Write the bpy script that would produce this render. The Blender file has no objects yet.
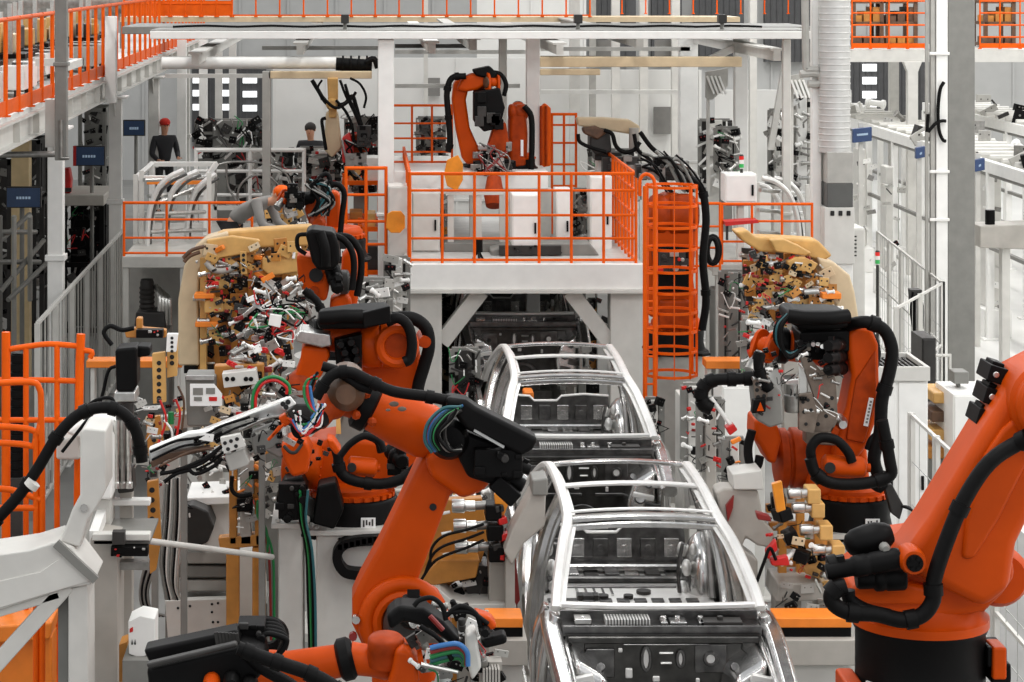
import bpy, math, random
from mathutils import Vector, Matrix
V = Vector
PI = math.pi
SC = bpy.context.scene
COL = SC.collection
# ---- camera model: level camera, 6.3 m up, long lens with shift -------------
FPX, VPX, VPY, CAMH = 2400.0, 362.0, -30.0, 6.3
def at(px, py, y):
    """world point at distance y that the photograph shows at pixel (px, py)"""
    return V(((px - VPX) * y / FPX, y, CAMH - (py - VPY) * y / FPX))
def zat(py, y): return CAMH - (py - VPY) * y / FPX
def xat(px, y): return (px - VPX) * y / FPX
def m(px, y): return px * y / FPX          # size of px pixels at distance y
cam = bpy.data.cameras.new('camera')
cam.sensor_width = 36; cam.lens = FPX / 1024 * 36
cam.shift_x = (512 - VPX) / 1024; cam.shift_y = -(341 - VPY) / 1024
cam.clip_end = 300
co = bpy.data.objects.new('camera', cam); COL.objects.link(co)
co.location = (0, 0, CAMH); co.rotation_euler = (PI/2, 0, 0)
SC.camera = co
# ---- materials --------------------------------------------------------------
def lin(c):
    c /= 255.0
    return c/12.92 if c <= .04045 else ((c+.055)/1.055)**2.4
MATS = {}
def mat(name, rgb, rough=.5, metal=0., var=.12, scale=6., emit=0., alpha=None, bump=0., spec=.5, kind=None):
    mt = bpy.data.materials.new(name); mt.use_nodes = True
    nt = mt.node_tree; bs = nt.nodes['Principled BSDF']
    col = [lin(c) for c in rgb]
    tc = nt.nodes.new('ShaderNodeTexCoord')
    nz = nt.nodes.new('ShaderNodeTexNoise'); nz.inputs['Scale'].default_value = scale
    nz.inputs['Detail'].default_value = 4
    nt.links.new(tc.outputs['Object'], nz.inputs['Vector'])
    rp = nt.nodes.new('ShaderNodeValToRGB')
    rp.color_ramp.elements[0].position = .3; rp.color_ramp.elements[1].position = .72
    rp.color_ramp.elements[0].color = [max(0, c*(1-var)) for c in col] + [1]
    rp.color_ramp.elements[1].color = [min(1, c*(1+var*.6)) for c in col] + [1]
    nt.links.new(nz.outputs['Fac'], rp.inputs['Fac'])
    nt.links.new(rp.outputs['Color'], bs.inputs['Base Color'])
    bs.inputs['Roughness'].default_value = rough; bs.inputs['Metallic'].default_value = metal
    bs.inputs['Specular IOR Level'].default_value = spec
    if emit:
        nt.links.new(rp.outputs['Color'], bs.inputs['Emission Color']); bs.inputs['Emission Strength'].default_value = emit
    if bump:
        bp = nt.nodes.new('ShaderNodeBump'); bp.inputs['Strength'].default_value = bump
        nt.links.new(nz.outputs['Fac'], bp.inputs['Height']); nt.links.new(bp.outputs['Normal'], bs.inputs['Normal'])
    if alpha is not None:
        bs.inputs['Alpha'].default_value = alpha
    MATS[name] = mt
    return mt
ORANGE = mat('robot_orange_paint', (194, 70, 0), .45, var=.14, scale=3, spec=.16)
RAILOR = mat('railing_orange_paint', (230, 92, 4), .45, spec=.18, var=.1)
DKOR = mat('dark_orange_paint', (164, 58, 6), .5, spec=.16, var=.3, scale=9)  # darker, more uneven copy of the robot orange
BEAMOR = mat('beam_orange_paint', (240, 132, 36), .5)
AMBER = mat('amber_plastic', (226, 140, 36), .3, var=.2)
BLACK = mat('black_plastic', (12, 11, 11), .5, var=.3, spec=.12)
HOSE = mat('black_rubber_hose', (14, 13, 13), .55, spec=.12, var=.3, scale=20)
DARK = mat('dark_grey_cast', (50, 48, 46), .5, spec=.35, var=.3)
GREY = mat('grey_paint', (124, 123, 118), .5)
MIDGREY = mat('mid_grey_paint', (168, 166, 160), .5)
LGREY = mat('light_grey_paint', (205, 203, 197), .5, var=.07)
WARM = mat('warm_grey_paint', (172, 167, 159), .5, var=.1)
WHITE = mat('white_paint', (234, 233, 229), .45, var=.05)
BEIGE = mat('beige_paint', (206, 184, 150), .5, var=.1)
TAN = mat('tan_paint', (206, 160, 92), .5, var=.2)
OCHRE = mat('ochre_paint', (186, 124, 50), .5, var=.25)
SILVER = mat('brushed_aluminium', (205, 204, 200), .3, 1., var=.15, scale=30)
STEEL = mat('grey_steel', (150, 148, 144), .38, .9, var=.25, scale=14)
GALV = mat('galvanised_sheet', (208, 207, 205), .22, 1., var=.2, scale=10, bump=.3)
GALVD = mat('darkened_galvanised_sheet', (112, 111, 110), .3, 1., var=.45, scale=11, bump=.35)  # darkened copy of the sheet above; dark reflections put into its colour
BRIGHT = mat('bright_edge_sheet', (228, 227, 224), .42, .6, var=.08)
GUNMETAL = mat('gunmetal_plate', (120, 108, 97), .5, .35, var=.3, scale=12)
BROWN = mat('brown_cast', (94, 66, 46), .5, var=.4, scale=10)
RED = mat('red_plastic', (196, 26, 22), .4)
DKRED = mat('dark_red_plastic', (130, 28, 24), .4)
GREEN = mat('green_hose', (22, 122, 62), .4)
BLUE = mat('blue_hose', (52, 110, 170), .4)
TEAL = mat('teal_hose', (28, 84, 90), .4)
YELLOW = mat('yellow_plastic', (214, 196, 92), .4)
NAVY = mat('screen_navy', (30, 52, 82), .35, emit=.15)
SCRTXT = mat('screen_text', (150, 170, 190), .5, emit=.3)
HOLE = mat('bore_black', (14, 13, 13), .7)
SKIN = mat('skin', (196, 142, 112), .55)
CLOTHG = mat('grey_workwear', (134, 132, 128), .85)
CLOTHD = mat('dark_workwear', (38, 38, 40), .85)
CLOTHR = mat('red_workwear', (190, 44, 30), .85)
HAIRM = mat('dark_hair', (34, 28, 24), .7)
PAPER = mat('printed_white_sheet', (238, 238, 236), .6, var=.03)
DAY = mat('daylit_opening', (246, 248, 250), .5, emit=1.6, var=.02)
LAMPR = mat('red_signal_lens', (200, 30, 24), .3, emit=.4)
LAMPG = mat('green_signal_lens', (50, 160, 80), .3, emit=.3)
PLATE = mat('floor_plate', (214, 213, 209), .45, var=.12)
# ---- mesh builder -----------------------------------------------------------
ORG = {}
def frame(d, up=V((0, 0, 1))):
    d = d.normalized()
    s = d.cross(up)
    if s.length < 1e-4: s = d.cross(V((0, 1, 0)))
    s.normalize(); u = s.cross(d); u.normalize()
    return d, s, u
def smooth_pts(pts, k=5, closed=False):
    n = len(pts)
    if n < 3: return [V(p) for p in pts]
    out = []
    P = [V(p) for p in pts]
    rng = range(n if closed else n-1)
    for i in rng:
        a = P[(i-1) % n] if (closed or i > 0) else P[0]*2-P[1]
        b = P[i]; c = P[(i+1) % n]
        d = P[(i+2) % n] if (closed or i+2 < n) else P[-1]*2-P[-2]
        for j in range(k):
            t = j/k
            out.append(.5*((2*b)+(c-a)*t+(2*a-5*b+4*c-d)*t*t+(3*b-a-3*c+d)*t**3))
    if not closed: out.append(P[-1])
    return out
class MB:
    def __init__(s): s.v = []; s.f = []; s.mi = []; s.c = 0
    def use(s, i): s.c = i; return s
    def add(s, vs, fs):
        o = len(s.v); s.v += [V(p) for p in vs]
        s.f += [[i+o for i in f] for f in fs]; s.mi += [s.c]*len(fs); return s
    def box(s, c, size, R=None):
        c = V(c); x, y, z = size[0]/2, size[1]/2, size[2]/2
        vs = [V((a*x, b*y, d*z)) for a in (-1, 1) for b in (-1, 1) for d in (-1, 1)]
        if R is not None: vs = [R @ p for p in vs]
        return s.add([c+p for p in vs], [(0,1,3,2),(4,6,7,5),(0,4,5,1),(2,3,7,6),(0,2,6,4),(1,5,7,3)])
    def lo(s, x0, x1, y0, y1, z0, z1):
        return s.box(((x0+x1)/2, (y0+y1)/2, (z0+z1)/2), (abs(x1-x0), abs(y1-y0), abs(z1-z0)))
    def beam(s, a, b, w, h, up=V((0, 0, 1))):
        a = V(a); b = V(b); d, sd, u = frame(b-a, V(up))
        q = [sd*(i*w/2)+u*(j*h/2) for i, j in ((-1,-1),(1,-1),(1,1),(-1,1))]
        return s.add([a+p for p in q]+[b+p for p in q], [(0,1,2,3),(7,6,5,4),(0,4,5,1),(1,5,6,2),(2,6,7,3),(3,7,4,0)])
    def sweep(s, pts, sec, closed=False, up=V((0, 0, 1)), scales=None):
        """section sec (side, up) carried along pts"""
        pts = [V(p) for p in pts]; n = len(pts); k = len(sec); vs = []
        pu = V(up)
        for i, p in enumerate(pts):
            if closed: t = pts[(i+1) % n]-pts[i-1]
            else: t = pts[min(i+1, n-1)]-pts[max(i-1, 0)]
            if t.length < 1e-7: t = V((0, 0, 1))
            d, sd, u = frame(t, pu)
            pu = u
            g = scales[i] if scales else 1
            vs += [p+sd*(a*g)+u*(b*g) for a, b in sec]
        fs = []
        for i in range(n if closed else n-1):
            a, b = i*k, ((i+1) % n)*k
            for j in range(k):
                j2 = (j+1) % k
                fs.append((a+j, b+j, b+j2, a+j2))
        if not closed:
            fs.append(tuple(range(k))); fs.append(tuple(range((n-1)*k+k-1, (n-1)*k-1, -1)))
        return s.add(vs, fs)
    def tube(s, pts, r, n=8, closed=False, k=0, up=V((0, 0, 1)), radii=None):
        if k: pts = smooth_pts(pts, k, closed)
        sec = [(r*math.cos(2*PI*j/n), r*math.sin(2*PI*j/n)) for j in range(n)]
        return s.sweep(pts, sec, closed, up, radii)
    def cyl(s, a, b, r, r2=None, n=16):
        return s.lathe(a, V(b)-V(a), [(r, 0), (r if r2 is None else r2, 1)], n)
    def lathe(s, a, ax, prof, n=20):
        """prof: (radius, position along ax 0..1), closed with caps"""
        a = V(a); ax = V(ax); d, sd, u = frame(ax)
        vs = []
        for r, t in prof:
            vs += [a+ax*t+sd*(r*math.cos(2*PI*j/n))+u*(r*math.sin(2*PI*j/n)) for j in range(n)]
        fs = []
        for i in range(len(prof)-1):
            for j in range(n):
                j2 = (j+1) % n
                fs.append((i*n+j, i*n+j2, (i+1)*n+j2, (i+1)*n+j))
        fs.append(tuple(range(n-1, -1, -1))); q = (len(prof)-1)*n
        fs.append(tuple(range(q, q+n)))
        return s.add(vs, fs)
    def ball(s, c, r, n=14, sc=(1, 1, 1), R=None):
        c = V(c); k = n//2; vs = []; fs = []
        for i in range(k+1):
            th = PI*i/k
            for j in range(n):
                p = V((r*sc[0]*math.sin(th)*math.cos(2*PI*j/n), r*sc[1]*math.sin(th)*math.sin(2*PI*j/n), r*sc[2]*math.cos(th)))
                vs.append(c+(R @ p if R is not None else p))
        for i in range(k):
            for j in range(n):
                j2 = (j+1) % n; fs.append((i*n+j, (i+1)*n+j, (i+1)*n+j2, i*n+j2))
        return s.add(vs, fs)
    def prism(s, poly, ex):
        poly = [V(p) for p in poly]; ex = V(ex); n = len(poly)
        fs = [tuple(range(n)), tuple(range(2*n-1, n-1, -1))]
        for i in range(n):
            j = (i+1) % n; fs.append((i, i+n, j+n, j))
        return s.add(poly+[p+ex for p in poly], fs)
    def px(s, pts, y, t):
        """outline read off the photograph, given its own distance y and real thickness t"""
        return s.prism([at(a, b, y) for a, b in pts], (0, t, 0))
    def ring(s, c, ax, r, t, n=24, k=8):
        d, sd, u = frame(V(ax))
        return s.tube([V(c)+sd*(r*math.cos(2*PI*j/n))+u*(r*math.sin(2*PI*j/n)) for j in range(n)], t, k, True, up=d)
    def put(s, name, mats, parent=None, bevel=0, seg=2, label=None, cat=None, group=None, kind=None, ang=38):
        org = V((0, 0, 0))
        if parent is not None: org = ORG[parent]
        elif not kind:
            lo = V((min(p.x for p in s.v), min(p.y for p in s.v), min(p.z for p in s.v)))
            hi = V((max(p.x for p in s.v), max(p.y for p in s.v), max(p.z for p in s.v)))
            org = V(((lo.x+hi.x)/2, (lo.y+hi.y)/2, lo.z))
        me = bpy.data.meshes.new(name)
        me.from_pydata([p-org for p in s.v], [], s.f)
        if not isinstance(mats, (list, tuple)): mats = [mats]
        for x in mats: me.materials.append(x)
        me.polygons.foreach_set('material_index', s.mi)
        me.polygons.foreach_set('use_smooth', [True]*len(s.f))
        me.validate(); me.update()
        import bmesh
        b = bmesh.new(); b.from_mesh(me); bmesh.ops.recalc_face_normals(b, faces=b.faces[:]); b.to_mesh(me); b.free()
        me.set_sharp_from_angle(angle=math.radians(ang))
        o = bpy.data.objects.new(name, me); COL.objects.link(o)
        if parent is not None: o.parent = parent
        else: o.location = org
        ORG[o] = org
        if bevel:
            bv = o.modifiers.new('edge', 'BEVEL'); bv.width = bevel; bv.segments = seg; bv.limit_method = 'ANGLE'
            bv.angle_limit = math.radians(40); bv.harden_normals = True
        tag(o, label, cat, group, kind)
        return o
def tag(o, label=None, cat=None, group=None, kind=None):
    if label: o['label'] = label
    if cat: o['category'] = cat
    if group: o['group'] = group
    if kind: o['kind'] = kind
    return o
def thing(name, label, cat, loc, group=None):
    o = bpy.data.objects.new(name, None); COL.objects.link(o)
    o.location = V(loc); o.empty_display_size = .2; ORG[o] = V(loc)
    return tag(o, label, cat, group)
def copy_tree(o, parent=None):
    c = o.copy(); COL.objects.link(c)
    if parent is not None: c.parent = parent
    for ch in list(o.children): copy_tree(ch, c)
    return c
def struct(mb, name, mats, bevel=0): return mb.put(name, mats, None, bevel, kind='structure')
# a hull around two circles, in the plane whose normal is L
def link_outline(a, b, ra, rb, L, waist=1., n=10):
    u = (b-a).normalized(); v = V(L).cross(u).normalized()
    pts = []
    for i in range(n+1):
        t = PI/2+PI*i/n; pts.append(a+u*(ra*math.cos(t))+v*(ra*math.sin(t)))
    if waist != 1:
        mid = a.lerp(b, .5); w = (ra+rb)/2*waist
        pts.append(mid-v*w)
    for i in range(n+1):
        t = -PI/2+PI*i/n; pts.append(b+u*(rb*math.cos(t))+v*(rb*math.sin(t)))
    if waist != 1: pts.append(mid+v*w)
    return pts
# ============================ hall shell =====================================
def quad_floor():
    b = MB(); b.lo(7.4, 34, 3, 74, -.2, 0)
    struct(b, 'floor', mat('sealed_white_floor', (222, 221, 217), .3, var=.08, scale=.7))
    b = MB(); b.lo(-24, 7.4, 3, 74, -.2, 0)
    struct(b, 'floor_line', mat('darkened_concrete', (128, 127, 124), .45, var=.2, scale=.9))  # darkened: shade in the gaps and weaker bounce put into the grey
quad_floor()
WALLP = mat('wall_cladding', (168, 168, 166), .6, var=.06, scale=2)
b = MB(); b.lo(-24, 34, 72, 72.3, 0, 13)
for i in range(40): b.lo(-24+i*1.45, -23.93+i*1.45, 71.95, 72, 0, 13)
struct(b, 'wall_back', WALLP)
b = MB(); b.lo(-24.3, -24, 3, 72, 0, 13); struct(b, 'wall_left', WALLP)
b = MB(); b.lo(34, 34.3, 3, 72, 0, 13); struct(b, 'wall_right', WALLP)
# dark louvred bays of the back wall with their daylit slits
DCLAD = mat('dark_cladding', (70, 70, 71), .6, var=.15)
def bay(n, px0, px1, y0, y1, slits):
    b = MB(); Y = 71.6
    b.lo(xat(px0, Y), xat(px1, Y), Y, Y+.3, zat(y1, Y), zat(y0, Y))
    k = int((px1-px0)/6)
    for i in range(k): b.lo(xat(px0+i*6, Y), xat(px0+i*6+1, Y), Y-.06, Y, zat(y1, Y), zat(y0, Y))
    w = struct(b, 'window_%d' % n, DCLAD)
    for (a, c, d, e) in slits:
        s = MB(); s.lo(xat(a, Y), xat(c, Y), Y-.1, Y-.05, zat(e, Y), zat(d, Y)); s.put('pane', DAY, w)
ORG_STRUCT = None
bay(1, 192, 266, 60, 142, [(193, 200, y, y+6) for y in (77, 90, 104)]+[(221, 230, y, y+6) for y in (77, 90, 104)]+[(243, 257, y, y+6) for y in (77, 91, 105)])
bay(2, 848, 926, 44, 128, [(862, 876, y, y+7) for y in (64, 77, 91, 105)])
bay(3, 590, 636, -5, 62, []); bay(4, 652, 682, -5, 64, [])
bay(5, 694, 744, -5, 60, []); bay(6, 765, 812, -5, 62, [])
# partition walls in the middle of the hall
PART = mat('partition_panel', (212, 211, 207), .55, var=.05, scale=1.5)
def partition(n, px0, px1, top, Y, base=None):
    b = MB(); x0, x1 = xat(px0, Y), xat(px1, Y)
    b.lo(x0, x1, Y, Y+.15, 0, zat(top, Y))
    k = max(2, int((x1-x0)/1.2))
    for i in range(k+1):
        x = x0+(x1-x0)*i/k; b.lo(x-.03, x+.03, Y-.03, Y, 0, zat(top, Y))
    b.lo(x0, x1, Y-.04, Y, 1.1, 1.16)
    struct(b, 'wall_partition_%d' % n, PART)
partition(1, 274, 380, 62, 56); partition(2, 384, 530, 58, 54); partition(3, 536, 700, 70, 52); partition(4, 716, 850, 90, 58)
partition(5, 478, 585, -4, 66)
# ============================ railings =======================================
def railing(name, label, pts, h=1.1, mids=1, step=1.0, r=.024, toe=0, mt=RAILOR, cat='railing', group=None, posts_r=None):
    pts = [V(p) for p in pts]
    t = thing(name, label, cat, pts[0], group)
    rails = [('top_rail', h)]+[('mid_rail', h*(j+1)/(mids+1)) for j in range(mids)]
    for nm, z in rails:
        b = MB(); b.tube([p+V((0, 0, z)) for p in pts], r, 8); b.put(nm, mt, t)
    pr = posts_r or r
    for a, c in zip(pts, pts[1:]):
        n = max(1, round((c-a).length/step))
        for i in range(n+(1 if c == pts[-1] else 0)):
            p = a.lerp(c, i/n); b = MB(); b.cyl(p, p+V((0, 0, h+r)), pr, n=8)
            b.cyl(p, p+V((0, 0, .02)), pr*2.2, n=8); b.put('post', mt, t)
    if toe:
        for a, c in zip(pts, pts[1:]):
            b = MB(); b.beam(a+V((0, 0, .02+toe/2)), c+V((0, 0, .02+toe/2)), .012, toe); b.put('toe_board', mt, t)
    return t
# ============================ mezzanines =====================================
MZ = 4.67
b = MB(); b.lo(-9, -3.95, 24, 62, MZ-.06, MZ); struct(b, 'floor_mezzanine_left', PLATE)
def girder(name, label, a, c, hgt, w, mt=LGREY):
    """rolled I beam"""
    a = V(a); c = V(c); b = MB(); d, s, u = frame(c-a)
    f = hgt*.09
    for off, ww, hh in ((hgt/2-f/2, w, f), (-hgt/2+f/2, w, f), (0, w*.14, hgt-2*f)):
        b.beam(a+u*off, c+u*off, ww, hh)
    n = max(2, int((c-a).length/1.6))
    for i in range(1, n):
        p = a.lerp(c, i/n); q = d*.012
        b.beam(p-q, p+q, w*.9, hgt-2*f)
    return b.put(name, mt, None, kind='structure')
girder('beam_mezzanine_edge', '', (-3.98, 24, MZ-.06-.15), (-3.98, 62, MZ-.21), .3, .2)
railing('walkway_railing', 'long orange guard rail along the edge of the upper walkway above the dark screens',
        [(-3.95, 24.6, MZ), (-3.95, 36.6, MZ), (-3.95, 60, MZ)], 1.08, 0, 1.0, .026, .16)
for i, (Y, lab) in enumerate(((30.6, 0), (38.0, 0), (45.0, 0), (53, 0))):
    x = -3.9; b = MB()
    b.lo(x-.1, x+.1, Y-.1, Y+.1, 0, MZ-.36)
    b.lo(x-.22, x+.22, Y-.22, Y+.22, 0, .03); b.lo(x-.2, x+.2, Y-.2, Y+.2, MZ-.4, MZ-.36)
    b.lo(x-.13, x+.13, Y-.13, Y+.13, 2.6, 2.68)
    b.prism([V((x-.012, Y-.1, MZ-.4)), V((x-.012, Y-.35, MZ-.4)), V((x-.012, Y-.1, MZ-.7))], (.024, 0, 0))
    struct(b, 'column_mezzanine', WHITE if i < 2 else LGREY, .012)
# white cabinet post standing proud of the rail, and the cell roof over the line
b = MB(); Y = 36.8; b.lo(xat(107, Y), xat(118, Y), Y-.3, Y-.1, MZ-.4, zat(16, Y)); struct(b, 'column_rail_end', WHITE, .01)
# grey service post hanging in front of the walkway
t = thing('service_post', 'grey square service post in front of the orange walkway rail with a sideways pipe arm', 'post', at(61, 340, 29))
Y = 28.6
b = MB(); b.lo(xat(55.5, Y), xat(67.5, Y), Y-.08, Y+.08, zat(160, Y), 6.9); b.lo(xat(54, Y), xat(69, Y), Y-.1, Y+.1, zat(66, Y), zat(62, Y)); b.put('post_body', GREY, t, .01)
b = MB(); b.lo(xat(44, Y), xat(60, Y), Y+.1, Y+.2, zat(148, Y), zat(100, Y)); b.lo(xat(58, Y), xat(65, Y), Y, 30.5, zat(72, Y), zat(64, Y)); b.lo(xat(40, Y)-.3, xat(65, Y), 30.4, 30.5, zat(72, Y), zat(64, Y)); b.put('bracket', LGREY, t)
b = MB(); b.tube([at(-14, 155, Y), at(61, 154, Y)], m(3.2, Y), 10); b.tube([at(61, 120, Y-.1), at(61, 158, Y-.1), at(69, 158, Y-.1)], m(2, Y), 8); b.put('pipe_arm', STEEL, t)
# right side column with its pipes
Y = 34.5
b = MB(); x0, x1 = xat(948, Y), xat(975, Y)
b.lo(x0, x1, Y, Y+.06, 0, 9); b.lo(x0, x1, Y+.5, Y+.56, 0, 9); b.lo((x0+x1)/2-.03, (x0+x1)/2+.03, Y+.06, Y+.5, 0, 9)
b.lo(x0-.15, x1+.15, Y-.15, Y+.7, 0, .04)
struct(b, 'column_hall', GREY, .01)
b = MB(); b.lo(xat(936, Y), xat(947.5, Y), Y-.02, Y+.16, 0, 9)
for py in (52, 170, 218): b.lo(xat(929, Y), xat(949, Y), Y-.05, Y-.02, zat(py+3, Y), zat(py, Y))
struct(b, 'column_cable_duct', WHITE, .01)
b = MB(); b.lo(xat(931, Y), xat(935, Y), Y, Y+.1, 0, 9); b.lo(xat(926.5, Y), xat(929.5, Y), Y+.05, Y+.1, 0, 9); struct(b, 'column_conduit', MIDGREY)
b = MB()
for p in ([(944, 82), (940, 90), (938, 110), (939, 130), (943, 140), (946, 141)], [(928, 132), (935, 124), (941, 121), (946, 121)], [(928, 114), (927, 132)]):
    b.tube([at(x, y, Y-.06) for x, y in p], .026, 6, k=4)
b.put('power_cable', HOSE, None, label='black cable looped on the white trunking of the tall grey hall column', cat='cable')
# cross walkway, right
Y = 50
b = MB(); b.lo(xat(846, Y), xat(1060, Y), Y, Y+4, zat(62, Y), zat(50, Y)); struct(b, 'beam_cross_walkway', LGREY)
railing('cross_walkway_railing', 'orange mesh guard rail on the far cross walkway right of the round duct',
        [at(852, 49, Y), at(926, 49, Y)], 1.25, 4, .42, .018, .1)
railing('cross_walkway_railing', 'orange mesh guard rail on the far cross walkway right of the tall grey column',
        [at(980, 49, Y), at(1060, 49, Y)], 1.25, 4, .42, .018, .1)
for i, (px, lab) in enumerate(((868, 'behind the mesh rail nearest the round duct'), (902, 'behind the mesh rail near the cable trunking'), (1000, 'behind the mesh rail beyond the grey column'))):
    Y = 51.6; t = thing('storage_rack', 'dark brown storage rack with tan pallets '+lab, 'rack', at(px, 50, Y))
    b = MB()
    for dx in (-.3, .3):
        for dy in (0, 1.0): b.lo(t.location.x+dx-.04, t.location.x+dx+.04, Y+dy, Y+dy+.08, t.location.z, t.location.z+1.9)
    b.put('frame', BROWN, t)
    for k in range(4):
        b = MB(); z = t.location.z+.08+k*.46; b.lo(t.location.x-.33, t.location.x+.33, Y, Y+1.1, z, z+.07); b.put('shelf', BROWN, t)
        b = MB()
        for j in range(3): b.lo(t.location.x-.28+j*.2, t.location.x-.12+j*.2, Y+.05, Y+.8, z+.07, z+.2+.09*((j*k) % 3))
        b.put('pallet_load', OCHRE if (k+i) % 2 else BROWN, t)
# column under it
Y = 49.5
b = MB(); b.lo(xat(908, Y), xat(918, Y), Y, Y+.2, 0, zat(72, Y)); b.prism([at(904, 62, Y), at(922, 62, Y), at(918, 72, Y), at(908, 72, Y)], (0, .2, 0)); struct(b, 'column_cross_walkway', LGREY)
b = MB(); b.lo(xat(890, 56), xat(899, 56), 56, 56.2, 0, zat(60, 56)); struct(b, 'column_far_aisle', MIDGREY)
# far catwalk across the top of the picture
Y = 47
b = MB(); b.lo(xat(120, Y), xat(740, Y), Y, Y+1.4, zat(22, Y), zat(17, Y)); struct(b, 'beam_far_catwalk', BEIGE)
railing('catwalk_railing', 'far orange catwalk rail along the top edge with wide pale toe board', [at(232, 17, Y), at(590, 17, Y)], 1.05, 1, .47, .017, .03)
railing('catwalk_railing', 'short dense orange rail panel at the far end of the upper walkway', [at(124, 17, Y), at(232, 17, Y)], 1.05, 3, .3, .022, .3)
railing('catwalk_railing', 'dim orange rails behind the windows at the top over the ribbed columns', [at(622, 14, Y+.6), at(812, 14, Y+.6)], 1.0, 2, .5, .014)
# ============================ portal frame over the line ====================
b = MB(); b.lo(xat(150, 32), xat(815, 32), 32, 33.4, zat(39, 32), zat(31, 32)); struct(b, 'beam_portal', WHITE, .01)
b = MB(); b.lo(xat(150, 32), xat(815, 32), 32.03, 33.4, 5.482, 5.5); struct(b, 'beam_portal_toned_top', GREY)  # grey slab added to tone down the lamp-lit white top
b = MB(); b.lo(xat(122, 35.2), xat(815, 35.2), 35.2, 37.4, 5.36, 5.47); struct(b, 'beam_portal_rear', GREY, .01)
for px in (160, 390, 533, 786):
    b = MB(); b.lo(xat(px, 32)-.06, xat(px, 32)+.06, 33.4, 35.2, 5.37, 5.46); struct(b, 'beam_portal_tie', LGREY)
for px0, px1, py1, Y, mt in ((378, 394, 330, 32.1, WHITE), (526.5, 540, 330, 33.2, WHITE), (783, 791, 330, 32.2, LGREY), (735, 748, 300, 36.6, WHITE), (680, 698, 300, 41, WHITE), (499, 507, 290, 36.6, LGREY)):
    b = MB(); x0, x1 = xat(px0, Y), xat(px1, Y)
    b.lo(x0, x1, Y, Y+(x1-x0), 0, 5.37); b.lo(x0-.1, x1+.1, Y-.1, Y+.3, 0, .03)
    b.lo(x0-.02, x1+.02, Y-.02, Y+.2, 3.0, 3.05); struct(b, 'column_portal', mt, .012)
b = MB(); b.px([(697, 62), (735, 44), (741, 49), (702, 67)], 36.5, .12); struct(b, 'beam_portal_brace', WHITE)
b = MB(); b.px([(768, 150), (783, 62), (788, 62), (774, 150)], 37.5, .1); struct(b, 'beam_portal_post_brace', LGREY)
# second tier carriers
b = MB(); b.lo(xat(540, 35), xat(742, 35), 35, 35.25, zat(67, 35), zat(57, 35)); b.lo(xat(540, 35), xat(600, 35), 34.95, 35.2, zat(75, 35), zat(69, 35)); struct(b, 'beam_tool_rail', BEIGE, .01)
b = MB(); b.lo(xat(160, 35), xat(385, 35), 35.1, 35.3, zat(69, 35), zat(57, 35)); struct(b, 'beam_tool_rail_left', LGREY)
b = MB(); b.cyl(at(162, 63, 34.7), at(336, 63, 34.7), m(6, 34.7), n=16); b.put('air_duct', WHITE, None, label='long white round air pipe under the portal beam', cat='pipe')
t = thing('cable_winder', 'black cable winder hanging at the end of the white air pipe', 'winder', at(355, 68, 34.7))
b = MB(); b.cyl(at(336, 64, 34.7), at(372, 66, 34.7), m(6.5, 34.7), n=16)
for x in (342, 350, 358, 366): b.cyl(at(x, 64, 34.7), at(x+2, 64, 34.7), m(8.5, 34.7))
b.put('drum', BLACK, t)
b = MB(); b.tube([at(366, 62, 34.6), at(374, 59, 34.6), at(378, 68, 34.6)], .05, 6, k=4); b.put('hose', HOSE, t)
# far slim columns behind the left platform
for px0, px1, Y, mt in ((177, 186, 50, WHITE), (199, 207, 52, WHITE), (215, 222, 56, LGREY), (229, 236, 58, LGREY), (612, 620, 50, LGREY), (640, 648, 50, LGREY), (590, 596, 51, MIDGREY), (424, 428, 50, LGREY), (672, 680, 51, LGREY), (570, 580, 51.5, LGREY), (750, 757, 52, LGREY)):
    b = MB(); b.lo(xat(px0, Y), xat(px1, Y), Y, Y+.2, 0, zat(40, Y) if px0 < 240 else 6.6); struct(b, 'column_far', mt)
for px0, px1, py0, py1, Y in ((654, 672, 107, 134, 51.8), (595, 611, 40, 58, 51.2), (655, 678, 40, 60, 51.2), (428, 440, 78, 96, 53.8)):
    b = MB(); b.lo(xat(px0, Y), xat(px1, Y), Y, Y+.1, zat(py1, Y), zat(py0, Y)); struct(b, 'window_vent', mat('vent_grey', (120, 118, 114), .6))
# ============================ round duct on the right =======================
Y = 31
t = thing('ventilation_duct', 'tall round ribbed ventilation duct beside a white pole with a dark square damper', 'duct', at(834, 240, Y))
b = MB(); c = xat(834.5, Y); r = m(15.5, Y); z = zat(152, Y); prof = []
H = 8.2-z; n = 52
for i in range(n): prof += [(r, i/n), (r, (i+.75)/n), (r*1.03, (i+.8)/n), (r*1.03, (i+.95)/n)]
b.lathe((c, Y, z), (0, 0, H), prof+[(r, 1)], 24); b.put('ribbed_pipe', mat('duct_zinc', (205, 204, 201), .4, .35, var=.08), t)
b = MB(); b.lo(xat(824, Y), xat(850, Y), Y-.2, Y+.2, zat(182, Y), zat(151, Y)); b.put('collar_box', MIDGREY, t, .01)
b = MB(); b.lo(xat(824, Y), xat(850, Y), Y-.2, Y+.2, zat(206, Y), zat(182, Y)); b.put('damper', mat('damper_grey', (92, 92, 90), .5, .4), t, .01)
b = MB(); b.lo(xat(821, Y), xat(851, Y), Y-.22, Y+.22, zat(262, Y), zat(206, Y))
b.use(1)
for x in (829, 837, 845): b.lo(xat(x-2, Y), xat(x+2, Y), Y-.235, Y-.22, zat(214, Y), zat(209, Y))
b.put('base_box', [LGREY, HOLE], t, .01)
b = MB(); b.lo(xat(813, Y), xat(822, Y), Y+.05, Y+.2, 0, 8); struct(b, 'column_duct_pole', WHITE, .01)
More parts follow.
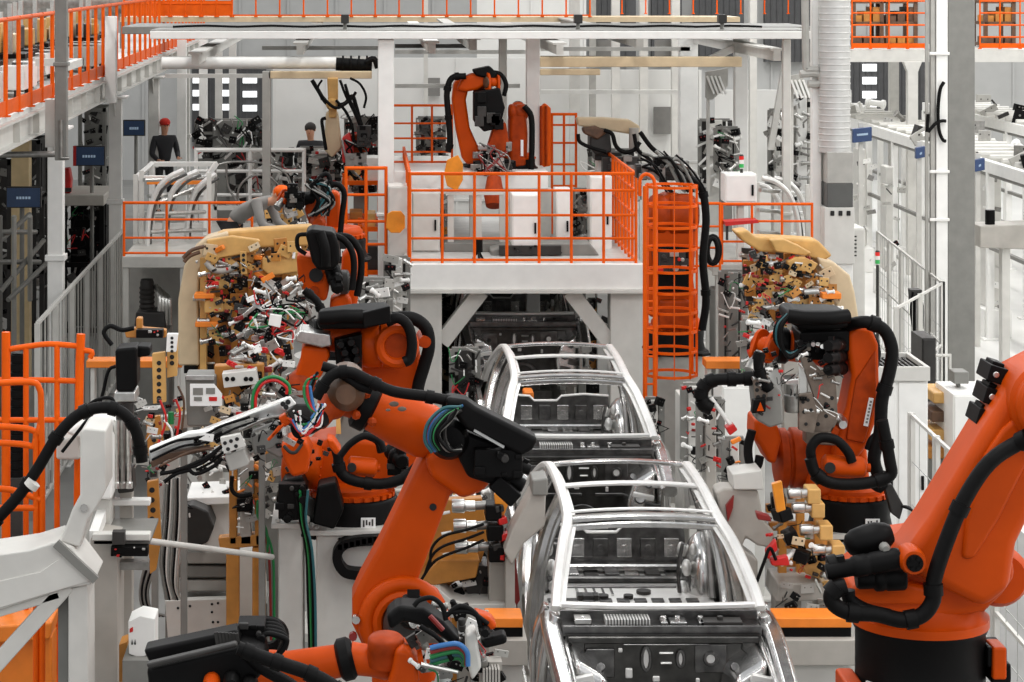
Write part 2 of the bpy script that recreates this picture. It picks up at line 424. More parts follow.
b = MB(); b.lo(xat(820, Y), xat(850, Y), Y-.18, Y+.3, 0, zat(262, Y)); struct(b, 'column_duct_plinth', WHITE, .01)
b = MB()
b.tube([at(805, 0, Y), at(806, 68, Y), at(806, 70, Y), at(818, 70, Y)], .05, 8); b.tube([at(800, 74, Y), at(818, 74, Y), at(820, 83, Y), at(808, 84, Y)], .05, 8, k=3)
b.put('drain_pipe', MIDGREY, None, label='thin grey drain pipe clipped beside the round duct', cat='pipe')

for px, y0, y1, z, mt in ((200, 33, 47, 5.0, LGREY), (300, 34, 48, 5.1, MIDGREY), (430, 33, 46, 5.15, LGREY), (470, 33, 46, 5.2, MIDGREY), (560, 34, 47, 5.1, LGREY), (640, 34, 47, 5.2, MIDGREY), (765, 33, 46, 5.05, LGREY)):
    b = MB(); x = xat(px, 34); b.lo(x-.05, x+.05, y0, y1, z, z+.14); b.lo(x-.1, x+.1, y0, y1, z+.14, z+.17); struct(b, 'beam_roof_runner', mt)
for py, y, mt, px0, px1 in ((46, 38, GREY, 262, 384), (50, 40, MIDGREY, 395, 526), (44, 38, DARK, 395, 470), (47, 41, MIDGREY, 541, 690), (56, 43, DARK, 541, 600), (74, 42, LGREY, 165, 262), (84, 44, MIDGREY, 395, 520), (90, 45, LGREY, 541, 680)):
    b = MB(); b.lo(xat(px0, y), xat(px1, y), y, y+.12, zat(py+4, y), zat(py, y)); struct(b, 'beam_roof_cross', mt)
for i, (px, y, lab) in enumerate(((92, 30.9, 'near the mezzanine end'), (345, 32.4, 'above the cable winder'), (578, 32.4, 'left of centre over the pale beam robot'), (722, 32.4, 'towards the round duct end'))):
    if i == 0: continue
    t = thing('work_lamp', 'small floodlight clamped on the white portal beam '+lab, 'lamp', V((xat(px, y), y, 5.49)))
    b = MB(); b.lo(xat(px-4, y), xat(px+4, y), y-.1, y+.1, 5.58, 5.7); b.put('lamp_head', DARK, t, .01); b = MB(); b.cyl((xat(px, y), y, 5.47), (xat(px, y), y, 5.6), .025, n=8); b.put('clamp_stem', GREY, t)
b = MB(); b.tube([V((x, 33.0, 5.52+.015*(i % 2))) for i, x in enumerate([-2.6+.45*k for k in range(19)])], .018, 6, k=3); b.put('power_cable', HOSE, None, label='long black cable lying along the top of the white portal beam', cat='cable')
# ============================ bare car bodies ================================
CX, PITCH, CY = 2.1, 6.2, 17.1
def car_body(y0, label):
    t = thing('unfinished_car', label, 'car body', (CX, y0, .78), 'bare metal car bodies on the line')
    def P(x, y, z): return V((CX+x, y0+y, z))
    def boxsec(w, h, k=.25):
        a, c = w/2, h/2; e = min(a, c)*k*2
        return [(-a+e, -c), (a-e, -c), (a, -c+e), (a, c-e), (a-e, c), (-a+e, c), (-a, c-e), (-a, -c+e)]
    for sx in (-1, 1):
        b = MB()
        pts = smooth_pts([P(sx*x, y, z) for x, y, z in ((.725, -.08, 1.77), (.695, .12, 1.9), (.625, .5, 2.1), (.565, .86, 2.2), (.555, 1.6, 2.26), (.56, 2.4, 2.25), (.59, 2.8, 2.19), (.67, 3.15, 2.0), (.74, 3.45, 1.74))], 4)
        b.sweep(pts, boxsec(.078, .06), up=(0, 0, 1))
        e = V((-sx*.05, 0, -.03)); b.sweep([p+e for p in pts], boxsec(.035, .015))      # inner weld flange
        so = b.put('roof_side_rail', BRIGHT, t)
        b = MB()
        b.sweep(smooth_pts([P(sx*x, y, z) for x, y, z in ((.56, 1.42, 2.24), (.67, 1.4, 2.0), (.76, 1.36, 1.65), (.80, 1.36, 1.3), (.80, 1.36, 1.02))], 4), boxsec(.2, .08), up=(sx, 0, 0))
        b.sweep(smooth_pts([P(sx*x, y, z) for x, y, z in ((.50, 1.45, 2.2), (.62, 1.42, 1.98), (.71, 1.38, 1.65), (.75, 1.36, 1.1))], 4), boxsec(.09, .05), up=(sx, 0, 0))
        b.put('middle_pillar', GALV, t)
        b = MB(); b.sweep(smooth_pts([P(sx*x, y, z) for x, y, z in ((.56, 2.42, 2.24), (.67, 2.44, 2.0), (.765, 2.3, 1.68), (.80, 2.1, 1.35), (.80, 2.0, 1.05))], 4), boxsec(.16, .08), up=(sx, 0, 0)); b.put('rear_pillar', GALV, t)
        b = MB()
        b.sweep(smooth_pts([P(sx*x, y, z) for x, y, z in ((.735, -.1, 1.74), (.80, -.12, 1.55), (.83, -.1, 1.3), (.82, -.02, 1.02))], 4), boxsec(.26, .07), up=(sx, 0, 0))
        b.sweep(smooth_pts([P(sx*x, y, z) for x, y, z in ((.78, .1, 1.76), (.865, .1, 1.5), (.87, .12, 1.2), (.85, .2, 1.0))], 4), boxsec(.1, .05), up=(sx, 0, 0))
        b.put('hinge_pillar', GALV, t, .012)
        b = MB(); b.sweep([P(sx*.82, -.2, 1.0), P(sx*.82, 2.3, 1.0)], boxsec(.16, .2)); b.sweep([P(sx*.89, -.2, 1.05), P(sx*.89, 2.3, 1.05)], boxsec(.05, .05)); b.put('sill', GALV, t)
        b = MB()
        arc = [(2.86+.36*math.cos(a), 1.02+.36*math.sin(a)) for a in [PI*i/10 for i in range(11)]]
        poly = [(2.18, .95), (2.2, 1.35), (2.36, 1.7), (3.5, 1.76), (3.72, 1.6), (3.72, 1.15), (3.6, .98)]+arc
        b.prism([P(sx*.80, y, z) for y, z in poly], (sx*.07, 0, 0)); b.put('quarter_panel', GALV, t, .02)
        b = MB(); b.ball(P(sx*.70, 2.72, 1.2), .42, 22, (.42, .8, 1.1)); wh = b.put('wheel_housing', GALV, t)
        for (x, y, z, r) in ((.55, 2.5, 1.42, .07), (.53, 2.6, 1.2, .09), (.6, 2.45, 1.58, .05), (.55, 2.8, 1.5, .06), (.56, 2.42, 1.08, .06)):
            b = MB(); b.ball(P(sx*x, y, z), r, 12, (.6, 1, 1)); b.put('pressed_boss', BRIGHT, wh)
        b = MB(); b.sweep(smooth_pts([P(sx*x, y, z) for x, y, z in ((.52, 2.5, 1.62), (.49, 2.55, 1.4), (.5, 2.5, 1.1))], 4), boxsec(.03, .03), up=(sx, 0, 0)); b.put('stiffening_rib', GALVD, wh)
        b = MB(); b.sweep(smooth_pts([P(sx*x, y, z) for x, y, z in ((.60, 2.62, 2.1), (.68, 2.6, 1.85), (.72, 2.5, 1.6), (.74, 2.4, 1.2))], 4), boxsec(.2, .05), up=(sx, 0, 0)); b.put('inner_pillar', GALV, t)
        # front apron and strut tower
        b = MB(); b.px_ = None
        b.prism([P(sx*x, y, z) for x, y, z in ((.66, -.1, 1.66), (.66, -1.15, 1.52), (.66, -1.15, 1.1), (.66, -.1, 1.1))], (sx*.04, 0, 0))
        b.sweep(smooth_pts([P(sx*x, y, z) for x, y, z in ((.76, .02, 1.68), (.77, -.4, 1.64), (.74, -1.2, 1.5))], 4), boxsec(.14, .12))
        b.put('front_apron', GALV, t, .012)
        b = MB(); b.prism([P(sx*.66, -.3, 1.62), P(sx*.44, -.34, 1.5), P(sx*.38, -.36, 1.3), P(sx*.4, -.38, 1.05), P(sx*.66, -.38, 1.05)], (0, -.5, 0)); st = b.put('strut_tower', GALV, t, .05, 3)
        for (x, y, z, r) in ((.5, -.86, 1.35, .05), (.58, -.86, 1.48, .035), (.46, -.6, 1.5, .03)):
            b = MB(); b.cyl(P(sx*x, y, z), P(sx*x, y-.03, z+.02), r, n=14); b.put('pressed_boss', GALVD, st, .008)
        for (x, z, w, h) in ((.6, 1.5, .14, .06), (.53, 1.38, .2, .05), (.6, 1.28, .12, .08), (.5, 1.2, .14, .05)):
            b = MB(); b.box(P(sx*x, -.87, z), (w, .05, h), Matrix.Rotation(.2*sx, 3, 'Y')); b.put('pressed_bracket', BRIGHT if z > 1.3 else GALVD, st, .01)
        b = MB(); b.sweep(smooth_pts([P(sx*x, y, z) for x, y, z in ((.42, -.08, 1.1), (.44, -.5, 1.05), (.45, -1.3, 1.12))], 3), boxsec(.1, .14)); b.put('chassis_rail', GALVD, t)
    # roof members
    def crown(y, z, w, sec, name, mt, up=.035):
        b = MB(); pts = [P(w*(2*i/12-1), y-.03*(1-(2*i/12-1)**2), z+up*(1-(2*i/12-1)**2)) for i in range(13)]
        b.sweep(pts, sec); return b, name, mt
    b, n, mt = crown(.86, 2.19, .56, boxsec(.13, .035), 'windscreen_header', GALV); p = b
    pts = [P(.56*(2*i/12-1), .77-.03*(1-(2*i/12-1)**2), 2.145+.035*(1-(2*i/12-1)**2)) for i in range(13)]
    b.sweep(pts, boxsec(.035, .045))
    hd = b.put(n, mt, t)
    b = MB(); pts = [P(.55*(2*i/12-1), .935-.03*(1-(2*i/12-1)**2), 2.225+.035*(1-(2*i/12-1)**2)) for i in range(13)]; b.sweep(pts, boxsec(.03, .02)); b.put('weld_flange', BRIGHT, hd)
    for y, z in ((1.72, 2.25),):
        b, n, mt = crown(y, z, .555, boxsec(.09, .025), 'roof_bow', BRIGHT); b.put(n, mt, t)
    b, n, mt = crown(2.66, 2.225, .57, boxsec(.09, .03), 'tailgate_header', GALV, .04); b.put(n, mt, t)
    # cowl: front lip, tray with pressed items, upper flange
    b = MB(); pts = [P(.72*(2*i/12-1), -.04-.06*(1-(2*i/12-1)**2), 1.79) for i in range(13)]; b.sweep(pts, boxsec(.05, .045)); b.put('cowl_flange', BRIGHT, t)
    b = MB(); b.lo(CX-.70, CX+.70, y0-.3, y0-.1, 1.66, 1.70); b.lo(CX-.70, CX+.70, y0-.11, y0-.09, 1.66, 1.77); b.lo(CX-.7, CX+.7, y0-.32, y0-.3, 1.64, 1.715)
    cw = b.put('cowl_tray', GALVD, t, .008)
    b = MB(); b.lo(CX-.39, CX-.08, y0-.28, y0-.12, 1.70, 1.745); b.use(1)
    for i in range(14): b.lo(CX-.38+i*.0215, CX-.37+i*.0215, y0-.285, y0-.13, 1.705, 1.75)
    b.put('slotted_grille', [BRIGHT, GALVD], cw)
    for x, w in ((-.55, .12), (.02, .05), (.12, .12), (.42, .3), (.28, .04)):
        b = MB(); b.lo(CX+x-w/2, CX+x+w/2, y0-.28, y0-.14, 1.70, 1.73+.02*((x*100) % 2)); b.cyl(P(x, -.21, 1.72), P(x, -.21, 1.755), .022, n=10); b.put('pressed_bracket', GALV if w < .2 else DARK, cw, .006)
    # firewall with pressed openings
    b = MB(); b.lo(CX-.68, CX+.68, y0-.36, y0-.33, .98, 1.66)
    for x in (-.62, .62): b.sweep([P(x, -.37, 1.02), P(x*.96, -.37, 1.62)], boxsec(.1, .03), up=(0, 1, 0))
    b.sweep([P(-.66, -.37, 1.63), P(.66, -.37, 1.63)], boxsec(.03, .05), up=(0, 0, 1))
    fw = b.put('firewall', mat('firewall_sheet', (84, 83, 81), .3, .95, var=.4, scale=8, bump=.3), t)  # sheet colour darkened too, for the contrast of reflections inside the car
    def oval(x, z, rx, rz, nm='oval_port'):
        b = MB(); pts = [P(x+rx*math.cos(a), -.375, z+rz*math.sin(a)) for a in [2*PI*i/20 for i in range(20)]]
        b.prism(pts, (0, .02, 0)); b.use(1); b.tube([p+V((0, -.004, 0)) for p in pts], .012, 6, True); b.put(nm, [BRIGHT, GALVD], fw)
    oval(-.12, 1.5, .03, .08); oval(.12, 1.5, .025, .055); oval(.33, 1.5, .042, .042, 'round_port')
    b = MB(); b.lo(CX+.22, CX+.44, y0-.372, y0-.36, 1.4, 1.6); b.put('square_boss', GALVD, fw, .01)
    for x, z, w, h in ((-.24, 1.4, .05, .07), (.02, 1.54, .1, .015), (.02, 1.47, .08, .015), (-.44, 1.47, .2, .2), (.56, 1.42, .1, .22), (-.2, 1.29, .4, .03), (.3, 1.29, .35, .03), (.02, 1.6, .6, .012), (-.3, 1.56, .03, .03), (-.05, 1.36, .05, .04), (.24, 1.34, .03, .05), (.47, 1.3, .04, .04)):
        b = MB(); b.lo(CX+x-w/2, CX+x+w/2, y0-.385, y0-.36, z-h/2, z+h/2); b.put('stiffener', GALVD if w > .11 else BRIGHT, fw, .008)
    b = MB(); pts = [P(.16*math.cos(a), -.4, 1.02+.16*math.sin(a)) for a in [PI*i/14 for i in range(15)]]; b.sweep(pts, boxsec(.05, .03), up=(0, 1, 0)); b.put('tunnel_mouth', GALVD, fw)
    # floor with tunnel, cross members, ribs
    b = MB(); b.lo(CX-.8, CX+.8, y0-.3, y0+2.25, .95, .98)
    for i in range(-6, 7):
        if abs(i) > 1:
            b.lo(CX+i*.11-.02, CX+i*.11+.02, y0+.3, y0+.75, .98, 1.0); b.lo(CX+i*.11-.02, CX+i*.11+.02, y0+1.1, y0+1.5, .98, 1.0)
    b.put('floor_pan', GALV, t)
    b = MB(); b.prism([P(-.17, -.33, .97), P(-.1, -.33, 1.17), P(.1, -.33, 1.17), P(.17, -.33, .97)], (0, 2.4, 0)); b.put('tunnel', GALV, t, .03)
    for y, h in ((.85, .12), (1.6, .1)):
        b = MB(); b.lo(CX-.78, CX+.78, y0+y, y0+y+.14, .97, .97+h); b.put('seat_cross_member', GALV, t, .015)
    b = MB(); b.prism([P(-.75, 2.05, .97), P(-.75, 2.2, 1.2), P(-.75, 3.35, 1.24), P(-.75, 3.35, 1.18), P(-.75, 2.25, 1.14), P(-.75, 2.12, .97)], (1.5, 0, 0))
    rf = b.put('rear_floor', BRIGHT, t, .01)
    for i in range(5):
        b = MB(); b.lo(CX-.35+i*.07, CX-.33+i*.07, y0+2.42, y0+2.62, 1.2, 1.225); b.put('pressed_rib', GALV, rf)
    for x, y, r in ((-.15, 2.36, .05), (.06, 2.36, .04), (.2, 2.5, .06), (-.5, 2.5, .05)):
        b = MB(); b.cyl(P(x, y, 1.2), P(x, y, 1.235), r, n=14); b.put('floor_plug', DARK, rf)
    # rear bulkhead with notched top
    b = MB(); top = [(-.68, 1.60), (-.5, 1.62), (-.25, 1.60), (-.2, 1.55), (.05, 1.55), (.1, 1.60), (.35, 1.62), (.62, 1.6)]
    b.prism([P(x, 3.2, z) for x, z in [(-.7, 1.2)]+top+[(.66, 1.2)]], (0, .03, 0))
    bk = b.put('rear_bulkhead', GALVD, t, .006)
    b = MB(); b.tube([P(x, 3.19, z) for x, z in top], .014, 6); b.put('bulkhead_edge', BRIGHT, bk)
    for i in range(9):
        b = MB(); x = -.6+i*.14; b.lo(CX+x, CX+x+.1, y0+2.24, y0+2.34, 1.19, 1.215); b.put('pressed_rib', GALVD, rf, .005)
    for i in range(7):
        b = MB(); x = -.58+i*.17; b.lo(CX+x, CX+x+.12, y0+2.9, y0+3.14, 1.22, 1.25+.02*(i % 2)); b.put('seat_mount', (GALVD, GALV, DARK)[i % 3], rf, .008)
    b = MB(); b.sweep([P(-.7, 2.8, 1.25), P(.6, 2.8, 1.25)], boxsec(.06, .05)); b.sweep([P(-.7, 2.66, 1.22), P(.5, 2.66, 1.22)], boxsec(.03, .02)); b.put('floor_beam', GALVD, rf)
    b = MB(); b.lo(CX-.36, CX-.18, y0+2.3, y0+2.42, 1.19, 1.24); b.use(1)
    for x in (-.33, -.21): b.lo(CX+x-.02, CX+x+.02, y0+2.29, y0+2.4, 1.2, 1.245)
    b.put('anchor_plate', [GALVD, DARK], rf)
    for i in range(6):
        b = MB(); x = -.55+i*.2; b.lo(CX+x, CX+x+.13, y0+3.17, y0+3.2, 1.34, 1.5); b.cyl(P(x+.065, 3.165, 1.42), P(x+.065, 3.19, 1.42), .03, n=10); b.put('embossed_panel', GALV if i % 2 else GALVD, bk, .008)
    b = MB(); b.sweep([P(-.66, 3.1, 1.28), P(.64, 3.1, 1.28)], boxsec(.12, .06)); b.put('seat_back_rail', GALV, bk)
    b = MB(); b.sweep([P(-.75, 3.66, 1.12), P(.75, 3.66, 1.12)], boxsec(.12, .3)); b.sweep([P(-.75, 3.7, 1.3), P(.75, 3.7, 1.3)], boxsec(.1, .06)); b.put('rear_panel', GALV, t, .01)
    return t
car = car_body(CY, 'bare metal car body nearest the camera beside the big orange robot with black base')
for i, lab in ((1, 'bare metal car body second in line, roof frame just in front of the raised platform'), (2, 'dim bare metal car body standing under the raised grey platform')):
    c = copy_tree(car); c.location.y += PITCH*i+(2.1 if i == 2 else 0); c['label'] = lab
# carriers and roller bed under the cars
for i, lab in enumerate(('steel carrier skid under the nearest bare car body', 'steel carrier skid under the second bare car body', 'steel carrier skid under the car body beneath the platform')):
    y0 = CY+PITCH*i+(2.1 if i == 2 else 0)
    t = thing('carrier_skid', lab, 'skid', (CX, y0+1.2, .52))
    for sx in (-1, 1):
        b = MB(); b.lo(CX+sx*.5-.06, CX+sx*.5+.06, y0-1.3, y0+4.0, .52, .66); b.put('runner', STEEL, t, .01)
        for y in (-.2, 2.0):
            b = MB(); b.lo(CX+sx*.62-.05, CX+sx*.62+.05, y0+y-.05, y0+y+.05, .66, .9); b.lo(CX+sx*.62-.09, CX+sx*.62+.09, y0+y-.09, y0+y+.09, .86, .9); b.put('support_post', STEEL, t)
    for y in (-1, .6, 2.2, 3.7):
        b = MB(); b.lo(CX-.62, CX+.62, y0+y-.05, y0+y+.05, .56, .66); b.put('cross_bar', STEEL, t)
t = thing('roller_bed', 'long grey roller bed carrying the car bodies down the middle of the line', 'conveyor', (CX, 24, 0))
for sx in (-1, 1):
    b = MB(); b.lo(CX+sx*.72-.05, CX+sx*.72+.05, 14, 40, .2, .46); b.put('side_beam', MIDGREY, t)
b = MB()
for i in range(30): b.cyl((CX-.66, 14.4+i*.88, .45), (CX+.66, 14.4+i*.88, .45), .065, n=10)
for i in range(9): b.lo(CX-.7, CX+.7, 14.5+i*3.1, 14.6+i*3.1, 0, .34)
b.put('roller', STEEL, t)
# ============================ industrial robots =============================
UP = V((0, 0, 1)); TOCAM = V((0, -1, 0))
def px_tube(t, name, pts, y, r_px, mt=HOSE, n=10, k=5, cuffs=0):
    """hose through pixels (px, py[, dy]) round distance y, radius in pixels there"""
    P3 = [at(p[0], p[1], y+(p[2] if len(p) > 2 else 0)) for p in pts]
    b = MB(); S = smooth_pts(P3, k); b.tube(S, m(r_px, y), n)
    o = b.put(name, mt, t, ang=60)
    for i in range(cuffs):
        j = int(len(S)*(i+.5)/cuffs); j = min(max(1, j), len(S)-2); d = (S[j+1]-S[j-1]).normalized()
        b = MB(); b.cyl(S[j]-d*m(r_px*.7, y), S[j]+d*m(r_px*.7, y), m(r_px*1.25, y), n=12); b.put('hose_clamp', BLACK, o)
    return o
def motor(t, a, b_, r, name='motor', mt=BLACK):
    a = V(a); b_ = V(b_); d = b_-a; b = MB()
    prof = [(r*.9, 0), (r, .04), (r, .1)]
    prof += [(r*1.0, .38), (r*.94, .4), (r*.94, .44), (r*1.0, .46), (r*1.0, .6)]
    prof += [(r*.9, .64), (r*.8, .66), (r*.8, .95), (r*.68, 1)]
    b.lathe(a, d, prof, 18)
    dd, s, u = frame(d); c = a+d*.78+u*r*.9
    b.box(c, (r*.7, r*.7, r*.7), Matrix((s, dd, u)).transposed())
    return b.put(name, mt, t, ang=50)
def bolts(b, c, ax, r, n, br, h):
    d, s, u = frame(V(ax))
    for i in range(n):
        a = 2*PI*i/n; p = V(c)+s*(r*math.cos(a))+u*(r*math.sin(a)); b.cyl(p, p+d*h, br, n=6)
def base_unit(t, c, h, r, mt=BLACK, label_plate=True):
    """cast foot, turret bearing and orange bolt ring; c = centre of the foot on its pedestal"""
    c = V(c); b = MB()
    b.lathe(c, (0, 0, h), [(r*1.18, 0), (r*1.18, .08), (r*1.05, .14), (r*.98, .5), (r*1.0, .9), (r*.96, 1)], 28)
    for a in range(4):
        q = V((math.cos(a*PI/2+PI/4), math.sin(a*PI/2+PI/4), 0)); b.box(c+q*r*1.12+UP*h*.06, (r*.5, r*.5, h*.12), Matrix.Rotation(a*PI/2+PI/4, 3, 'Z'))
    o = b.put('base', mt, t, .012)
    if label_plate:
        b = MB(); b.box(c+V((r*.35, -r*1.0, h*.45)), (.11, .02, .08)); b.use(1)
        for i in range(4): b.box(c+V((r*.35-.034+i*.022, -r*1.0-.012, h*.45+.008*(i % 2))), (.012, .006, .05-.012*(i % 3)))
        b.put('rating_plate', [PAPER, DARK], o)
    return o
def carousel(t, c, r, h, mt=ORANGE, teeth=26):
    c = V(c); b = MB(); b.lathe(c, (0, 0, h), [(r*1.02, 0), (r*1.02, .3), (r*.97, .34), (r*.97, .62), (r*.86, .9), (r*.6, 1)], 30)
    for i in range(teeth):
        a = 2*PI*i/teeth; b.box(c+V((r*1.03*math.cos(a), r*1.03*math.sin(a), h*.16)), (.035, .045, h*.26), Matrix.Rotation(a, 3, 'Z'))
    return b.put('carousel', mt, t, ang=45)
def link(t, S, E, L, rS, rE, thick, mt=ORANGE, name='link_arm', waist=.92, caps=True, sticker=None):
    S = V(S); E = V(E); L = V(L).normalized(); b = MB()
    b.prism([p-L*thick/2 for p in link_outline(S, E, rS, rE, L, waist)], L*thick)
    o = b.put(name, mt, t, min(.05, thick*.18), 3)
    if caps:
        for c, r in ((S, rS), (E, rE)):
            for sgn in (-1, 1):
                b = MB(); b.lathe(c+L*sgn*thick*.49, L*sgn*thick*.16, [(r*.82, 0), (r*.82, .5), (r*.74, .8), (r*.45, .82), (r*.42, 1)], 24)
                bolts(b, c+L*sgn*thick*.57, L*sgn, r*.66, 10, r*.05, thick*.05)
                b.put('bearing_cover', mt, o, ang=45)
    if sticker:
        f, w, l = sticker; u = (E-S).normalized(); v = L.cross(u)
        c = S.lerp(E, f)+L*(thick/2+.004)+v*0.03
        b = MB(); b.box(c, (l, w, .008), Matrix((u, v, L)).transposed()); b.use(1)
        for i in range(7): b.box(c+u*(l*(-.36+i*.12)), (l*.07, w*.5, .014), Matrix((u, v, L)).transposed())
        b.put('white_sticker', [PAPER, GREY], o)
    return o
def forearm(t, E, W, r0, r1, mt=ORANGE, collar=True):
    E = V(E); W = V(W); d = W-E; b = MB()
    b.lathe(E-d*.08, d*1.0, [(r0*.8, 0), (r0, .06), (r0*1.02, .3), (r0*.9, .42), (r1*1.1, .55), (r1, 1)], 22)
    o = b.put('forearm', mt, t, ang=45)
    if collar:
        b = MB(); b.lathe(E+d*.86, d*.16, [(r1*1.1, 0), (r1*1.22, .2), (r1*1.22, .8), (r1*1.1, 1)], 22); b.put('collar', BLACK, o)
    return o
def wrist(t, W, T, r, mt=ORANGE, cap=BROWN):
    W = V(W); T = V(T); d = (T-W); dn, s, u = frame(d); b = MB()
    for sg in (-1, 1): b.prism([p+s*sg*r*.75-s*r*.18 for p in link_outline(W-dn*r*.5, W+dn*r*.9, r*.95, r*.6, s, 1, 7)], s*r*.36)
    b.ball(W, r*.8, 14); o = b.put('wrist', mt, t, r*.06)
    b = MB(); b.lathe(W+s*r*.9, s*r*.3, [(r*.85, 0), (r*.8, .5), (r*.4, 1)], 20); b.lathe(W-s*r*.9, -s*r*.3, [(r*.85, 0), (r*.8, .5), (r*.4, 1)], 20); b.put('joint_cap', cap, o)
    b = MB(); b.lathe(W+dn*r*.8, d-dn*r*.8, [(r*.6, 0), (r*.62, .4), (r*.72, .5), (r*.72, 1)], 18); b.put('tool_flange', STEEL, o)
    return o
def axis_housing(t, a, b_, r, mt=ORANGE, name='shoulder_housing'):
    a = V(a); b_ = V(b_); b = MB()
    b.lathe(a, b_-a, [(r*.55, 0), (r*.85, .04), (r, .12), (r, .3), (r*.9, .34), (r*.9, .4), (r*1.02, .44), (r*1.02, .8), (r*.9, .92), (r*.6, 1)], 26)
    bolts(b, b_-(b_-a)*.05, b_-a, r*.7, 12, r*.05, r*.08)
    return b.put(name, mt, t, ang=45)
def balancer(t, a, b_, r, mt=ORANGE):
    a = V(a); b_ = V(b_); d = b_-a; b = MB()
    b.lathe(a, d, [(r*.7, 0), (r, .06), (r, .82), (r*.75, .9), (r*.4, .92), (r*.4, 1)], 18)
    o = b.put('counterbalance', mt, t, ang=45)
    dn, s, u = frame(d); b = MB(); c = a+d*.12+V((0, -r*.96, 0)); b.cyl(c, c+V((0, -.02, 0)), r*.5, n=14); b.put('end_port', HOLE, o)
    return o
def cover_tray(t, pts, y, dep, wall, mt=BLACK, name='hose_cover'):
    """black moulded channel with a hose showing in it"""
    b = MB(); b.px(pts, y, dep); return b.put(name, mt, t, .03, 3)
def pedestal(name, label, px0, px1, py0, y, dep, mt=LGREY, cat='pedestal', group=None, plate=True):
    t = thing(name, label, cat, (xat((px0+px1)/2, y), y+dep/2, 0), group)
    x0, x1 = xat(px0, y), xat(px1, y); z = zat(py0, y)
    b = MB(); b.lo(x0, x1, y, y+dep, 0, z-.04); b.lo(x0-.1, x1+.1, y-.1, y+dep+.1, 0, .03); b.put('body', mt, t, .015)
    if plate:
        b = MB(); b.lo(x0-.05, x1+.05, y-.05, y+dep+.05, z-.04, z)
        for x in (x0, x1):
            for yy in (y, y+dep): b.cyl((x, yy, z), (x, yy, z+.025), .022, n=6)
        b.put('top_plate', mt, t, .006)
    b = MB()
    for x in (x0, x1): b.prism([V((x-.008, y-.1, .03)), V((x-.008, y, .03)), V((x-.008, y, .4))], (.016, 0, 0))
    b.put('gusset', mt, t)
    return t
def cable_bunch(t, c, ext, n, seed, y, mats=(HOSE, HOSE, HOSE, RED, GREEN, BLUE), r=.012, name='cable'):
    """a loose loop of n cables about pixel c with pixel extents ext"""
    R = random.Random(seed)
    for i in range(n):
        pts = []
        x = c[0]-ext[0]*R.uniform(.3, 1); yy = c[1]+ext[1]*R.uniform(-.6, .6)
        for k in range(5):
            f = k/4
            pts.append(at(x+(2*ext[0]*R.uniform(.7, 1))*f, yy+ext[1]*R.uniform(-.7, .7)*math.sin(PI*f)*1.2, y+R.uniform(-.15, .15)))
        b = MB(); b.tube(pts, r*R.uniform(.8, 1.5), 6, k=4); b.put(name, R.choice(mats), t)
def handling_block(t, c, size, seed, mt=DARK, n=6, mats=(BLACK, DARK, STEEL), name='valve_block'):
    """stack of small cast blocks, ports and screws"""
    R = random.Random(seed); c = V(c); b = MB(); b.box(c, size)
    for i in range(n):
        f = V((R.uniform(-.5, .5)*size[0], -.5*size[1], R.uniform(-.5, .5)*size[2]))
        s = R.uniform(.15, .35)*min(size[0], size[2]); b.use(R.randrange(3))
        if R.random() < .5: b.box(c+f, (s*1.4, s*.9, s))
        else: b.cyl(c+f, c+f-V((0, s*1.1, 0)), s*.5, n=10)
    return b.put(name, [mt]+list(mats), t, .006)
def tool_plate(t, pts, y, dep, mt=GUNMETAL, holes=(), hr=.02, name='adapter_plate'):
    b = MB(); b.px(pts, y, dep); b.use(1)
    for hx, hy in holes:
        c = at(hx, hy, y); b.cyl(c+V((0, .001, 0)), c-V((0, .006, 0)), hr, n=10)
    return b.put(name, [mt, HOLE], t, .008)

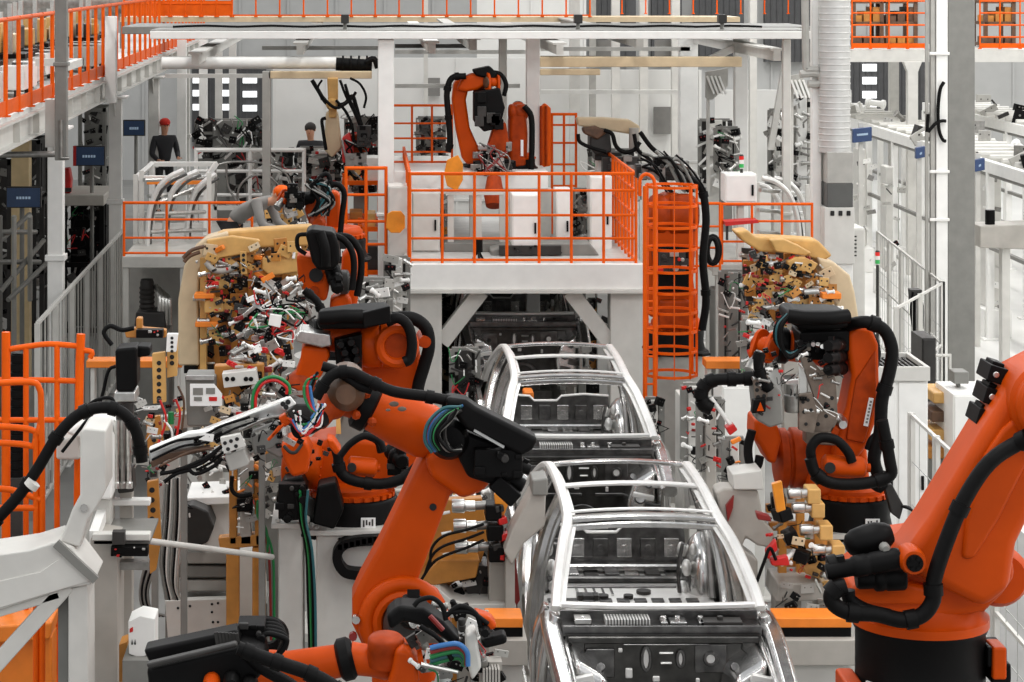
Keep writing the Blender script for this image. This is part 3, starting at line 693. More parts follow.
# ------ the large robot with the black drum base, right ---------------------
Y = 14.5
def robot_near_right():
    c = at(920, 690, Y); c.y = Y
    t = thing('industrial_robot', 'big orange robot on a black drum base, arm leaning out over a thick black hose', 'robot', c, 'orange robots on the line')
    r = m(64, Y); b = MB()
    z0 = zat(694, Y); z1 = zat(622, Y)
    b.lathe((c.x, Y, z0), (0, 0, z1-z0), [(r*1.02, 0), (r*1.02, .12), (r, .15), (r, .9), (r*1.03, .94), (r*1.03, 1)], 40); b.use(1)
    for a in (-1.0, .5): b.box((c.x+r*math.sin(a), Y-r*math.cos(a), z0+.05), (.11, .02, .16), Matrix.Rotation(a, 3, 'Z'))
    b.put('base', [BLACK, PAPER], t)
    for px, py in ((992, 652), (996, 668)):
        b = MB(); b.box(at(px, py, Y-.1), (.12, .25, .12)); b.put('connector_box', BLACK, t, .015)
    b = MB(); b.lo(xat(982, Y), xat(996, Y), Y-.25, Y-.05, zat(668, Y), zat(636, Y)); b.put('terminal_cover', ORANGE, t, .015)
    b = MB(); b.lo(xat(838, Y), xat(856, Y), Y-.3, Y+.1, zat(700, Y), zat(672, Y)); b.put('mounting_foot', ORANGE, t, .02)
    # carousel: disc and cast saddle
    b = MB(); b.lathe((c.x, Y, z1), (0, 0, m(34, Y)), [(r*1.06, 0), (r*1.06, .25), (r*.98, .35), (r*.9, .9), (r*.7, 1)], 40); cs = b.put('carousel', ORANGE, t, ang=45)
    b = MB(); b.px([(853, 606), (862, 578), (888, 560), (902, 548), (960, 540), (1012, 552), (1018, 578), (1004, 596), (986, 614), (930, 622), (880, 618)], Y-.36, .62); b.put('saddle', ORANGE, cs, .06, 3)
    b = MB(); b.px([(850, 590), (872, 574), (940, 590), (935, 606), (860, 606)], Y-.44, .3); b.put('web', ORANGE, cs, .04, 3)
    # big round shoulder at the back right, and the link arm
    S = at(962, 562, Y-.2); E = at(1052, 376, Y-.2)
    b = MB(); b.lathe(at(988, 566, Y+.1), (0, -.32, 0), [(m(28, Y), 0), (m(30, Y), .2), (m(30, Y), .8), (m(24, Y), 1)], 30); b.put('shoulder_disc', ORANGE, t)
    b = MB(); b.px([(898, 556), (912, 545), (930, 520), (960, 470), (984, 430), (1003, 400), (1012, 384), (1018, 372), (1060, 350), (1095, 372), (1080, 410), (1046, 470), (1030, 520), (1018, 545), (1012, 590), (985, 610), (945, 590), (905, 570)], Y-.55, .42)
    la = b.put('link_arm', ORANGE, t, .07, 4)
    b = MB(); b.px([(985, 455), (1002, 430), (1030, 405), (1040, 440), (1000, 520), (975, 560), (962, 560), (966, 520)], Y-.58, .06); b.put('cast_rib', ORANGE, la, .03, 2)
    c2 = at(908, 556, Y-.6); b = MB(); b.lathe(c2, (0, -.16, 0), [(m(13, Y), 0), (m(13, Y), .7), (m(11, Y), 1)], 22); b.use(1); b.cyl(c2+V((0, -.155, 0)), c2+V((0, -.18, 0)), m(8, Y), n=18); b.use(1)
    bolts(b, c2+V((0, -.17, 0)), (0, -1, 0), m(5.5, Y), 6, .012, .02); b.put('pivot_eye', [ORANGE, BLACK], la)
    # elbow ring and black arm motors at the top right
    ec = at(1046, 400, Y-.5)
    b = MB(); b.lathe(ec+V((0, .3, 0)), (0, -.5, 0), [(m(38, Y), 0), (m(40, Y), .1), (m(40, Y), .8), (m(36, Y), .85), (m(36, Y), 1)], 32); b.ring(ec+V((0, -.22, 0)), (0, 1, 0), m(30, Y), .05, 30); b.put('elbow_housing', ORANGE, t)
    for i, (px, py) in enumerate(((1000, 374), (996, 396), (989, 417))):
        b = MB(); p = at(px, py, Y-.25); R = Matrix.Rotation(-.28, 3, 'Y').to_3x3() if False else Matrix.Rotation(.3, 3, 'Y')
        b.box(p, (m(34, Y), .26, m(16, Y)), R); b.box(p+R @ V((-m(8, Y), 0, m(9, Y))), (m(12, Y), .16, m(5, Y)), R); b.box(p+R @ V((m(10, Y), 0, m(8.5, Y))), (m(8, Y), .2, m(4, Y)), R)
        b.use(1); b.cyl(p+R @ V((-m(10, Y), -.128, 0)), p+R @ V((-m(10, Y), -.14, 0)), .02, n=8); b.put('arm_motor', [BLACK, SILVER], t, .015)
    # three black motors on the saddle
    b = MB(); A = at(892, 533, Y-.5); B_ = at(845, 546, Y-.5); q = m(14.5, Y); b.lathe(A, B_-A, [(q*.55, 0), (q*.8, .1), (q, .3), (q*1.02, .55), (q*.92, .8), (q*.66, .94), (q*.3, 1)], 22); b.put('swing_motor', BLACK, t); b = MB(); b.lathe(at(884, 547, Y-.62), (0, -.06, 0), [(m(5, Y), 0), (m(5, Y), .7), (m(3, Y), 1)], 14); b.put('motor_plug', GREY, t)
    motor(t, at(900, 558, Y-.66), at(826, 572, Y-.66), m(10.5, Y), 'shoulder_motor')
    motor(t, at(905, 576, Y-.52), at(856, 578, Y-.52), m(13.5, Y), 'brake_motor')
    b = MB(); q = at(833, 567, Y-.62); b.lathe(at(840, 566, Y-.62), at(828, 569, Y-.62)-at(840, 566, Y-.62), [(m(10, Y), 0), (m(12.5, Y), .2), (m(12.5, Y), .9), (m(9, Y), 1)], 20); b.put('motor_cap', BLACK, t)
    px_tube(t, 'hose', [(1070, 420, -.3), (1024, 440), (990, 462), (964, 500), (945, 545), (934, 580), (933, 600), (922, 615), (902, 620), (876, 614), (848, 612), (832, 602), (834, 590), (846, 586)], Y-.72, 8, cuffs=6)
    px_tube(t, 'hose', [(848, 590), (850, 600), (866, 610), (890, 616)], Y-.62, 7)
    return t
robot_near_right()
# ------ robot at the front, orange arm rising to the left-pointing forearm ---
def robot_front():
    Y = 14.5
    t = thing('industrial_robot', 'orange robot with brown-capped wrist and long black box on its forearm', 'robot', at(405, 700, Y+.3), 'orange robots on the line')
    b = MB(); b.lathe((xat(404, Y+.4), Y+.4, .75), (0, 0, .55), [(.46, 0), (.46, .1), (.38, .2), (.38, 1)], 28); b.put('base', BLACK, t)
    b = MB(); b.lathe((xat(404, Y+.4), Y+.4, 1.3), (0, 0, .35), [(.42, 0), (.42, .3), (.3, 1)], 28); b.put('carousel', ORANGE, t)
    b = MB(); b.px([(372, 700), (372, 640), (396, 606), (424, 616), (436, 650), (436, 700)], Y+.36, .25); b.put('saddle', ORANGE, t, .05)
    S = at(403, 618, Y); E = at(464, 462, Y)
    b = MB(); b.px([(352, 600), (360, 582), (380, 545), (402, 500), (420, 462), (428, 452), (470, 452), (492, 470), (484, 492), (462, 500), (452, 492), (432, 545), (414, 592), (440, 600), (446, 625), (430, 660), (385, 666), (364, 650), (352, 625)], Y, .34)
    la = b.put('link_arm', ORANGE, t, .06, 4)
    b = MB(); c = at(433, 507, Y-.001); b.cyl(c, c+V((0, -.006, 0)), m(3.6, Y), n=14); b.put('access_hole', HOLE, la)
    b = MB(); b.ring(at(404, 622, Y-.01), (0, 1, 0), m(38, Y), .05, 30, 10); b.ring(at(404, 622, Y-.03), (0, 1, 0), m(27, Y), .035, 28, 8); b.put('hub_ring', ORANGE, la)
    for px, py in ((356, 618), (353, 635), (406, 596), (408, 600)):
        b = MB(); p = at(px, py, Y-.02); b.cyl(p, p+V((0, -.05, 0)), .025, n=8); b.put('grease_plug', SILVER if py < 630 else DKRED, la)
    b = MB(); b.lathe(at(408, 622, Y-.02), (0, -.2, 0), [(m(25, Y), 0), (m(25, Y), .5), (m(20, Y), 1)], 24); b.put('hub_disc', DARK, t)
    motor(t, at(412, 612, Y-.1), at(414, 612, Y-.55), m(17, Y), 'shoulder_motor')
    # elbow block and forearm tube
    b = MB(); b.px([(424, 456), (440, 448), (476, 458), (494, 470), (488, 490), (462, 500), (430, 478)], Y-.12, .5); b.put('elbow_housing', ORANGE, t, .05, 3)
    E2 = at(448, 442, Y+.05); W = at(346, 394, Y-.05)
    b = MB(); A = at(432, 434, Y+.05); B = at(368, 405, Y); r = m(27, Y)
    b.lathe(A, B-A, [(r*.95, 0), (r*1.02, .1), (r*1.0, .5), (r*.86, .9), (r*.84, 1)], 26); fa = b.put('forearm', ORANGE, t, ang=45)
    for (px, py, w_, h_) in ((394, 404, 10, 5), (402, 409, 9, 4), (388, 410, 5, 3)):
        b = MB(); b.ball(at(px, py, Y-.235+.004*(w_-8)), m(w_*.5, Y), 10, (1, .12, .55)); b.put('worn_patch', GUNMETAL, fa)
    b = MB(); A2 = at(374, 408, Y); B2 = at(358, 400, Y); b.lathe(A2, B2-A2, [(r*.86, 0), (r*1.0, .15), (r*1.0, .8), (r*.84, 1)], 26); b.put('collar', BLACK, fa)
    b = MB(); A3 = at(362, 402, Y); b.lathe(A3, at(336, 392, Y-.1)-A3, [(r*.7, 0), (r*.74, .5), (r*.6, 1)], 22); b.put('wrist', DKOR, t)
    b = MB(); wc = at(346, 391, Y-.2); b.lathe(wc+V((0, .38, 0)), (0, -.5, 0), [(m(19, Y), 0), (m(20, Y), .3), (m(20, Y), .78), (m(17, Y), .92), (m(10, Y), 1)], 26); b.put('joint_cap', BROWN, t)
    b = MB(); b.lathe(at(338, 398, Y-.15), at(318, 420, Y-.3)-at(338, 398, Y-.15), [(m(15, Y), 0), (m(15, Y), .4), (m(11, Y), .6), (m(11, Y), 1)], 20); b.put('tool_flange', DKOR, t)
    for px, py in ((366, 394), (372, 422), (356, 415)):
        b = MB(); p = at(px, py, Y-.2); b.ball(p, .03, 8); b.put('grease_plug', DKOR, fa)
    # hose pack along the forearm
    px_tube(t, 'hose', [(316, 398), (324, 384), (334, 374), (350, 372), (366, 379), (392, 391), (424, 396), (452, 401)], Y-.34, 5.6, cuffs=4)
    px_tube(t, 'hose', [(322, 366), (340, 372), (356, 384), (372, 390)], Y-.3, 5)
    b = MB(); b.px([(446, 397), (466, 400), (476, 407), (539, 439), (533, 450), (522, 457), (466, 430), (455, 416), (446, 408)], Y-.42, .2); cb = b.put('hose_box', BLACK, t, .03, 3)
    b = MB(); b.beam(at(474, 430, Y-.44), at(504, 447, Y-.44), .02, .015); b.put('cover_strip', SILVER, cb)
    b = MB(); b.px([(462, 430), (500, 445), (520, 456), (528, 470), (512, 482), (494, 486), (468, 478), (458, 458)], Y-.3, .36); b.put('motor_block', BLACK, t, .03, 3)
    handling_block(t, at(498, 462, Y-.35), (.28, .1, .16), 5, BLACK)
    motor(t, at(490, 470, Y-.2), at(524, 486, Y-.25), m(9, Y), 'wrist_motor'); motor(t, at(500, 458, Y-.3), at(530, 470, Y-.3), m(7, Y), 'wrist_motor')
    b = MB(); A = at(494, 480, Y-.3); b.beam(A, at(516, 500, Y-.3), .09, .1); b.put('connector_block', BLACK, t, .012)
    # coloured cables round the elbow
    for i, (mt, rr) in enumerate(((RED, 0), (BLUE, 3), (TEAL, 6), (TEAL, -3), (HOSE, 9), (GREEN, 11), (HOSE, 13))):
        px_tube(t, 'cable', [(464-i, 404+i), (444+rr*.3, 410+rr*.5), (430+rr*.6, 424+rr*.4), (427+rr*.7, 440), (434+rr*.6, 452-rr*.2)], Y-.4-i*.012, 1.9, mt, 7)
    R_ = random.Random(4)
    for i in range(9): px_tube(t, 'cable', [(462-R_.random()*6, 408+R_.random()*8), (444+R_.random()*8, 416+R_.random()*8), (438+R_.random()*8, 434), (446+R_.random()*8, 450), (462, 452-R_.random()*8)], Y-.42-i*.01, R_.uniform(1, 1.7), R_.choice((HOSE, TEAL, BLACK, DARK, GREY)), 7)
    b = MB(); b.lathe(at(448, 436, Y-.2), (0, -.18, 0), [(m(20, Y), 0), (m(20, Y), .6), (m(15, Y), 1)], 22); b.put('elbow_cover', BLACK, t)
    return t
robot_front()
# pedestals under the two front robots
pedestal('robot_pedestal', 'white steel pedestal under the big robot with black drum base', 880, 962, 694, 14.3, .5, plate=False)
pedestal('robot_pedestal', 'low steel pedestal under the front robot with the brown-capped wrist', 355, 445, 863, 14.6, .6)
# ------ robot at the bottom edge --------------------------------------------
def robot_bottom():
    Y = 12.6
    t = thing('industrial_robot', 'orange robot cut by the bottom edge, black ribbed box behind its forearm', 'robot', at(230, 760, Y), 'orange robots on the line')
    b = MB(); cx = xat(215, Y+.3); b.lathe((cx, Y+.4, 1.25), (0, 0, .7), [(.5, 0), (.5, .1), (.4, .2), (.4, 1)], 26); b.put('base', BLACK, t)
    S = V((cx, Y+.4, 2.1)); E = at(228, 690, Y+.1)
    link(t, S, E, TOCAM, .3, .2, .3)
    A = at(236, 676, Y); B = at(345, 660, Y-.05); r = m(17, Y)
    b = MB(); b.lathe(A, B-A, [(r*1.2, 0), (r*1.25, .3), (r, .5), (r*.95, 1)], 24); fa = b.put('forearm', ORANGE, t, ang=45)
    b = MB(); b.lathe(at(338, 661, Y-.05), at(354, 657, Y-.05)-at(338, 661, Y-.05), [(r, 0), (r*1.25, .2), (r*1.25, .75), (r*1.05, 1)], 24); b.put('collar', BLACK, fa)
    b = MB(); b.lathe(at(350, 658, Y-.05), at(396, 664, Y-.05)-at(350, 658, Y-.05), [(r*.95, 0), (r*.9, .5), (r*1.0, .8), (r*.7, 1)], 24); w = b.put('wrist', ORANGE, t, ang=45)
    b = MB(); b.lathe(at(386, 664, Y-.1), at(386, 636, Y-.12)-at(386, 664, Y-.1), [(m(18, Y), 0), (m(19, Y), .3), (m(18, Y), .5), (m(18.5, Y), .56), (m(18, Y), .9), (m(15, Y), 1)], 26); b.put('joint_cap', DKOR, w, ang=45)
    b = MB(); b.px([(396, 648), (410, 650), (418, 664), (420, 685), (402, 700), (386, 690), (392, 670)], Y-.25, .26); b.put('wrist_fork', ORANGE, w, .05, 3)
    # black ribbed channel box
    b = MB(); b.px([(143, 650), (238, 630), (241, 642), (150, 665)], Y-.5, .16); b.put('hose_cover', BLACK, t, .02, 3)
    b = MB(); b.px([(146, 668), (242, 646), (264, 650), (268, 668), (240, 700), (150, 700)], Y-.6, .3); hc = b.put('motor_cover', BLACK, t, .03, 3)
    b = MB(); b.px([(146, 664), (236, 643), (238, 647), (148, 669)], Y-.66, .06); b.put('cover_lip', DARK, hc, .01)
    b = MB()
    for i in range(7): b.beam(at(216+i*3.4, 632+i*.2, Y-.52), at(218+i*3.4, 645, Y-.52), .012, .02)
    b.put('rib', DARK, hc)
    for px, py, mt in ((232, 678, BLACK), (250, 682, BLACK), (212, 680, ORANGE)):
        b = MB(); p = at(px, py, Y-.6); b.lathe(p, (0, -.12, 0), [(m(8, Y), 0), (m(8, Y), .6), (m(5, Y), 1)], 16); b.put('end_cap', mt, hc)
    handling_block(t, at(252, 640, Y-.3), (.14, .2, .2), 3, BLACK, 8)
    px_tube(t, 'hose', [(238, 648), (256, 655), (282, 664), (306, 672), (330, 684), (350, 700)], Y-.75, 7, cuffs=4)
    px_tube(t, 'hose', [(244, 652), (262, 668), (290, 684), (310, 700)], Y-.62, 6)
    for i in range(5): px_tube(t, 'cable', [(250, 632+i*3), (262+i, 622+i*3), (276+i*2, 622+i*4), (284+i*.5, 636+i*2), (278, 656)], Y-.2-i*.05, 3, HOSE, 7)
    return t
robot_bottom()
pedestal('robot_pedestal', 'low steel pedestal of the robot cut by the bottom edge', 175, 300, 858, 12.7, .6)
# ------ right middle robot ---------------------------------------------------
def robot_right_mid():
    Y = 19.0
    c = at(850, 532, Y)
    t = thing('industrial_robot', 'orange robot with upright arm, white sticker and black arched hose, right of the car bodies', 'robot', c, 'orange robots on the line')
    h = m(38, Y); r = m(40, Y)
    base_unit(t, c, h, r)
    carousel(t, c+UP*h, r*.92, m(14, Y))
    # saddle and shoulder housings
    b = MB(); b.px([(806, 498), (808, 440), (818, 424), (846, 420), (868, 450), (872, 490), (858, 500)], Y-.2, .5); b.put('saddle', ORANGE, t, .06, 3)
    axis_housing(t, at(774, 458, Y+.05), at(812, 458, Y+.05), m(30, Y), DKOR)
    b = MB(); b.px([(755, 418), (778, 424), (782, 440), (776, 466), (768, 462), (760, 446), (754, 440)], Y-.3, .4); b.put('cast_bracket', ORANGE, t, .04, 3)
    S = at(845, 455, Y-.1)
    b = MB(); b.px([(836, 436), (846, 408), (852, 376), (848, 350), (848, 334), (856, 327), (872, 328), (879, 345), (880, 392), (877, 420), (868, 446), (856, 462), (832, 462)], Y-.3, .34)
    la = b.put('link_arm', ORANGE, t, .05, 4)
    b = MB(); b.px([(856, 380), (876, 350), (877, 402), (864, 444), (846, 440)], Y-.32, .04); b.put('cast_rib', DKOR, la, .015)
    R = Matrix.Rotation(.2, 3, 'Y'); p = at(868.5, 412, Y-.335)
    b = MB(); b.box(p, (m(4.5, Y), .012, m(28, Y)), R); b.use(1)
    for i in range(7): b.box(p+R @ V((0, -.006, m(-10+i*3.4, Y))), (m(2, Y), .006, m(2, Y)), R)
    b.put('white_sticker', [PAPER, GREY], la)
    balancer(t, at(822, 465, Y-.55), at(870, 468, Y-.55), m(10.5, Y))
    for px, py in ((838, 420), (830, 426)):
        b = MB(); b.lathe(at(px, py, Y-.3), (0, -.2, 0), [(m(7, Y), 0), (m(7, Y), .5), (m(4, Y), 1)], 14); b.put('pivot_pin', DKOR if px < 835 else SILVER, t)
    # forearm to the left, with cover, motors, wrist
    forearm(t, at(848, 350, Y+.05), at(778, 345, Y+.05), m(22, Y), m(15, Y))
    wrist(t, at(766, 346, Y), at(752, 372, Y-.1), m(12, Y), ORANGE, DKOR)
    b = MB(); b.px([(786, 314), (792, 309), (806, 311), (836, 311), (849, 313), (850, 327), (838, 330), (812, 331), (800, 329), (790, 323)], Y-.35, .42); b.put('hose_cover', BLACK, t, .04, 3)
    b = MB(); b.tube([at(788, 316, Y-.4), at(806, 318, Y-.42), at(830, 318, Y-.42), at(848, 316, Y-.38)], m(7, Y), 12, k=4); b.put('hose', BLACK, t)
    b = MB(); b.px([(800, 332), (850, 330), (850, 352), (800, 358)], Y-.3, .4); b.put('arm_casing', BLACK, t, .02)
    for i, (px, py) in enumerate(((846, 344), (846, 356), (846, 368))): motor(t, at(px-4, py, Y-.2), at(px-18, py+2, Y-.62), m(7, Y), 'arm_motor')
    b = MB(); R_ = random.Random(8)
    for i in range(9): b.cyl(at(804+i*4.6, 346+R_.uniform(-4, 6), Y-.32), at(804+i*4.6, 346+R_.uniform(-4, 6), Y-.4), .018, n=8)
    b.put('plug', SILVER, t)
    handling_block(t, at(812, 350, Y-.3), (.26, .1, .14), 12, BLACK, 8)
    for i, mt in enumerate((HOSE, TEAL, HOSE, HOSE)): px_tube(t, 'cable', [(786+i*2, 314), (776+i*2, 326), (776+i*2, 342+i), (790, 352+i*2), (806, 346)], Y-.35-i*.02, 2, mt, 7)
    px_tube(t, 'hose', [(844, 326, .2), (866, 322), (884, 330), (892, 350), (889, 374), (882, 400), (880, 432), (874, 460), (882, 486), (870, 480)], Y-.42, 6.5, cuffs=3)
    px_tube(t, 'hose', [(850, 322), (862, 326), (872, 338), (876, 352), (874, 366)], Y+.25, 5)
    px_tube(t, 'hose', [(812, 462), (811, 448), (820, 438), (836, 440), (848, 452), (852, 462)], Y-.62, 5)
    px_tube(t, 'hose', [(810, 458), (816, 474), (832, 483), (858, 484), (880, 480), (891, 474), (890, 462), (886, 440), (882, 420)], Y-.66, 6, cuffs=3)
    px_tube(t, 'hose', [(752, 430), (748, 448), (750, 464), (757, 466), (760, 456)], Y-.35, 4.5)
    b = MB(); b.px([(884, 486), (892, 484), (904, 506), (900, 520), (892, 514)], Y-.45, .1); b.put('cable_guide', DARK, t, .01)
    for i in range(4): px_tube(t, 'cable', [(898+i*2, 506), (910+i*2, 508+i*2), (914+i, 520+i*3), (906, 540)], Y-.4-i*.03, 1.4, HOSE, 6)
    px_tube(t, 'cable', [(868, 450), (872, 440), (878, 436), (884, 446)], Y-.4, 4)
    return t
robot_right_mid()
pedestal('robot_pedestal', 'white pedestal under the upright-armed robot right of the cars', 812, 888, 533, 18.7, .7)
# ------ left middle robot on the white pedestal ------------------------------
def robot_left_mid():
    Y = 18.4
    c = at(352, 528, Y)
    t = thing('industrial_robot', 'orange robot on tall white pedestals with a flat black hose cover', 'robot', c, 'orange robots on the line')
    h = m(34, Y); r = m(46, Y)
    base_unit(t, c, h, r); carousel(t, c+UP*h, r*.86, m(15, Y))
    b = MB(); b.px([(306, 490), (306, 452), (318, 440), (345, 436), (392, 440), (408, 470), (396, 492), (330, 494)], Y-.15, .5); b.put('saddle', ORANGE, t, .06, 3)
    axis_housing(t, at(282, 460, Y-.1), at(322, 464, Y-.1), m(25, Y), ORANGE)
    S = at(392, 470, Y+.1)
    b = MB(); b.px([(372, 470), (378, 440), (376, 412), (366, 395), (362, 372), (360, 346), (364, 326), (390, 324), (408, 330), (420, 352), (424, 384), (424, 420), (418, 460), (404, 484), (380, 484)], Y+.05, .32)
    la = b.put('link_arm', ORANGE, t, .05, 4)
    ec = at(384, 345, Y+.05)
    b = MB(); b.lathe(at(362, 346, Y-.1), at(402, 344, Y-.1)-at(362, 346, Y-.1), [(m(20, Y), 0), (m(22, Y), .1), (m(22, Y), .42), (m(20.5, Y), .46), (m(22.5, Y), .5), (m(22.5, Y), .9), (m(19, Y), 1)], 26); eh = b.put('elbow_housing', ORANGE, t, ang=45)
    b = MB(); p = at(397, 346, Y-.28); b.ring(p, (-.1, 1, 0), m(17, Y), .04, 26); b.put('bore_rim', ORANGE, eh)
    b = MB(); b.lathe(p+V((0, .0, 0)), (0, .05, 0), [(m(15.5, Y), 0), (m(15.5, Y), 1)], 24); b.put('bore', DKOR, eh)
    px_tube(t, 'hose', [(386, 322), (398, 318), (408, 326), (412, 342), (410, 358), (404, 362)], Y-.36, 5.5)
    px_tube(t, 'hose', [(392, 318), (412, 318), (426, 328), (429, 346), (424, 366), (418, 388), (420, 410), (424, 430)], Y-.05, 6.5)
    b = MB(); b.lathe(at(424, 336, Y+.2), (0, -.3, 0), [(m(8, Y), 0), (m(9, Y), .5), (m(6, Y), 1)], 18); b.put('rear_cap', DKOR, t)
    # forearm pointing left, black cover, motors
    forearm(t, at(366, 338, Y), at(312, 336, Y-.1), m(18, Y), m(14, Y))
    b = MB(); b.px([(316, 322), (320, 316), (352, 311), (388, 309), (390, 323), (366, 329), (320, 330)], Y-.4, .42); hc = b.put('hose_cover', BLACK, t, .03, 3)
    b = MB(); b.tube([at(320, 318, Y-.43), at(344, 316, Y-.45), at(362, 316, Y-.43)], m(7, Y), 12); b.put('hose', BLACK, hc)
    b = MB(); b.px([(362, 313), (390, 306), (391, 323), (364, 328)], Y-.48, .1); b.put('end_box', BLACK, hc, .01)
    b = MB(); b.px([(334, 340), (362, 334), (362, 370), (336, 366)], Y-.3, .3); mb = b.put('arm_casing', BLACK, t, .015)
    for i, (x, y) in enumerate(((340, 344), (350, 342), (344, 352), (354, 350), (346, 360), (356, 359))): motor(t, at(x, y, Y-.2), at(x+1, y+1, Y-.46), m(4.4, Y), 'arm_motor')
    b = MB(); b.px([(295, 336), (300, 330), (330, 334), (332, 346), (322, 348), (296, 342)], Y-.35, .34); b.put('collar', SILVER, t, .015)
    b = MB(); b.px([(302, 346), (328, 348), (330, 356), (322, 376), (314, 384), (298, 386), (293, 380), (300, 362)], Y-.3, .3); b.put('wrist', ORANGE, t, .04, 3)
    b = MB(); b.lathe(at(296, 392, Y-.25), at(306, 376, Y-.2)-at(296, 392, Y-.25), [(m(14, Y), 0), (m(16, Y), .4), (m(12, Y), 1)], 18); b.put('tool_flange', DKOR, t)
    balancer(t, at(348, 465, Y-.5), at(380, 468, Y-.5), m(9, Y))
    px_tube(t, 'hose', [(338, 458), (336, 444), (348, 434), (364, 434), (378, 440), (382, 452)], Y-.55, 5)
    px_tube(t, 'hose', [(338, 452), (340, 470), (352, 480), (380, 484), (404, 478), (418, 466)], Y-.6, 5.5, cuffs=3)
    motor(t, at(392, 450, Y-.3), at(402, 462, Y-.5), m(9, Y), 'shoulder_motor'); handling_block(t, at(398, 466, Y-.35), (.16, .12, .12), 6, BLACK)
    b = MB(); b.px([(284, 480), (302, 476), (308, 488), (306, 520), (282, 522), (276, 500)], Y-.5, .3); b.put('terminal_box', BLACK, t, .02)
    b = MB(); b.px([(318, 486), (336, 482), (344, 510), (334, 530), (312, 524)], Y-.62, .25); b.put('junction_box', BLACK, t, .02)
    handling_block(t, at(292, 500, Y-.55), (.2, .12, .26), 9, BLACK, 9)
    for i, mt in enumerate((HOSE, GREEN, HOSE, TEAL)): px_tube(t, 'cable', [(296+i*4, 490), (300+i*2, 520), (306+i*2, 550), (308+i*2.4, 600), (310+i*2, 668)], Y-.62-i*.02, 1.5, mt, 6)
    return t
robot_left_mid()
g = pedestal('robot_pedestal', 'wide white pedestal with a black cable chain under the left middle robot', 316, 402, 529, 18.0, .8)
b = MB(); Yc = 17.93
b.sweep(smooth_pts([at(x, y, Yc) for x, y in ((392, 538), (356, 540), (342, 545), (337, 556), (342, 568), (354, 573), (396, 574))], 4), [(-.07, -m(4.6, Yc)), (.07, -m(4.6, Yc)), (.07, m(4.6, Yc)), (-.07, m(4.6, Yc))], up=UP)
ch = b.put('cable_chain', BLACK, g)
for i in range(9):
    b = MB(); p = at(340+i*6, 545-i*1.4+2, Yc-.06); b.box(p, (.03, .02, .04)); b.put('chain_link', SILVER if i % 2 else DARK, ch)
pedestal('robot_pedestal', 'narrow white pedestal with green and red cables beside the wide one', 278, 303, 522, 18.1, .6)
# ------ robot behind it with black tilted box --------------------------------
def robot_left_back():
    Y = 22.6
    t = thing('industrial_robot', 'orange robot with a tilted black hose box and twin arched black hoses', 'robot', at(335, 500, Y), 'orange robots on the line')
    c = at(338, 400, Y+.3); b = MB(); b.lathe((c.x, c.y, 0), (0, 0, zat(360, Y)), [(.5, 0), (.5, .03), (.3, .05), (.3, .95), (.42, .97), (.42, 1)], 24); b.put('pedestal_column', LGREY, t)
    base_unit(t, (c.x, c.y, zat(360, Y)), m(22, Y), m(30, Y)); carousel(t, (c.x, c.y, zat(338, Y)), m(30, Y), m(14, Y))
    b = MB(); b.px([(338, 330), (340, 290), (342, 256), (350, 246), (358, 256), (358, 300), (352, 332)], Y+.2, .28); b.put('link_arm', ORANGE, t, .05, 3)
    b = MB(); b.px([(296, 254), (312, 256), (330, 274), (329, 290), (326, 303), (306, 296), (298, 280)], Y-.1, .4); w = b.put('elbow_housing', ORANGE, t, .05, 3)
    b = MB(); p = at(316, 275, Y-.1); b.cyl(p, p+V((0, -.02, 0)), m(7, Y), n=18); b.put('bore', HOLE, w)
    b = MB(); p = at(314, 291, Y-.1); b.cyl(p, p+V((0, -.03, 0)), m(5, Y), n=16); b.put('joint_cap', DKOR, w)
    b = MB(); b.px([(305, 233), (311, 229), (334, 232), (339, 246), (340, 262), (334, 270), (318, 271), (312, 262)], Y-.5, .45); hc = b.put('hose_cover', BLACK, t, .04, 3)
    b = MB(); b.tube([at(320, 232, Y-.53), at(325, 248, Y-.55), at(326, 266, Y-.53)], m(5, Y), 10, k=3); b.put('hose', BLACK, hc)
    px_tube(t, 'hose', [(336, 236), (350, 238), (360, 252), (361, 272), (357, 296)], Y-.2, 3.6)
    px_tube(t, 'hose', [(330, 234), (344, 240), (352, 252), (354, 268), (352, 290)], Y-.3, 3.4)
    px_tube(t, 'hose', [(308, 234), (298, 236), (298, 248), (306, 254)], Y-.3, 2.2)
    motor(t, at(332, 268, Y-.1), at(338, 290, Y-.3), m(8, Y), 'arm_motor')
    axis_housing(t, at(334, 282, Y), at(350, 282, Y), m(12, Y), DARK, 'arm_casing')
    b = MB(); b.lathe(at(306, 296, Y-.1), at(300, 312, Y-.2)-at(306, 296, Y-.1), [(m(10, Y), 0), (m(10, Y), .5), (m(7, Y), 1)], 16); b.put('tool_flange', DARK, t)
    b = MB(); b.lathe(at(296, 300, Y-.3), at(282, 284, Y-.35)-at(296, 300, Y-.3), [(m(12, Y), 0), (m(13, Y), .5), (m(9, Y), 1)], 16); b.put('joint_cap', BROWN, t)
    b = MB(); b.px([(330, 300), (345, 292), (352, 300), (350, 345), (328, 345)], Y, .4); b.put('saddle', ORANGE, t, .04)
    return t
robot_left_back()
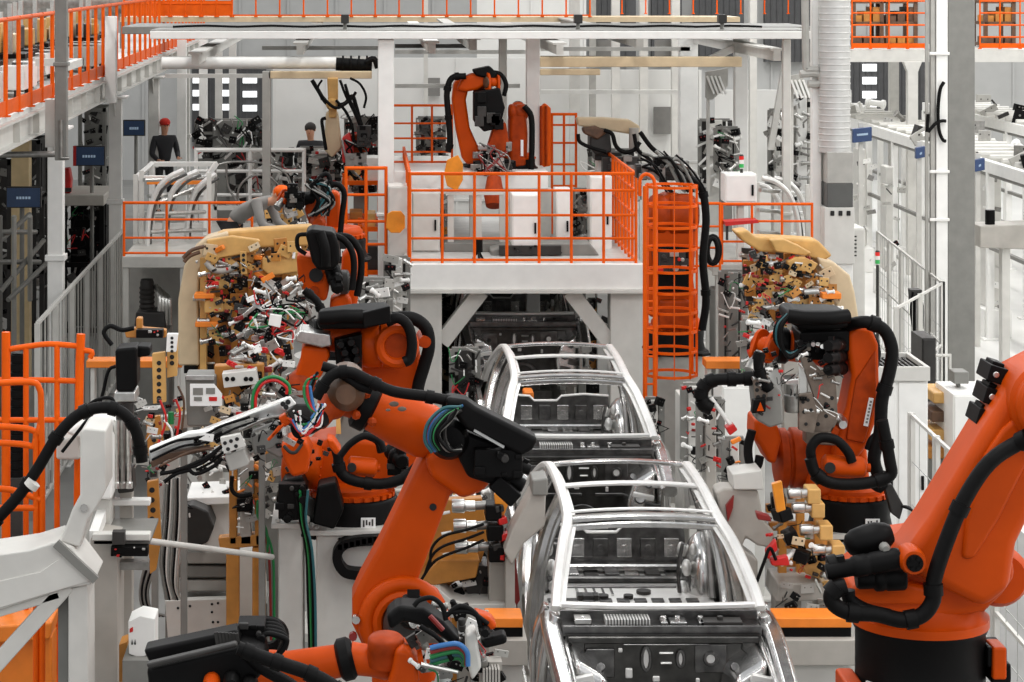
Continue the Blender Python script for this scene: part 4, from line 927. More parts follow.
def robot_left_far():
    Y = 27.5
    t = thing('industrial_robot', 'small orange robot with black wrist reaching left, in front of the orange racks', 'robot', at(330, 330, Y), 'orange robots on the line')
    c = at(335, 300, Y+.3)
    b = MB(); b.lathe((c.x, c.y, 0), (0, 0, zat(262, Y)), [(.45, 0), (.45, .03), (.28, .05), (.28, 1)], 20); b.put('pedestal_column', LGREY, t)
    base_unit(t, (c.x, c.y, zat(262, Y)), .25, .36); carousel(t, (c.x, c.y, zat(262, Y)+.25), .33, .14)
    b = MB(); b.px([(326, 236), (327, 200), (332, 190), (340, 194), (341, 236)], Y+.1, .26); b.put('link_arm', ORANGE, t, .04, 3)
    b = MB(); b.px([(304, 208), (312, 196), (322, 198), (326, 212), (324, 228), (310, 228)], Y-.2, .3); b.put('elbow_housing', DKOR, t, .04, 3)
    b = MB(); b.lathe(at(318, 222, Y-.2), (0, -.2, 0), [(m(8, Y), 0), (m(8, Y), .6), (m(5, Y), 1)], 18); b.put('joint_cap', DKOR, t)
    forearm(t, at(316, 200, Y-.1), at(290, 196, Y-.2), m(8, Y), m(6, Y), BLACK)
    wrist(t, at(286, 197, Y-.2), at(277, 208, Y-.3), m(6, Y), DKOR, DARK)
    R_ = random.Random(66)
    for i in range(12): handling_block(t, at(287+R_.random()*18, 186+R_.random()*20, Y-.4+R_.random()*.2), (R_.uniform(.05, .13), .1, R_.uniform(.05, .12)), 200+i, R_.choice((BLACK, DARK, BLACK, STEEL)), 3)
    for i in range(12): px_tube(t, 'cable', [(304+R_.random()*26, 178+R_.random()*8), (308+R_.random()*26, 188), (312+R_.random()*24, 202), (306+R_.random()*24, 216)], Y-.4, R_.uniform(.9, 1.8), R_.choice((HOSE, BLACK, TEAL, STEEL)), 6)
    px_tube(t, 'hose', [(322, 196), (334, 184), (344, 192), (342, 215), (340, 236)], Y-.2, 3)
    px_tube(t, 'hose', [(312, 194), (318, 180), (327, 174), (332, 186)], Y-.2, 2.6)
    b = MB(); b.px([(320, 186), (328, 180), (332, 190), (329, 208), (323, 208)], Y-.3, .2); b.put('arm_casing', DARK, t, .02)
    return t
robot_left_far()
# ------ robot on the raised platform -----------------------------------------
def robot_platform():
    Y = 32.6
    t = thing('industrial_robot', 'orange robot standing on the raised grey platform with a black tool hanging from its arm', 'robot', at(490, 192, Y), 'orange robots on the line')
    c = at(488, 166, 33)
    base_unit(t, c, m(9, Y), m(22, Y), BLACK, False); carousel(t, c+UP*m(9, Y), m(21, Y), m(7, Y))
    b = MB(); b.px([(466, 164), (462, 158), (456, 130), (452, 100), (454, 82), (462, 78), (470, 84), (466, 100), (470, 128), (478, 146), (486, 160), (486, 164)], Y-.2, .3); b.put('link_arm', ORANGE, t, .05, 3)
    b = MB(); b.px([(456, 90), (462, 78), (472, 74), (486, 74), (488, 84), (478, 90), (466, 92)], Y-.3, .4); b.put('elbow_housing', ORANGE, t, .05, 3)
    forearm(t, at(474, 82, Y-.1), at(494, 80, Y-.25), m(9, Y), m(7, Y)); wrist(t, at(492, 82, Y-.3), at(494, 96, Y-.35), m(7, Y))
    b = MB(); b.px([(472, 70), (490, 66), (498, 74), (494, 80), (476, 76)], Y-.35, .3); b.put('hose_cover', BLACK, t, .03)
    b = MB(); b.px([(474, 92), (500, 88), (505, 108), (500, 128), (484, 132), (474, 122)], Y-.5, .4); tb = b.put('tool_block', BLACK, t, .02)
    for i in range(7):
        b = MB(); R_ = random.Random(i); p = at(476+R_.random()*24, 94+R_.random()*32, Y-.52); b.box(p, (.12, .1, .14)); b.put('tool_cover', DARK if i % 2 else BLACK, tb, .01)
    b = MB(); b.px([(494, 126), (506, 122), (510, 148), (498, 158), (488, 146)], Y-.4, .3); b.put('tool_arm', DKOR, t, .03)
    px_tube(t, 'hose', [(466, 76), (452, 78), (447, 92), (448, 112), (450, 140), (448, 152)], Y-.35, 3.2, cuffs=4)
    px_tube(t, 'hose', [(488, 72), (500, 74), (506, 84), (504, 96)], Y-.3, 2.4)
    R_ = random.Random(15)
    for i in range(26): handling_block(t, at(474+R_.random()*36, 146+R_.random()*26, Y-.5+R_.random()*.2), (R_.uniform(.06, .18), .1, R_.uniform(.05, .12)), 100+i, R_.choice((STEEL, DARK, BLACK, SILVER)), 3)
    for i in range(10): px_tube(t, 'cable', [(474+R_.random()*36, 140+R_.random()*16), (478+R_.random()*30, 156), (480+R_.random()*30, 172)], Y-.55, .9, R_.choice((HOSE, STEEL, DKRED)), 6)
    b = MB(); b.lathe(at(494, 206, Y-.8), at(494, 178, Y-.6)-at(494, 206, Y-.8), [(m(8, Y), 0), (m(10, Y), .4), (m(7, Y), 1)], 18); b.put('drive_housing', DKOR, t)
    return t
robot_platform()
def robot_platform2():
    Y = 32.75
    t = thing('industrial_robot', 'orange robot arm seen edge-on behind the platform robot, black hose down its side', 'robot', at(520, 192, Y), 'orange robots on the line')
    c = at(520, 166, 33); c.y = Y; base_unit(t, c, m(9, Y), m(14, Y), BLACK, False); carousel(t, c+UP*m(9, Y), m(13, Y), m(6, Y))
    b = MB(); b.px([(509, 168), (509, 122), (512, 108), (520, 105), (526, 112), (528, 134), (527, 168)], Y-.2, .4); la = b.put('link_arm', DKOR, t, .06, 3)
    b = MB(); b.box(at(522, 148, Y-.22), (m(2.6, Y), .02, m(16, Y))); b.put('white_sticker', PAPER, la)
    px_tube(t, 'hose', [(524, 106), (531, 116), (532, 140), (531, 172)], Y-.25, 3)
    forearm(t, at(518, 110, Y), at(518, 108, Y+.35), m(8, Y), m(6, Y)); axis_housing(t, at(508, 112, Y-.1), at(528, 112, Y-.1), m(8, Y), DKOR, 'elbow_housing')
    return t
robot_platform2()
# ------ robot standing inside / behind the round cage ------------------------
def robot_cage():
    Y = 28.2
    t = thing('industrial_robot', 'orange robot standing behind the round ladder cage with a bundle of black hoses on top', 'robot', at(676, 560, Y), 'orange robots on the line')
    c = at(676, 352, Y+.1)
    b = MB(); b.lathe((c.x, c.y, 0), (0, 0, zat(352, Y)), [(.5, 0), (.5, .03), (.36, .05), (.36, 1)], 22); b.put('pedestal_column', MIDGREY, t)
    base_unit(t, c, m(24, Y), m(28, Y), BLACK, False); carousel(t, c+UP*m(24, Y), m(26, Y), m(12, Y))
    b = MB(); b.px([(648, 318), (646, 270), (648, 220), (654, 200), (672, 192), (692, 200), (698, 222), (694, 280), (700, 320)], Y-.2, .4); b.put('link_arm', ORANGE, t, .07, 3)
    b = MB(); b.px([(652, 246), (690, 246), (690, 292), (656, 292)], Y-.32, .12); b.put('arm_casing', BLACK, t, .02)
    axis_housing(t, at(648, 214, Y-.1), at(698, 214, Y-.1), m(20, Y), DKOR, 'elbow_housing')
    handling_block(t, at(672, 262, Y-.4), (.3, .1, .24), 31, DARK, 10, (SILVER, RED, BLACK))
    b = MB(); b.px([(660, 300), (690, 300), (694, 330), (660, 330)], Y-.3, .3); b.put('saddle', DKOR, t, .04)
    px_tube(t, 'hose', [(690, 178), (702, 190), (706, 220), (703, 260), (706, 300), (702, 330)], Y-.3, 4, cuffs=2)
    R_ = random.Random(77)
    for i in range(16):
        x = 636+R_.random()*40; px_tube(t, 'hose' if i < 8 else 'cable', [(x, 150+R_.random()*20), (x+12, 158+R_.random()*14), (x+24, 172+R_.random()*14), (x+30, 192)], Y-.2+R_.uniform(-.2, .2), R_.uniform(.8, 1.7), R_.choice((HOSE, STEEL, STEEL, BLACK, GREY)), 7)
    for i in range(9): handling_block(t, at(644+i*6, 172+R_.uniform(-12, 14), Y+R_.uniform(-.2, .2)), (.2, .16, .16), 40+i, R_.choice((BLACK, DARK, STEEL)), 5)
    return t
robot_cage()
# ------ pale beam robot behind the platform ----------------------------------
def robot_pale():
    Y = 33.4
    t = thing('handling_robot', 'pale beige robot beam with looped black hoses right of the raised platform', 'robot', at(606, 260, Y))
    b = MB(); c = at(607, 200, Y); b.lo(c.x-.14, c.x+.14, Y, Y+.28, 0, zat(156, Y)); b.lo(c.x-.3, c.x+.3, Y-.15, Y+.43, 0, .03); b.put('column', WHITE, t, .02)
    b = MB(); b.px([(576, 118), (604, 118), (630, 120), (640, 126), (640, 136), (616, 132), (578, 126)], Y-.1, .3); b.put('beam_arm', BEIGE, t, .03, 3)
    b = MB(); b.px([(590, 134), (600, 128), (610, 130), (612, 152), (596, 156), (590, 148)], Y-.2, .4); b.put('drive_block', DARK, t, .03)
    b = MB(); b.px([(582, 128), (596, 126), (608, 132), (598, 140), (584, 134)], Y-.25, .2); b.put('drive_cover', BROWN, t, .03)
    b = MB(); b.cyl(at(634, 128, Y-.2), at(634, 150, Y-.2), m(5, Y), n=14); b.put('wrist', WARM, t)
    px_tube(t, 'hose', [(604, 130), (612, 134), (616, 146), (624, 152), (634, 150), (640, 142)], Y-.35, 2.2)
    px_tube(t, 'hose', [(578, 134), (580, 142), (592, 148), (606, 152)], Y-.35, 2)
    px_tube(t, 'hose', [(640, 132), (652, 148), (668, 160), (680, 176)], Y-.35, 2.4)
    px_tube(t, 'hose', [(634, 134), (638, 150), (650, 160), (656, 172)], Y-.4, 2)
    handling_block(t, at(620, 166, Y-.3), (.5, .2, .26), 51, DARK, 12, (STEEL, BLACK, SILVER))
    b = MB(); b.lo(c.x-.18, c.x+.2, Y-.1, Y+.3, zat(160, Y), zat(152, Y)); b.put('saddle', DARK, t, .02)
    return t
robot_pale()
# ------ tan hanging robot on the far left -------------------------------------
def robot_tan():
    Y = 34.2
    t = thing('handling_robot', 'tan hanging arm with black hoses under the air pipe beside the white portal post', 'robot', at(332, 200, Y))
    b = MB(); b.lo(xat(268, Y), xat(372, Y), Y+.1, Y+.4, zat(79, Y), zat(72, Y)); b.put('carrier_beam', BEIGE, t, .01)
    b = MB(); b.lo(xat(262, Y), xat(270, Y), Y+.1, Y+.4, 0, zat(72, Y)); b.put('carrier_leg', MIDGREY, t)
    b = MB(); b.px([(327, 78), (338, 78), (338, 100), (336, 118), (329, 118), (328, 100)], Y-.1, .3); b.put('upper_arm', TAN, t, .02)
    b = MB(); b.px([(326, 112), (338, 112), (342, 148), (332, 158), (324, 150)], Y-.05, .3); b.put('lower_arm', BEIGE, t, .03)
    b = MB(); b.lathe(at(332, 104, Y-.1), (0, -.2, 0), [(m(6, Y), 0), (m(6, Y), .6), (m(4, Y), 1)], 16); b.put('joint_cap', TAN, t)
    px_tube(t, 'hose', [(312, 80), (318, 90), (328, 104), (344, 104), (352, 96), (356, 106), (362, 128), (366, 138)], Y-.2, 2.2)
    px_tube(t, 'hose', [(345, 84), (350, 100), (358, 118), (364, 132)], Y-.3, 1.6)
    px_tube(t, 'hose', [(326, 150), (323, 130), (322, 120), (326, 118)], Y-.2, 1.8)
    b = MB(); b.px([(342, 138), (350, 132), (354, 150), (348, 172), (342, 160)], Y-.3, .2); b.put('red_bracket', RED, t, .02)
    b = MB(); b.px([(350, 136), (364, 132), (368, 148), (362, 162), (352, 158)], Y-.2, .3); b.put('tool_block', DKOR, t, .02)
    for p, rr in (([(314, 82), (322, 96), (336, 108), (350, 100), (356, 92)], 1.6), ([(340, 80), (346, 96), (354, 112), (360, 128), (360, 146)], 1.4), ([(336, 100), (346, 112), (352, 126), (354, 142)], 1.5), ([(322, 80), (318, 88), (322, 100)], 1.2), ([(350, 78), (360, 84), (366, 96), (364, 108)], 1.3)): px_tube(t, 'hose', p, Y-.3, rr)
    handling_block(t, at(364, 136, Y-.3), (.2, .2, .3), 61, DARK, 9); handling_block(t, at(356, 160, Y-.3), (.3, .2, .2), 62, STEEL, 9)
    R_ = random.Random(5)
    for i in range(8): px_tube(t, 'cable', [(342+R_.random()*20, 140), (338+R_.random()*30, 152), (342+R_.random()*26, 166), (344+R_.random()*20, 180)], Y-.35, 1.1, R_.choice((HOSE, BLACK, RED, STEEL)), 6)
    return t
robot_tan()
# ============================ raised platform over the line ==================
def railing_h(name, label, pts, hs, step, r=.017, mt=RAILOR, cat='railing', group=None, r_post=None):
    """rail with horizontal bars at heights hs"""
    pts = [V(p) for p in pts]; t = thing(name, label, cat, pts[0], group)
    for i, h in enumerate(hs):
        b = MB(); b.tube([p+V((0, 0, h)) for p in pts], r*(1.1 if h == max(hs) else .85), 8); b.put('top_rail' if h == max(hs) else 'mid_rail', mt, t)
    for a, c in zip(pts, pts[1:]):
        n = max(1, round((c-a).length/step))
        for i in range(n+(1 if c == pts[-1] else 0)):
            p = a.lerp(c, i/n); b = MB(); b.cyl(p, p+V((0, 0, max(hs)+r)), r_post or r, n=8); b.put('post', mt, t)
    return t
PZ = 2.61; PX0, PX1 = .55, 3.53
t = thing('work_platform', 'raised grey work platform with a white front edge on braced legs over the car line', 'platform', (2.05, 31, 0))
b = MB(); b.lo(PX0, PX1, 30, 36, PZ-.05, PZ); b.put('deck', mat('deck_plate', (188, 187, 183), .4, var=.15), t)
b = MB(); b.lo(PX0, PX1, 29.95, 30.05, PZ-.3, PZ+.02); b.lo(PX0, PX0+.1, 30.05, 36, PZ-.3, PZ-.05); b.lo(PX1-.1, PX1, 30.05, 36, PZ-.3, PZ-.05); b.lo(PX0, PX1, 35.9, 36, PZ-.3, PZ-.05); b.put('edge_beam', WHITE, t, .01)
b = MB(); b.lo(PX0-.05, PX1+.05, 29.9, 30.1, PZ-.34, PZ-.3); b.put('edge_flange', LGREY, t)
for x0, x1, sg in ((PX0+.02, PX0+.45, 1), (PX1-.42, PX1, -1)):
    for yy in (30.05, 35.5):
        b = MB(); b.lo(x0, x1, yy, yy+.36, 0, PZ-.34); b.lo(x0-.1, x1+.1, yy-.1, yy+.46, 0, .04); b.put('leg', LGREY, t, .012)
        xa = x1 if sg > 0 else x0
        b = MB(); b.beam((xa, yy+.15, 1.62), (xa+sg*.5, yy+.15, PZ-.34), .2, .2, (0, 1, 0)); b.put('brace', LGREY, t, .01)
b = MB(); b.lo(PX0+.1, PX1-.1, 35.92, 35.97, 0, PZ-.3); b.put('back_shade_sheet', DARK, t)  # dark sheet added for the shade under the deck
b = MB(); b.lo(PX0+.14, PX0+.18, 30.5, 34.8, .2, PZ-.3); b.put('side_shade_sheet', DARK, t)  # side sheet, dark for the same under-deck shade
hs = (.06, .33, .62, .93, 1.14)
railing_h('platform_railing', 'orange guard rail round the front of the raised grey platform', [(PX0+.05, 34.4, PZ), (PX0+.05, 30.05, PZ), (PX1-.1, 30.05, PZ), (PX1-.1, 34.4, PZ)], hs, .39, .019)
# upper deck that carries the two robots
DZ = 3.6
t = thing('upper_deck', 'white upper deck under the two robots on the platform', 'platform', (1.4, 33, PZ))
b = MB(); b.lo(xat(386, 32.2), xat(548, 32.2), 32.2, 34.9, DZ-.24, DZ); b.put('deck', WHITE, t, .012)
for x in (xat(390, 32.2), xat(470, 32.2), xat(540, 32.2)):
    b = MB(); b.lo(x, x+.16, 32.3, 32.46, PZ, DZ-.24); b.put('leg', LGREY, t)
b = MB(); b.lo(xat(386, 32.2), xat(392, 32.2), 32.3, 32.5, 0, DZ-.24); b.put('support_post', LGREY, t)
railing_h('deck_railing', 'orange guard rail on the upper deck left of the platform robots', [at(392, 164, 33.6), at(452, 164, 33.6)], (.03, .17, .36, .57, .82), .28, .016)
t = thing('safety_gate', 'orange gate panel on the upper deck right of the platform robots', 'gate', at(546, 166, 33.2))
b = MB(); b.px([(539, 168), (539, 108), (545, 103), (551, 108), (551, 166)], 33.2, .1); b.put('gate_panel', RAILOR, t, .02)
for x in (541, 546): 
    b = MB(); b.cyl(at(x, 166, 33.17), at(x, 106, 33.17), .018, n=8); b.put('gate_bar', DKOR, t)
railing_h('deck_railing', 'tall orange ladder rails right of the gate on the upper deck', [at(552, 236, 33.5), at(576, 236, 33.5)], (.1, .4, .7, 1.0, 1.3, 1.55, 1.7), .16, .018)
# amber plates
for pts, Yp, lab in (([(447, 160), (458, 155), (463, 164), (463, 180), (457, 191), (447, 186), (444, 174)], 31.3, 'amber plastic shield hanging in front of the platform robot'),
                     ([(387, 214), (392, 211), (401, 211), (405, 216), (405, 228), (400, 233), (391, 233), (386, 228)], 30.6, 'amber rounded plate on the white post left of the platform rail')):
    t = thing('amber_shield', lab, 'shield', at(pts[3][0], pts[3][1]+8, Yp), None)
    b = MB(); b.px(pts, Yp, .03); b.put('plate', AMBER, t, .01)
    b = MB(); c = at(sum(p[0] for p in pts)/len(pts), sum(p[1] for p in pts)/len(pts), Yp+.03); b.cyl(c, c+V((0, 1.46 if Yp < 31 else .9, 0)), .02, n=8); b.put('bracket', DARK, t)
# cabinets and machines standing on the platform behind the rail
def cabinet(name, label, px0, px1, py0, py1, y, dep, mt=LGREY, cat='cabinet', doors=1, vents=0, to_floor=False, group=None, plate=False):
    x0, x1, z0, z1 = xat(px0, y), xat(px1, y), (0 if to_floor else zat(py1, y)), zat(py0, y)
    t = thing(name, label, cat, ((x0+x1)/2, y+dep/2, z0), group); zp = min(.08, (z1-z0)*.1)
    b = MB(); b.lo(x0, x1, y, y+dep, z0+zp, z1); b.put('body', mt, t, .012)
    b = MB(); b.lo(x0+.02, x1-.02, y+.03, y+dep-.02, z0, z0+zp); b.put('plinth', DARK, t)
    w = (x1-x0)/doors
    for i in range(doors):
        b = MB(); a = x0+i*w+.015; c = x0+(i+1)*w-.015; b.lo(a, c, y-.018, y, z0+zp+.02, z1-.02); d = b.put('door', mt, t, .006)
        b = MB(); b.lo(c-.06, c-.035, y-.045, y-.018, (z0+z1)/2-.07, (z0+z1)/2+.07); b.put('handle', BLACK, d)
        if vents:
            b = MB()
            for k in range(vents): b.lo(a+.06, c-.1, y-.024, y-.018, z1-.12-k*.05, z1-.1-k*.05)
            b.put('vent', DARK, d)
        if plate:
            b = MB(); b.lo(a+.08, a+.2, y-.023, y-.018, z1-.25, z1-.13); b.put('name_plate', YELLOW, d)
    return t
for a in ((412, 440, 192, 258, 31.4, .6, 'pale cabinet behind the platform rail at its left corner'), (512, 540, 194, 262, 31, .6, 'pale cabinet standing behind the platform rail under the upper deck'),
          (556, 572, 190, 262, 31.6, .5, 'narrow pale cabinet behind the platform rail beside the orange ladder rails'), (590, 612, 176, 262, 31.8, .5, 'tall pale cabinet behind the platform rail near the round cage')):
    cabinet('control_cabinet', a[6], a[0], a[1], a[2], a[3], a[4], a[5], WHITE if a[0] > 500 else LGREY)
t = thing('floor_fan', 'small black tripod tool standing on the platform deck', 'stand', at(478, 262, 30.7))  # small tripod tool, no fan
b = MB(); b.cyl(at(478, 238, 30.7), at(478, 252, 30.7), .06, n=10); b.put('head', BLACK, t)
for dx in (-7, 7, 2):
    b = MB(); b.beam(at(478, 250, 30.7), at(478+dx, 263, 30.7-(.2 if dx == 2 else 0)), .03, .03); b.put('leg', BLACK, t)
t = thing('drive_unit', 'long grey drive unit lying on the platform deck', 'machine', at(540, 263, 30.9))
b = MB(); b.px([(490, 250), (520, 243), (590, 243), (600, 256), (520, 260), (492, 258)], 31, .5); b.put('casing', GREY, t, .03)
handling_block(t, at(530, 250, 30.98), (.8, .1, .12), 71, DARK, 10)
cabinet('switch_box', 'low dark box on the platform deck beneath the upper deck', 552, 590, 238, 262, 32, .5, GREY)
# ============================ ladder cage ====================================
def ladder_cage():
    Yc = 26.4
    t = thing('ladder_cage', 'round orange safety cage of hoops and bars round a ladder right of the platform', 'cage', at(671, 565, Yc))
    r = m(25.5, Yc); cx = xat(671, Yc)
    for i, py in enumerate((186, 205, 226, 248, 270, 291, 311, 330, 350, 374)):
        b = MB(); z = zat(py, Yc)+.0
        b.sweep([V((cx+r*math.sin(a), Yc-r*math.cos(a), z)) for a in [2*PI*k/32 for k in range(32)]], [(-.006, -.015), (.006, -.015), (.006, .015), (-.006, .015)], True)
        b.put('hoop', RAILOR, t)
    for k in range(7):
        a = -2.1+4.2*k/6; b = MB(); p = V((cx+r*math.sin(a), Yc-r*math.cos(a), 0))
        b.beam(p+UP*zat(376, Yc), p+UP*zat(184, Yc), .026, .01, (math.cos(a), math.sin(a), 0)); b.put('cage_bar', RAILOR, t)
    for x in (645, 655):
        b = MB(); b.cyl(at(x, 186, Yc-.32), V((xat(x, Yc-.32), Yc-.32, 0)), .025, n=8); b.put('ladder_rail', RAILOR, t)
    for i in range(12):
        z = .3+i*.3; b = MB(); b.cyl((xat(645, Yc-.32), Yc-.32, z), (xat(655, Yc-.32), Yc-.32, z), .013, n=6); b.put('rung', RAILOR, t)
    b = MB(); b.tube([at(640, 196, Yc), at(640, 180, Yc), at(646, 174, Yc), at(654, 180, Yc), at(655, 200, Yc)], .02, 8, k=3); b.put('handrail', RAILOR, t)
    b = MB(); b.tube([at(690, 196, Yc), at(691, 192, Yc), at(692, 374, Yc)], .02, 8); b.put('handrail', RAILOR, t)
ladder_cage()
# ============================ side platforms =================================
def side_platform(label, px0, px1, py, y, dep, posts, mt=MIDGREY):  # white platform toned to mid grey; the shade on it put into the colour
    z = zat(py, y); x0, x1 = xat(px0, y), xat(px1, y)
    t = thing('side_platform', label, 'platform', ((x0+x1)/2, y+dep/2, 0))
    b = MB(); b.lo(x0, x1, y, y+dep, z-.08, z); b.lo(x0, x1, y-.03, y, z-.12, z+.02); b.put('deck', mt, t, .008)
    for p in posts:
        for yy in (y, y+dep-.12):
            b = MB(); b.lo(xat(p, y), xat(p, y)+.07, yy, yy+.1, 0, z-.08); b.put('post', mt, t)
    return t
side_platform('white side platform left of the line, carrying curved tube frames', 122, 255, 258, 30, 4.2, (123, 180, 250))
side_platform('white side platform right of the line, carrying curved tube frames', 712, 814, 266, 30.6, 4, (716, 808))
railing_h('side_platform_railing', 'orange guard rail on the left side platform in front of the curved tubes', [at(124, 257, 30.1), at(252, 257, 30.1)], (.05, .24, .47, .68), .53, .017)
railing_h('side_platform_railing', 'orange guard rail on the right side platform in front of the curved tubes', [at(722, 265, 30.7), at(812, 265, 30.7)], (.05, .3, .56, .78), .4, .017)
railing_h('side_platform_railing', 'short orange rail between the round cage and the right side platform', [at(692, 270, 30.3), at(720, 270, 30.3)], (.05, .28, .55, .84), .2, .017)
# rear wall under the left platform with pump
b = MB(); b.lo(xat(126, 31.6), xat(200, 31.6), 31.6, 31.7, 0, zat(262, 31.6)); struct(b, 'wall_pump_bay', MIDGREY)
t = thing('pump_unit', 'dark grey motor pump standing in the bay under the left side platform', 'pump', at(147, 440, 30.8))
Yp = 30.8
b = MB(); b.lathe(at(147, 312, Yp), at(147, 279, Yp)-at(147, 312, Yp), [(m(7.5, Yp), 0), (m(8, Yp), .05)]+[(m(8 if i % 2 else 6.8, Yp), .1+i*.07) for i in range(11)]+[(m(7, Yp), .9), (m(6, Yp), 1)], 18); b.put('motor', DARK, t)
b = MB(); b.px([(136, 312), (164, 312), (166, 328), (134, 328)], Yp-.2, .5); b.put('pump_body', DARK, t, .02)
b = MB(); b.lo(xat(132, Yp), xat(170, Yp), Yp-.25, Yp+.4, 0, zat(328, Yp)); b.put('plinth', GREY, t)
for i in range(4):
    b = MB(); b.tube([at(156+i*3, 285+i*3, Yp), at(160+i*3, 300, Yp-.1), at(158+i*4, 325, Yp-.1)], .03, 8, k=3); b.put('pipe', SILVER, t)
# curved tube racks
def tube_rack(label, y, arcs, bars, posts, base):
    t = thing('tube_frame', label, 'frame', at(base[0], base[1], y))
    for i, a in enumerate(arcs):
        b = MB(); b.tube([at(p[0], p[1], y+i*.35) for p in a], .035, 8, k=5); b.put('curved_tube', BRIGHT, t)
        b = MB(); b.tube([at(p[0]+3, p[1]+4, y+i*.35+.12) for p in a], .02, 8, k=5); b.put('curved_tube', GALVD, t)
    for i, (a, c) in enumerate(bars):
        b = MB(); b.cyl(at(a[0], a[1], y+.1), at(c[0], c[1], y+.9), .028, n=8); b.put('cross_tube', SILVER, t)
    for p in posts:
        b = MB(); b.lo(xat(p[0], y)-.03, xat(p[0], y)+.03, y+.2, y+.26, zat(base[1], y), zat(p[1], y)); b.put('post', LGREY, t)
    return t
tube_rack('rack of curved silver tubes on the left side platform', 31.4, [[(147, 246), (149, 215), (156, 192), (168, 178), (184, 170)], [(164, 246), (166, 214), (172, 192), (184, 178), (198, 171)], [(186, 246), (188, 216), (194, 194), (204, 182), (216, 174)]],
          [((144, 180), (206, 178)), ((148, 196), (200, 192)), ((146, 214), (205, 212)), ((150, 206), (205, 183)), ((150, 232), (206, 230))], ((140, 172), (208, 174), (134, 176)), (170, 254))
tube_rack('rack of curved silver tubes on the right side platform', 31.9, [[(800, 256), (798, 222), (790, 196), (776, 182), (762, 178)], [(808, 256), (807, 220), (800, 196), (788, 182), (774, 178)], [(788, 256), (786, 226), (778, 200), (768, 188), (758, 184)]],
          [((760, 190), (806, 194)), ((758, 210), (808, 214)), ((758, 232), (810, 236))], ((760, 184), (811, 186)), (785, 262))
t = thing('guard_cage', 'white box frame above the curved tubes on the left side platform', 'frame', at(170, 256, 32.6))
for a, c in (((136, 178), (206, 178)), ((136, 178), (152, 164)), ((152, 164), (216, 164)), ((206, 178), (216, 164)), ((136, 178), (136, 252)), ((206, 178), (206, 252)), ((152, 164), (152, 240))):
    b = MB(); b.beam(at(a[0], a[1], 32.6+(1.2 if a[1] < 170 else 0)), at(c[0], c[1], 32.6+(1.2 if c[1] < 170 else 0)), .06, .06, (.1, .9, .1)); b.put('frame_bar', WHITE, t)
b = MB(); b.beam(at(147, 182, 32.55), at(204, 182, 32.55), .07, .06); b.put('orange_bar', BEAMOR, t)
# light box and signal lamp over the right platform
cabinet('control_cabinet', 'white square cabinet with a signal lamp above the right side platform rail', 725, 757, 174, 206, 31.2, .4, WHITE)
def signal_tower(label, px, py0, y, py_base, reds=2):
    t = thing('signal_tower', label, 'signal lamp', at(px, py_base, y))
    b = MB(); b.cyl(at(px, py_base, y), at(px, py0+13, y), .02, n=8); b.put('pole', DARK, t)
    for i, mt in enumerate((LAMPR, WHITE, LAMPG)):
        b = MB(); b.cyl(at(px, py0+i*4+3.6, y), at(px, py0+i*4, y), m(2.4, y), n=12); b.put('lens', mt, t)
    b = MB(); b.cyl(at(px, py0, y), at(px, py0-1.5, y), m(2.5, y), m(1.6, y), 12); b.put('cap', DARK, t)
b = MB(); b.lo(xat(738, 31.3), xat(744, 31.3), 31.3, 31.45, zat(266, 30.6), zat(206, 31.2)); b.put('stand', LGREY, bpy.data.objects['control_cabinet.004']) if 'control_cabinet.004' in bpy.data.objects else None
signal_tower('red and green signal lamp on top of the white cabinet above the right side platform', 741.5, 156, 31.4, 174)
t = thing('red_cover', 'bright red strip cover lying on the right side platform rail', 'cover', at(742, 224, 30.5))
b = MB(); b.px([(725, 222), (758, 220), (759, 223), (726, 226)], 30.5, .3); b.put('strip', RED, t)
b = MB(); b.beam(at(727, 226, 30.6), at(727, 240, 30.6), .03, .03); b.put('bracket', DARK, t)
t = thing('cable_coil', 'black cable coil hanging on the orange rail beside the right side platform', 'cable', at(713, 264, 30.1))
b = MB(); b.tube([at(713+6.5*math.cos(a), 250+13.5*math.sin(a), 30.1) for a in [2*PI*i/20 for i in range(20)]], .035, 8, True); b.put('coil', HOSE, t)
b = MB(); b.tube([at(712.6+5*math.cos(a), 250.5+12*math.sin(a), 30.06) for a in [2*PI*i/20 for i in range(20)]], .03, 8, True); b.put('coil', HOSE, t)

t = thing('drive_skid', 'grey machine skid with tan and dark parts on the platform deck behind the rail', 'machine', at(470, 260, 31.4))
b = MB(); b.lo(xat(444, 31.4), xat(508, 31.4), 31.4, 31.9, PZ, PZ+.12); b.put('skid_plate', GREY, t, .01)
for x in (448, 476, 500): b = MB(); b.lo(xat(x, 31.4), xat(x, 31.4)+.08, 31.5, 31.6, PZ+.12, PZ+.8); b.put('post', LGREY, t)
b = MB(); b.lo(xat(446, 31.4), xat(504, 31.4), 31.48, 31.56, PZ+.74, PZ+.8); b.put('top_bar', LGREY, t)
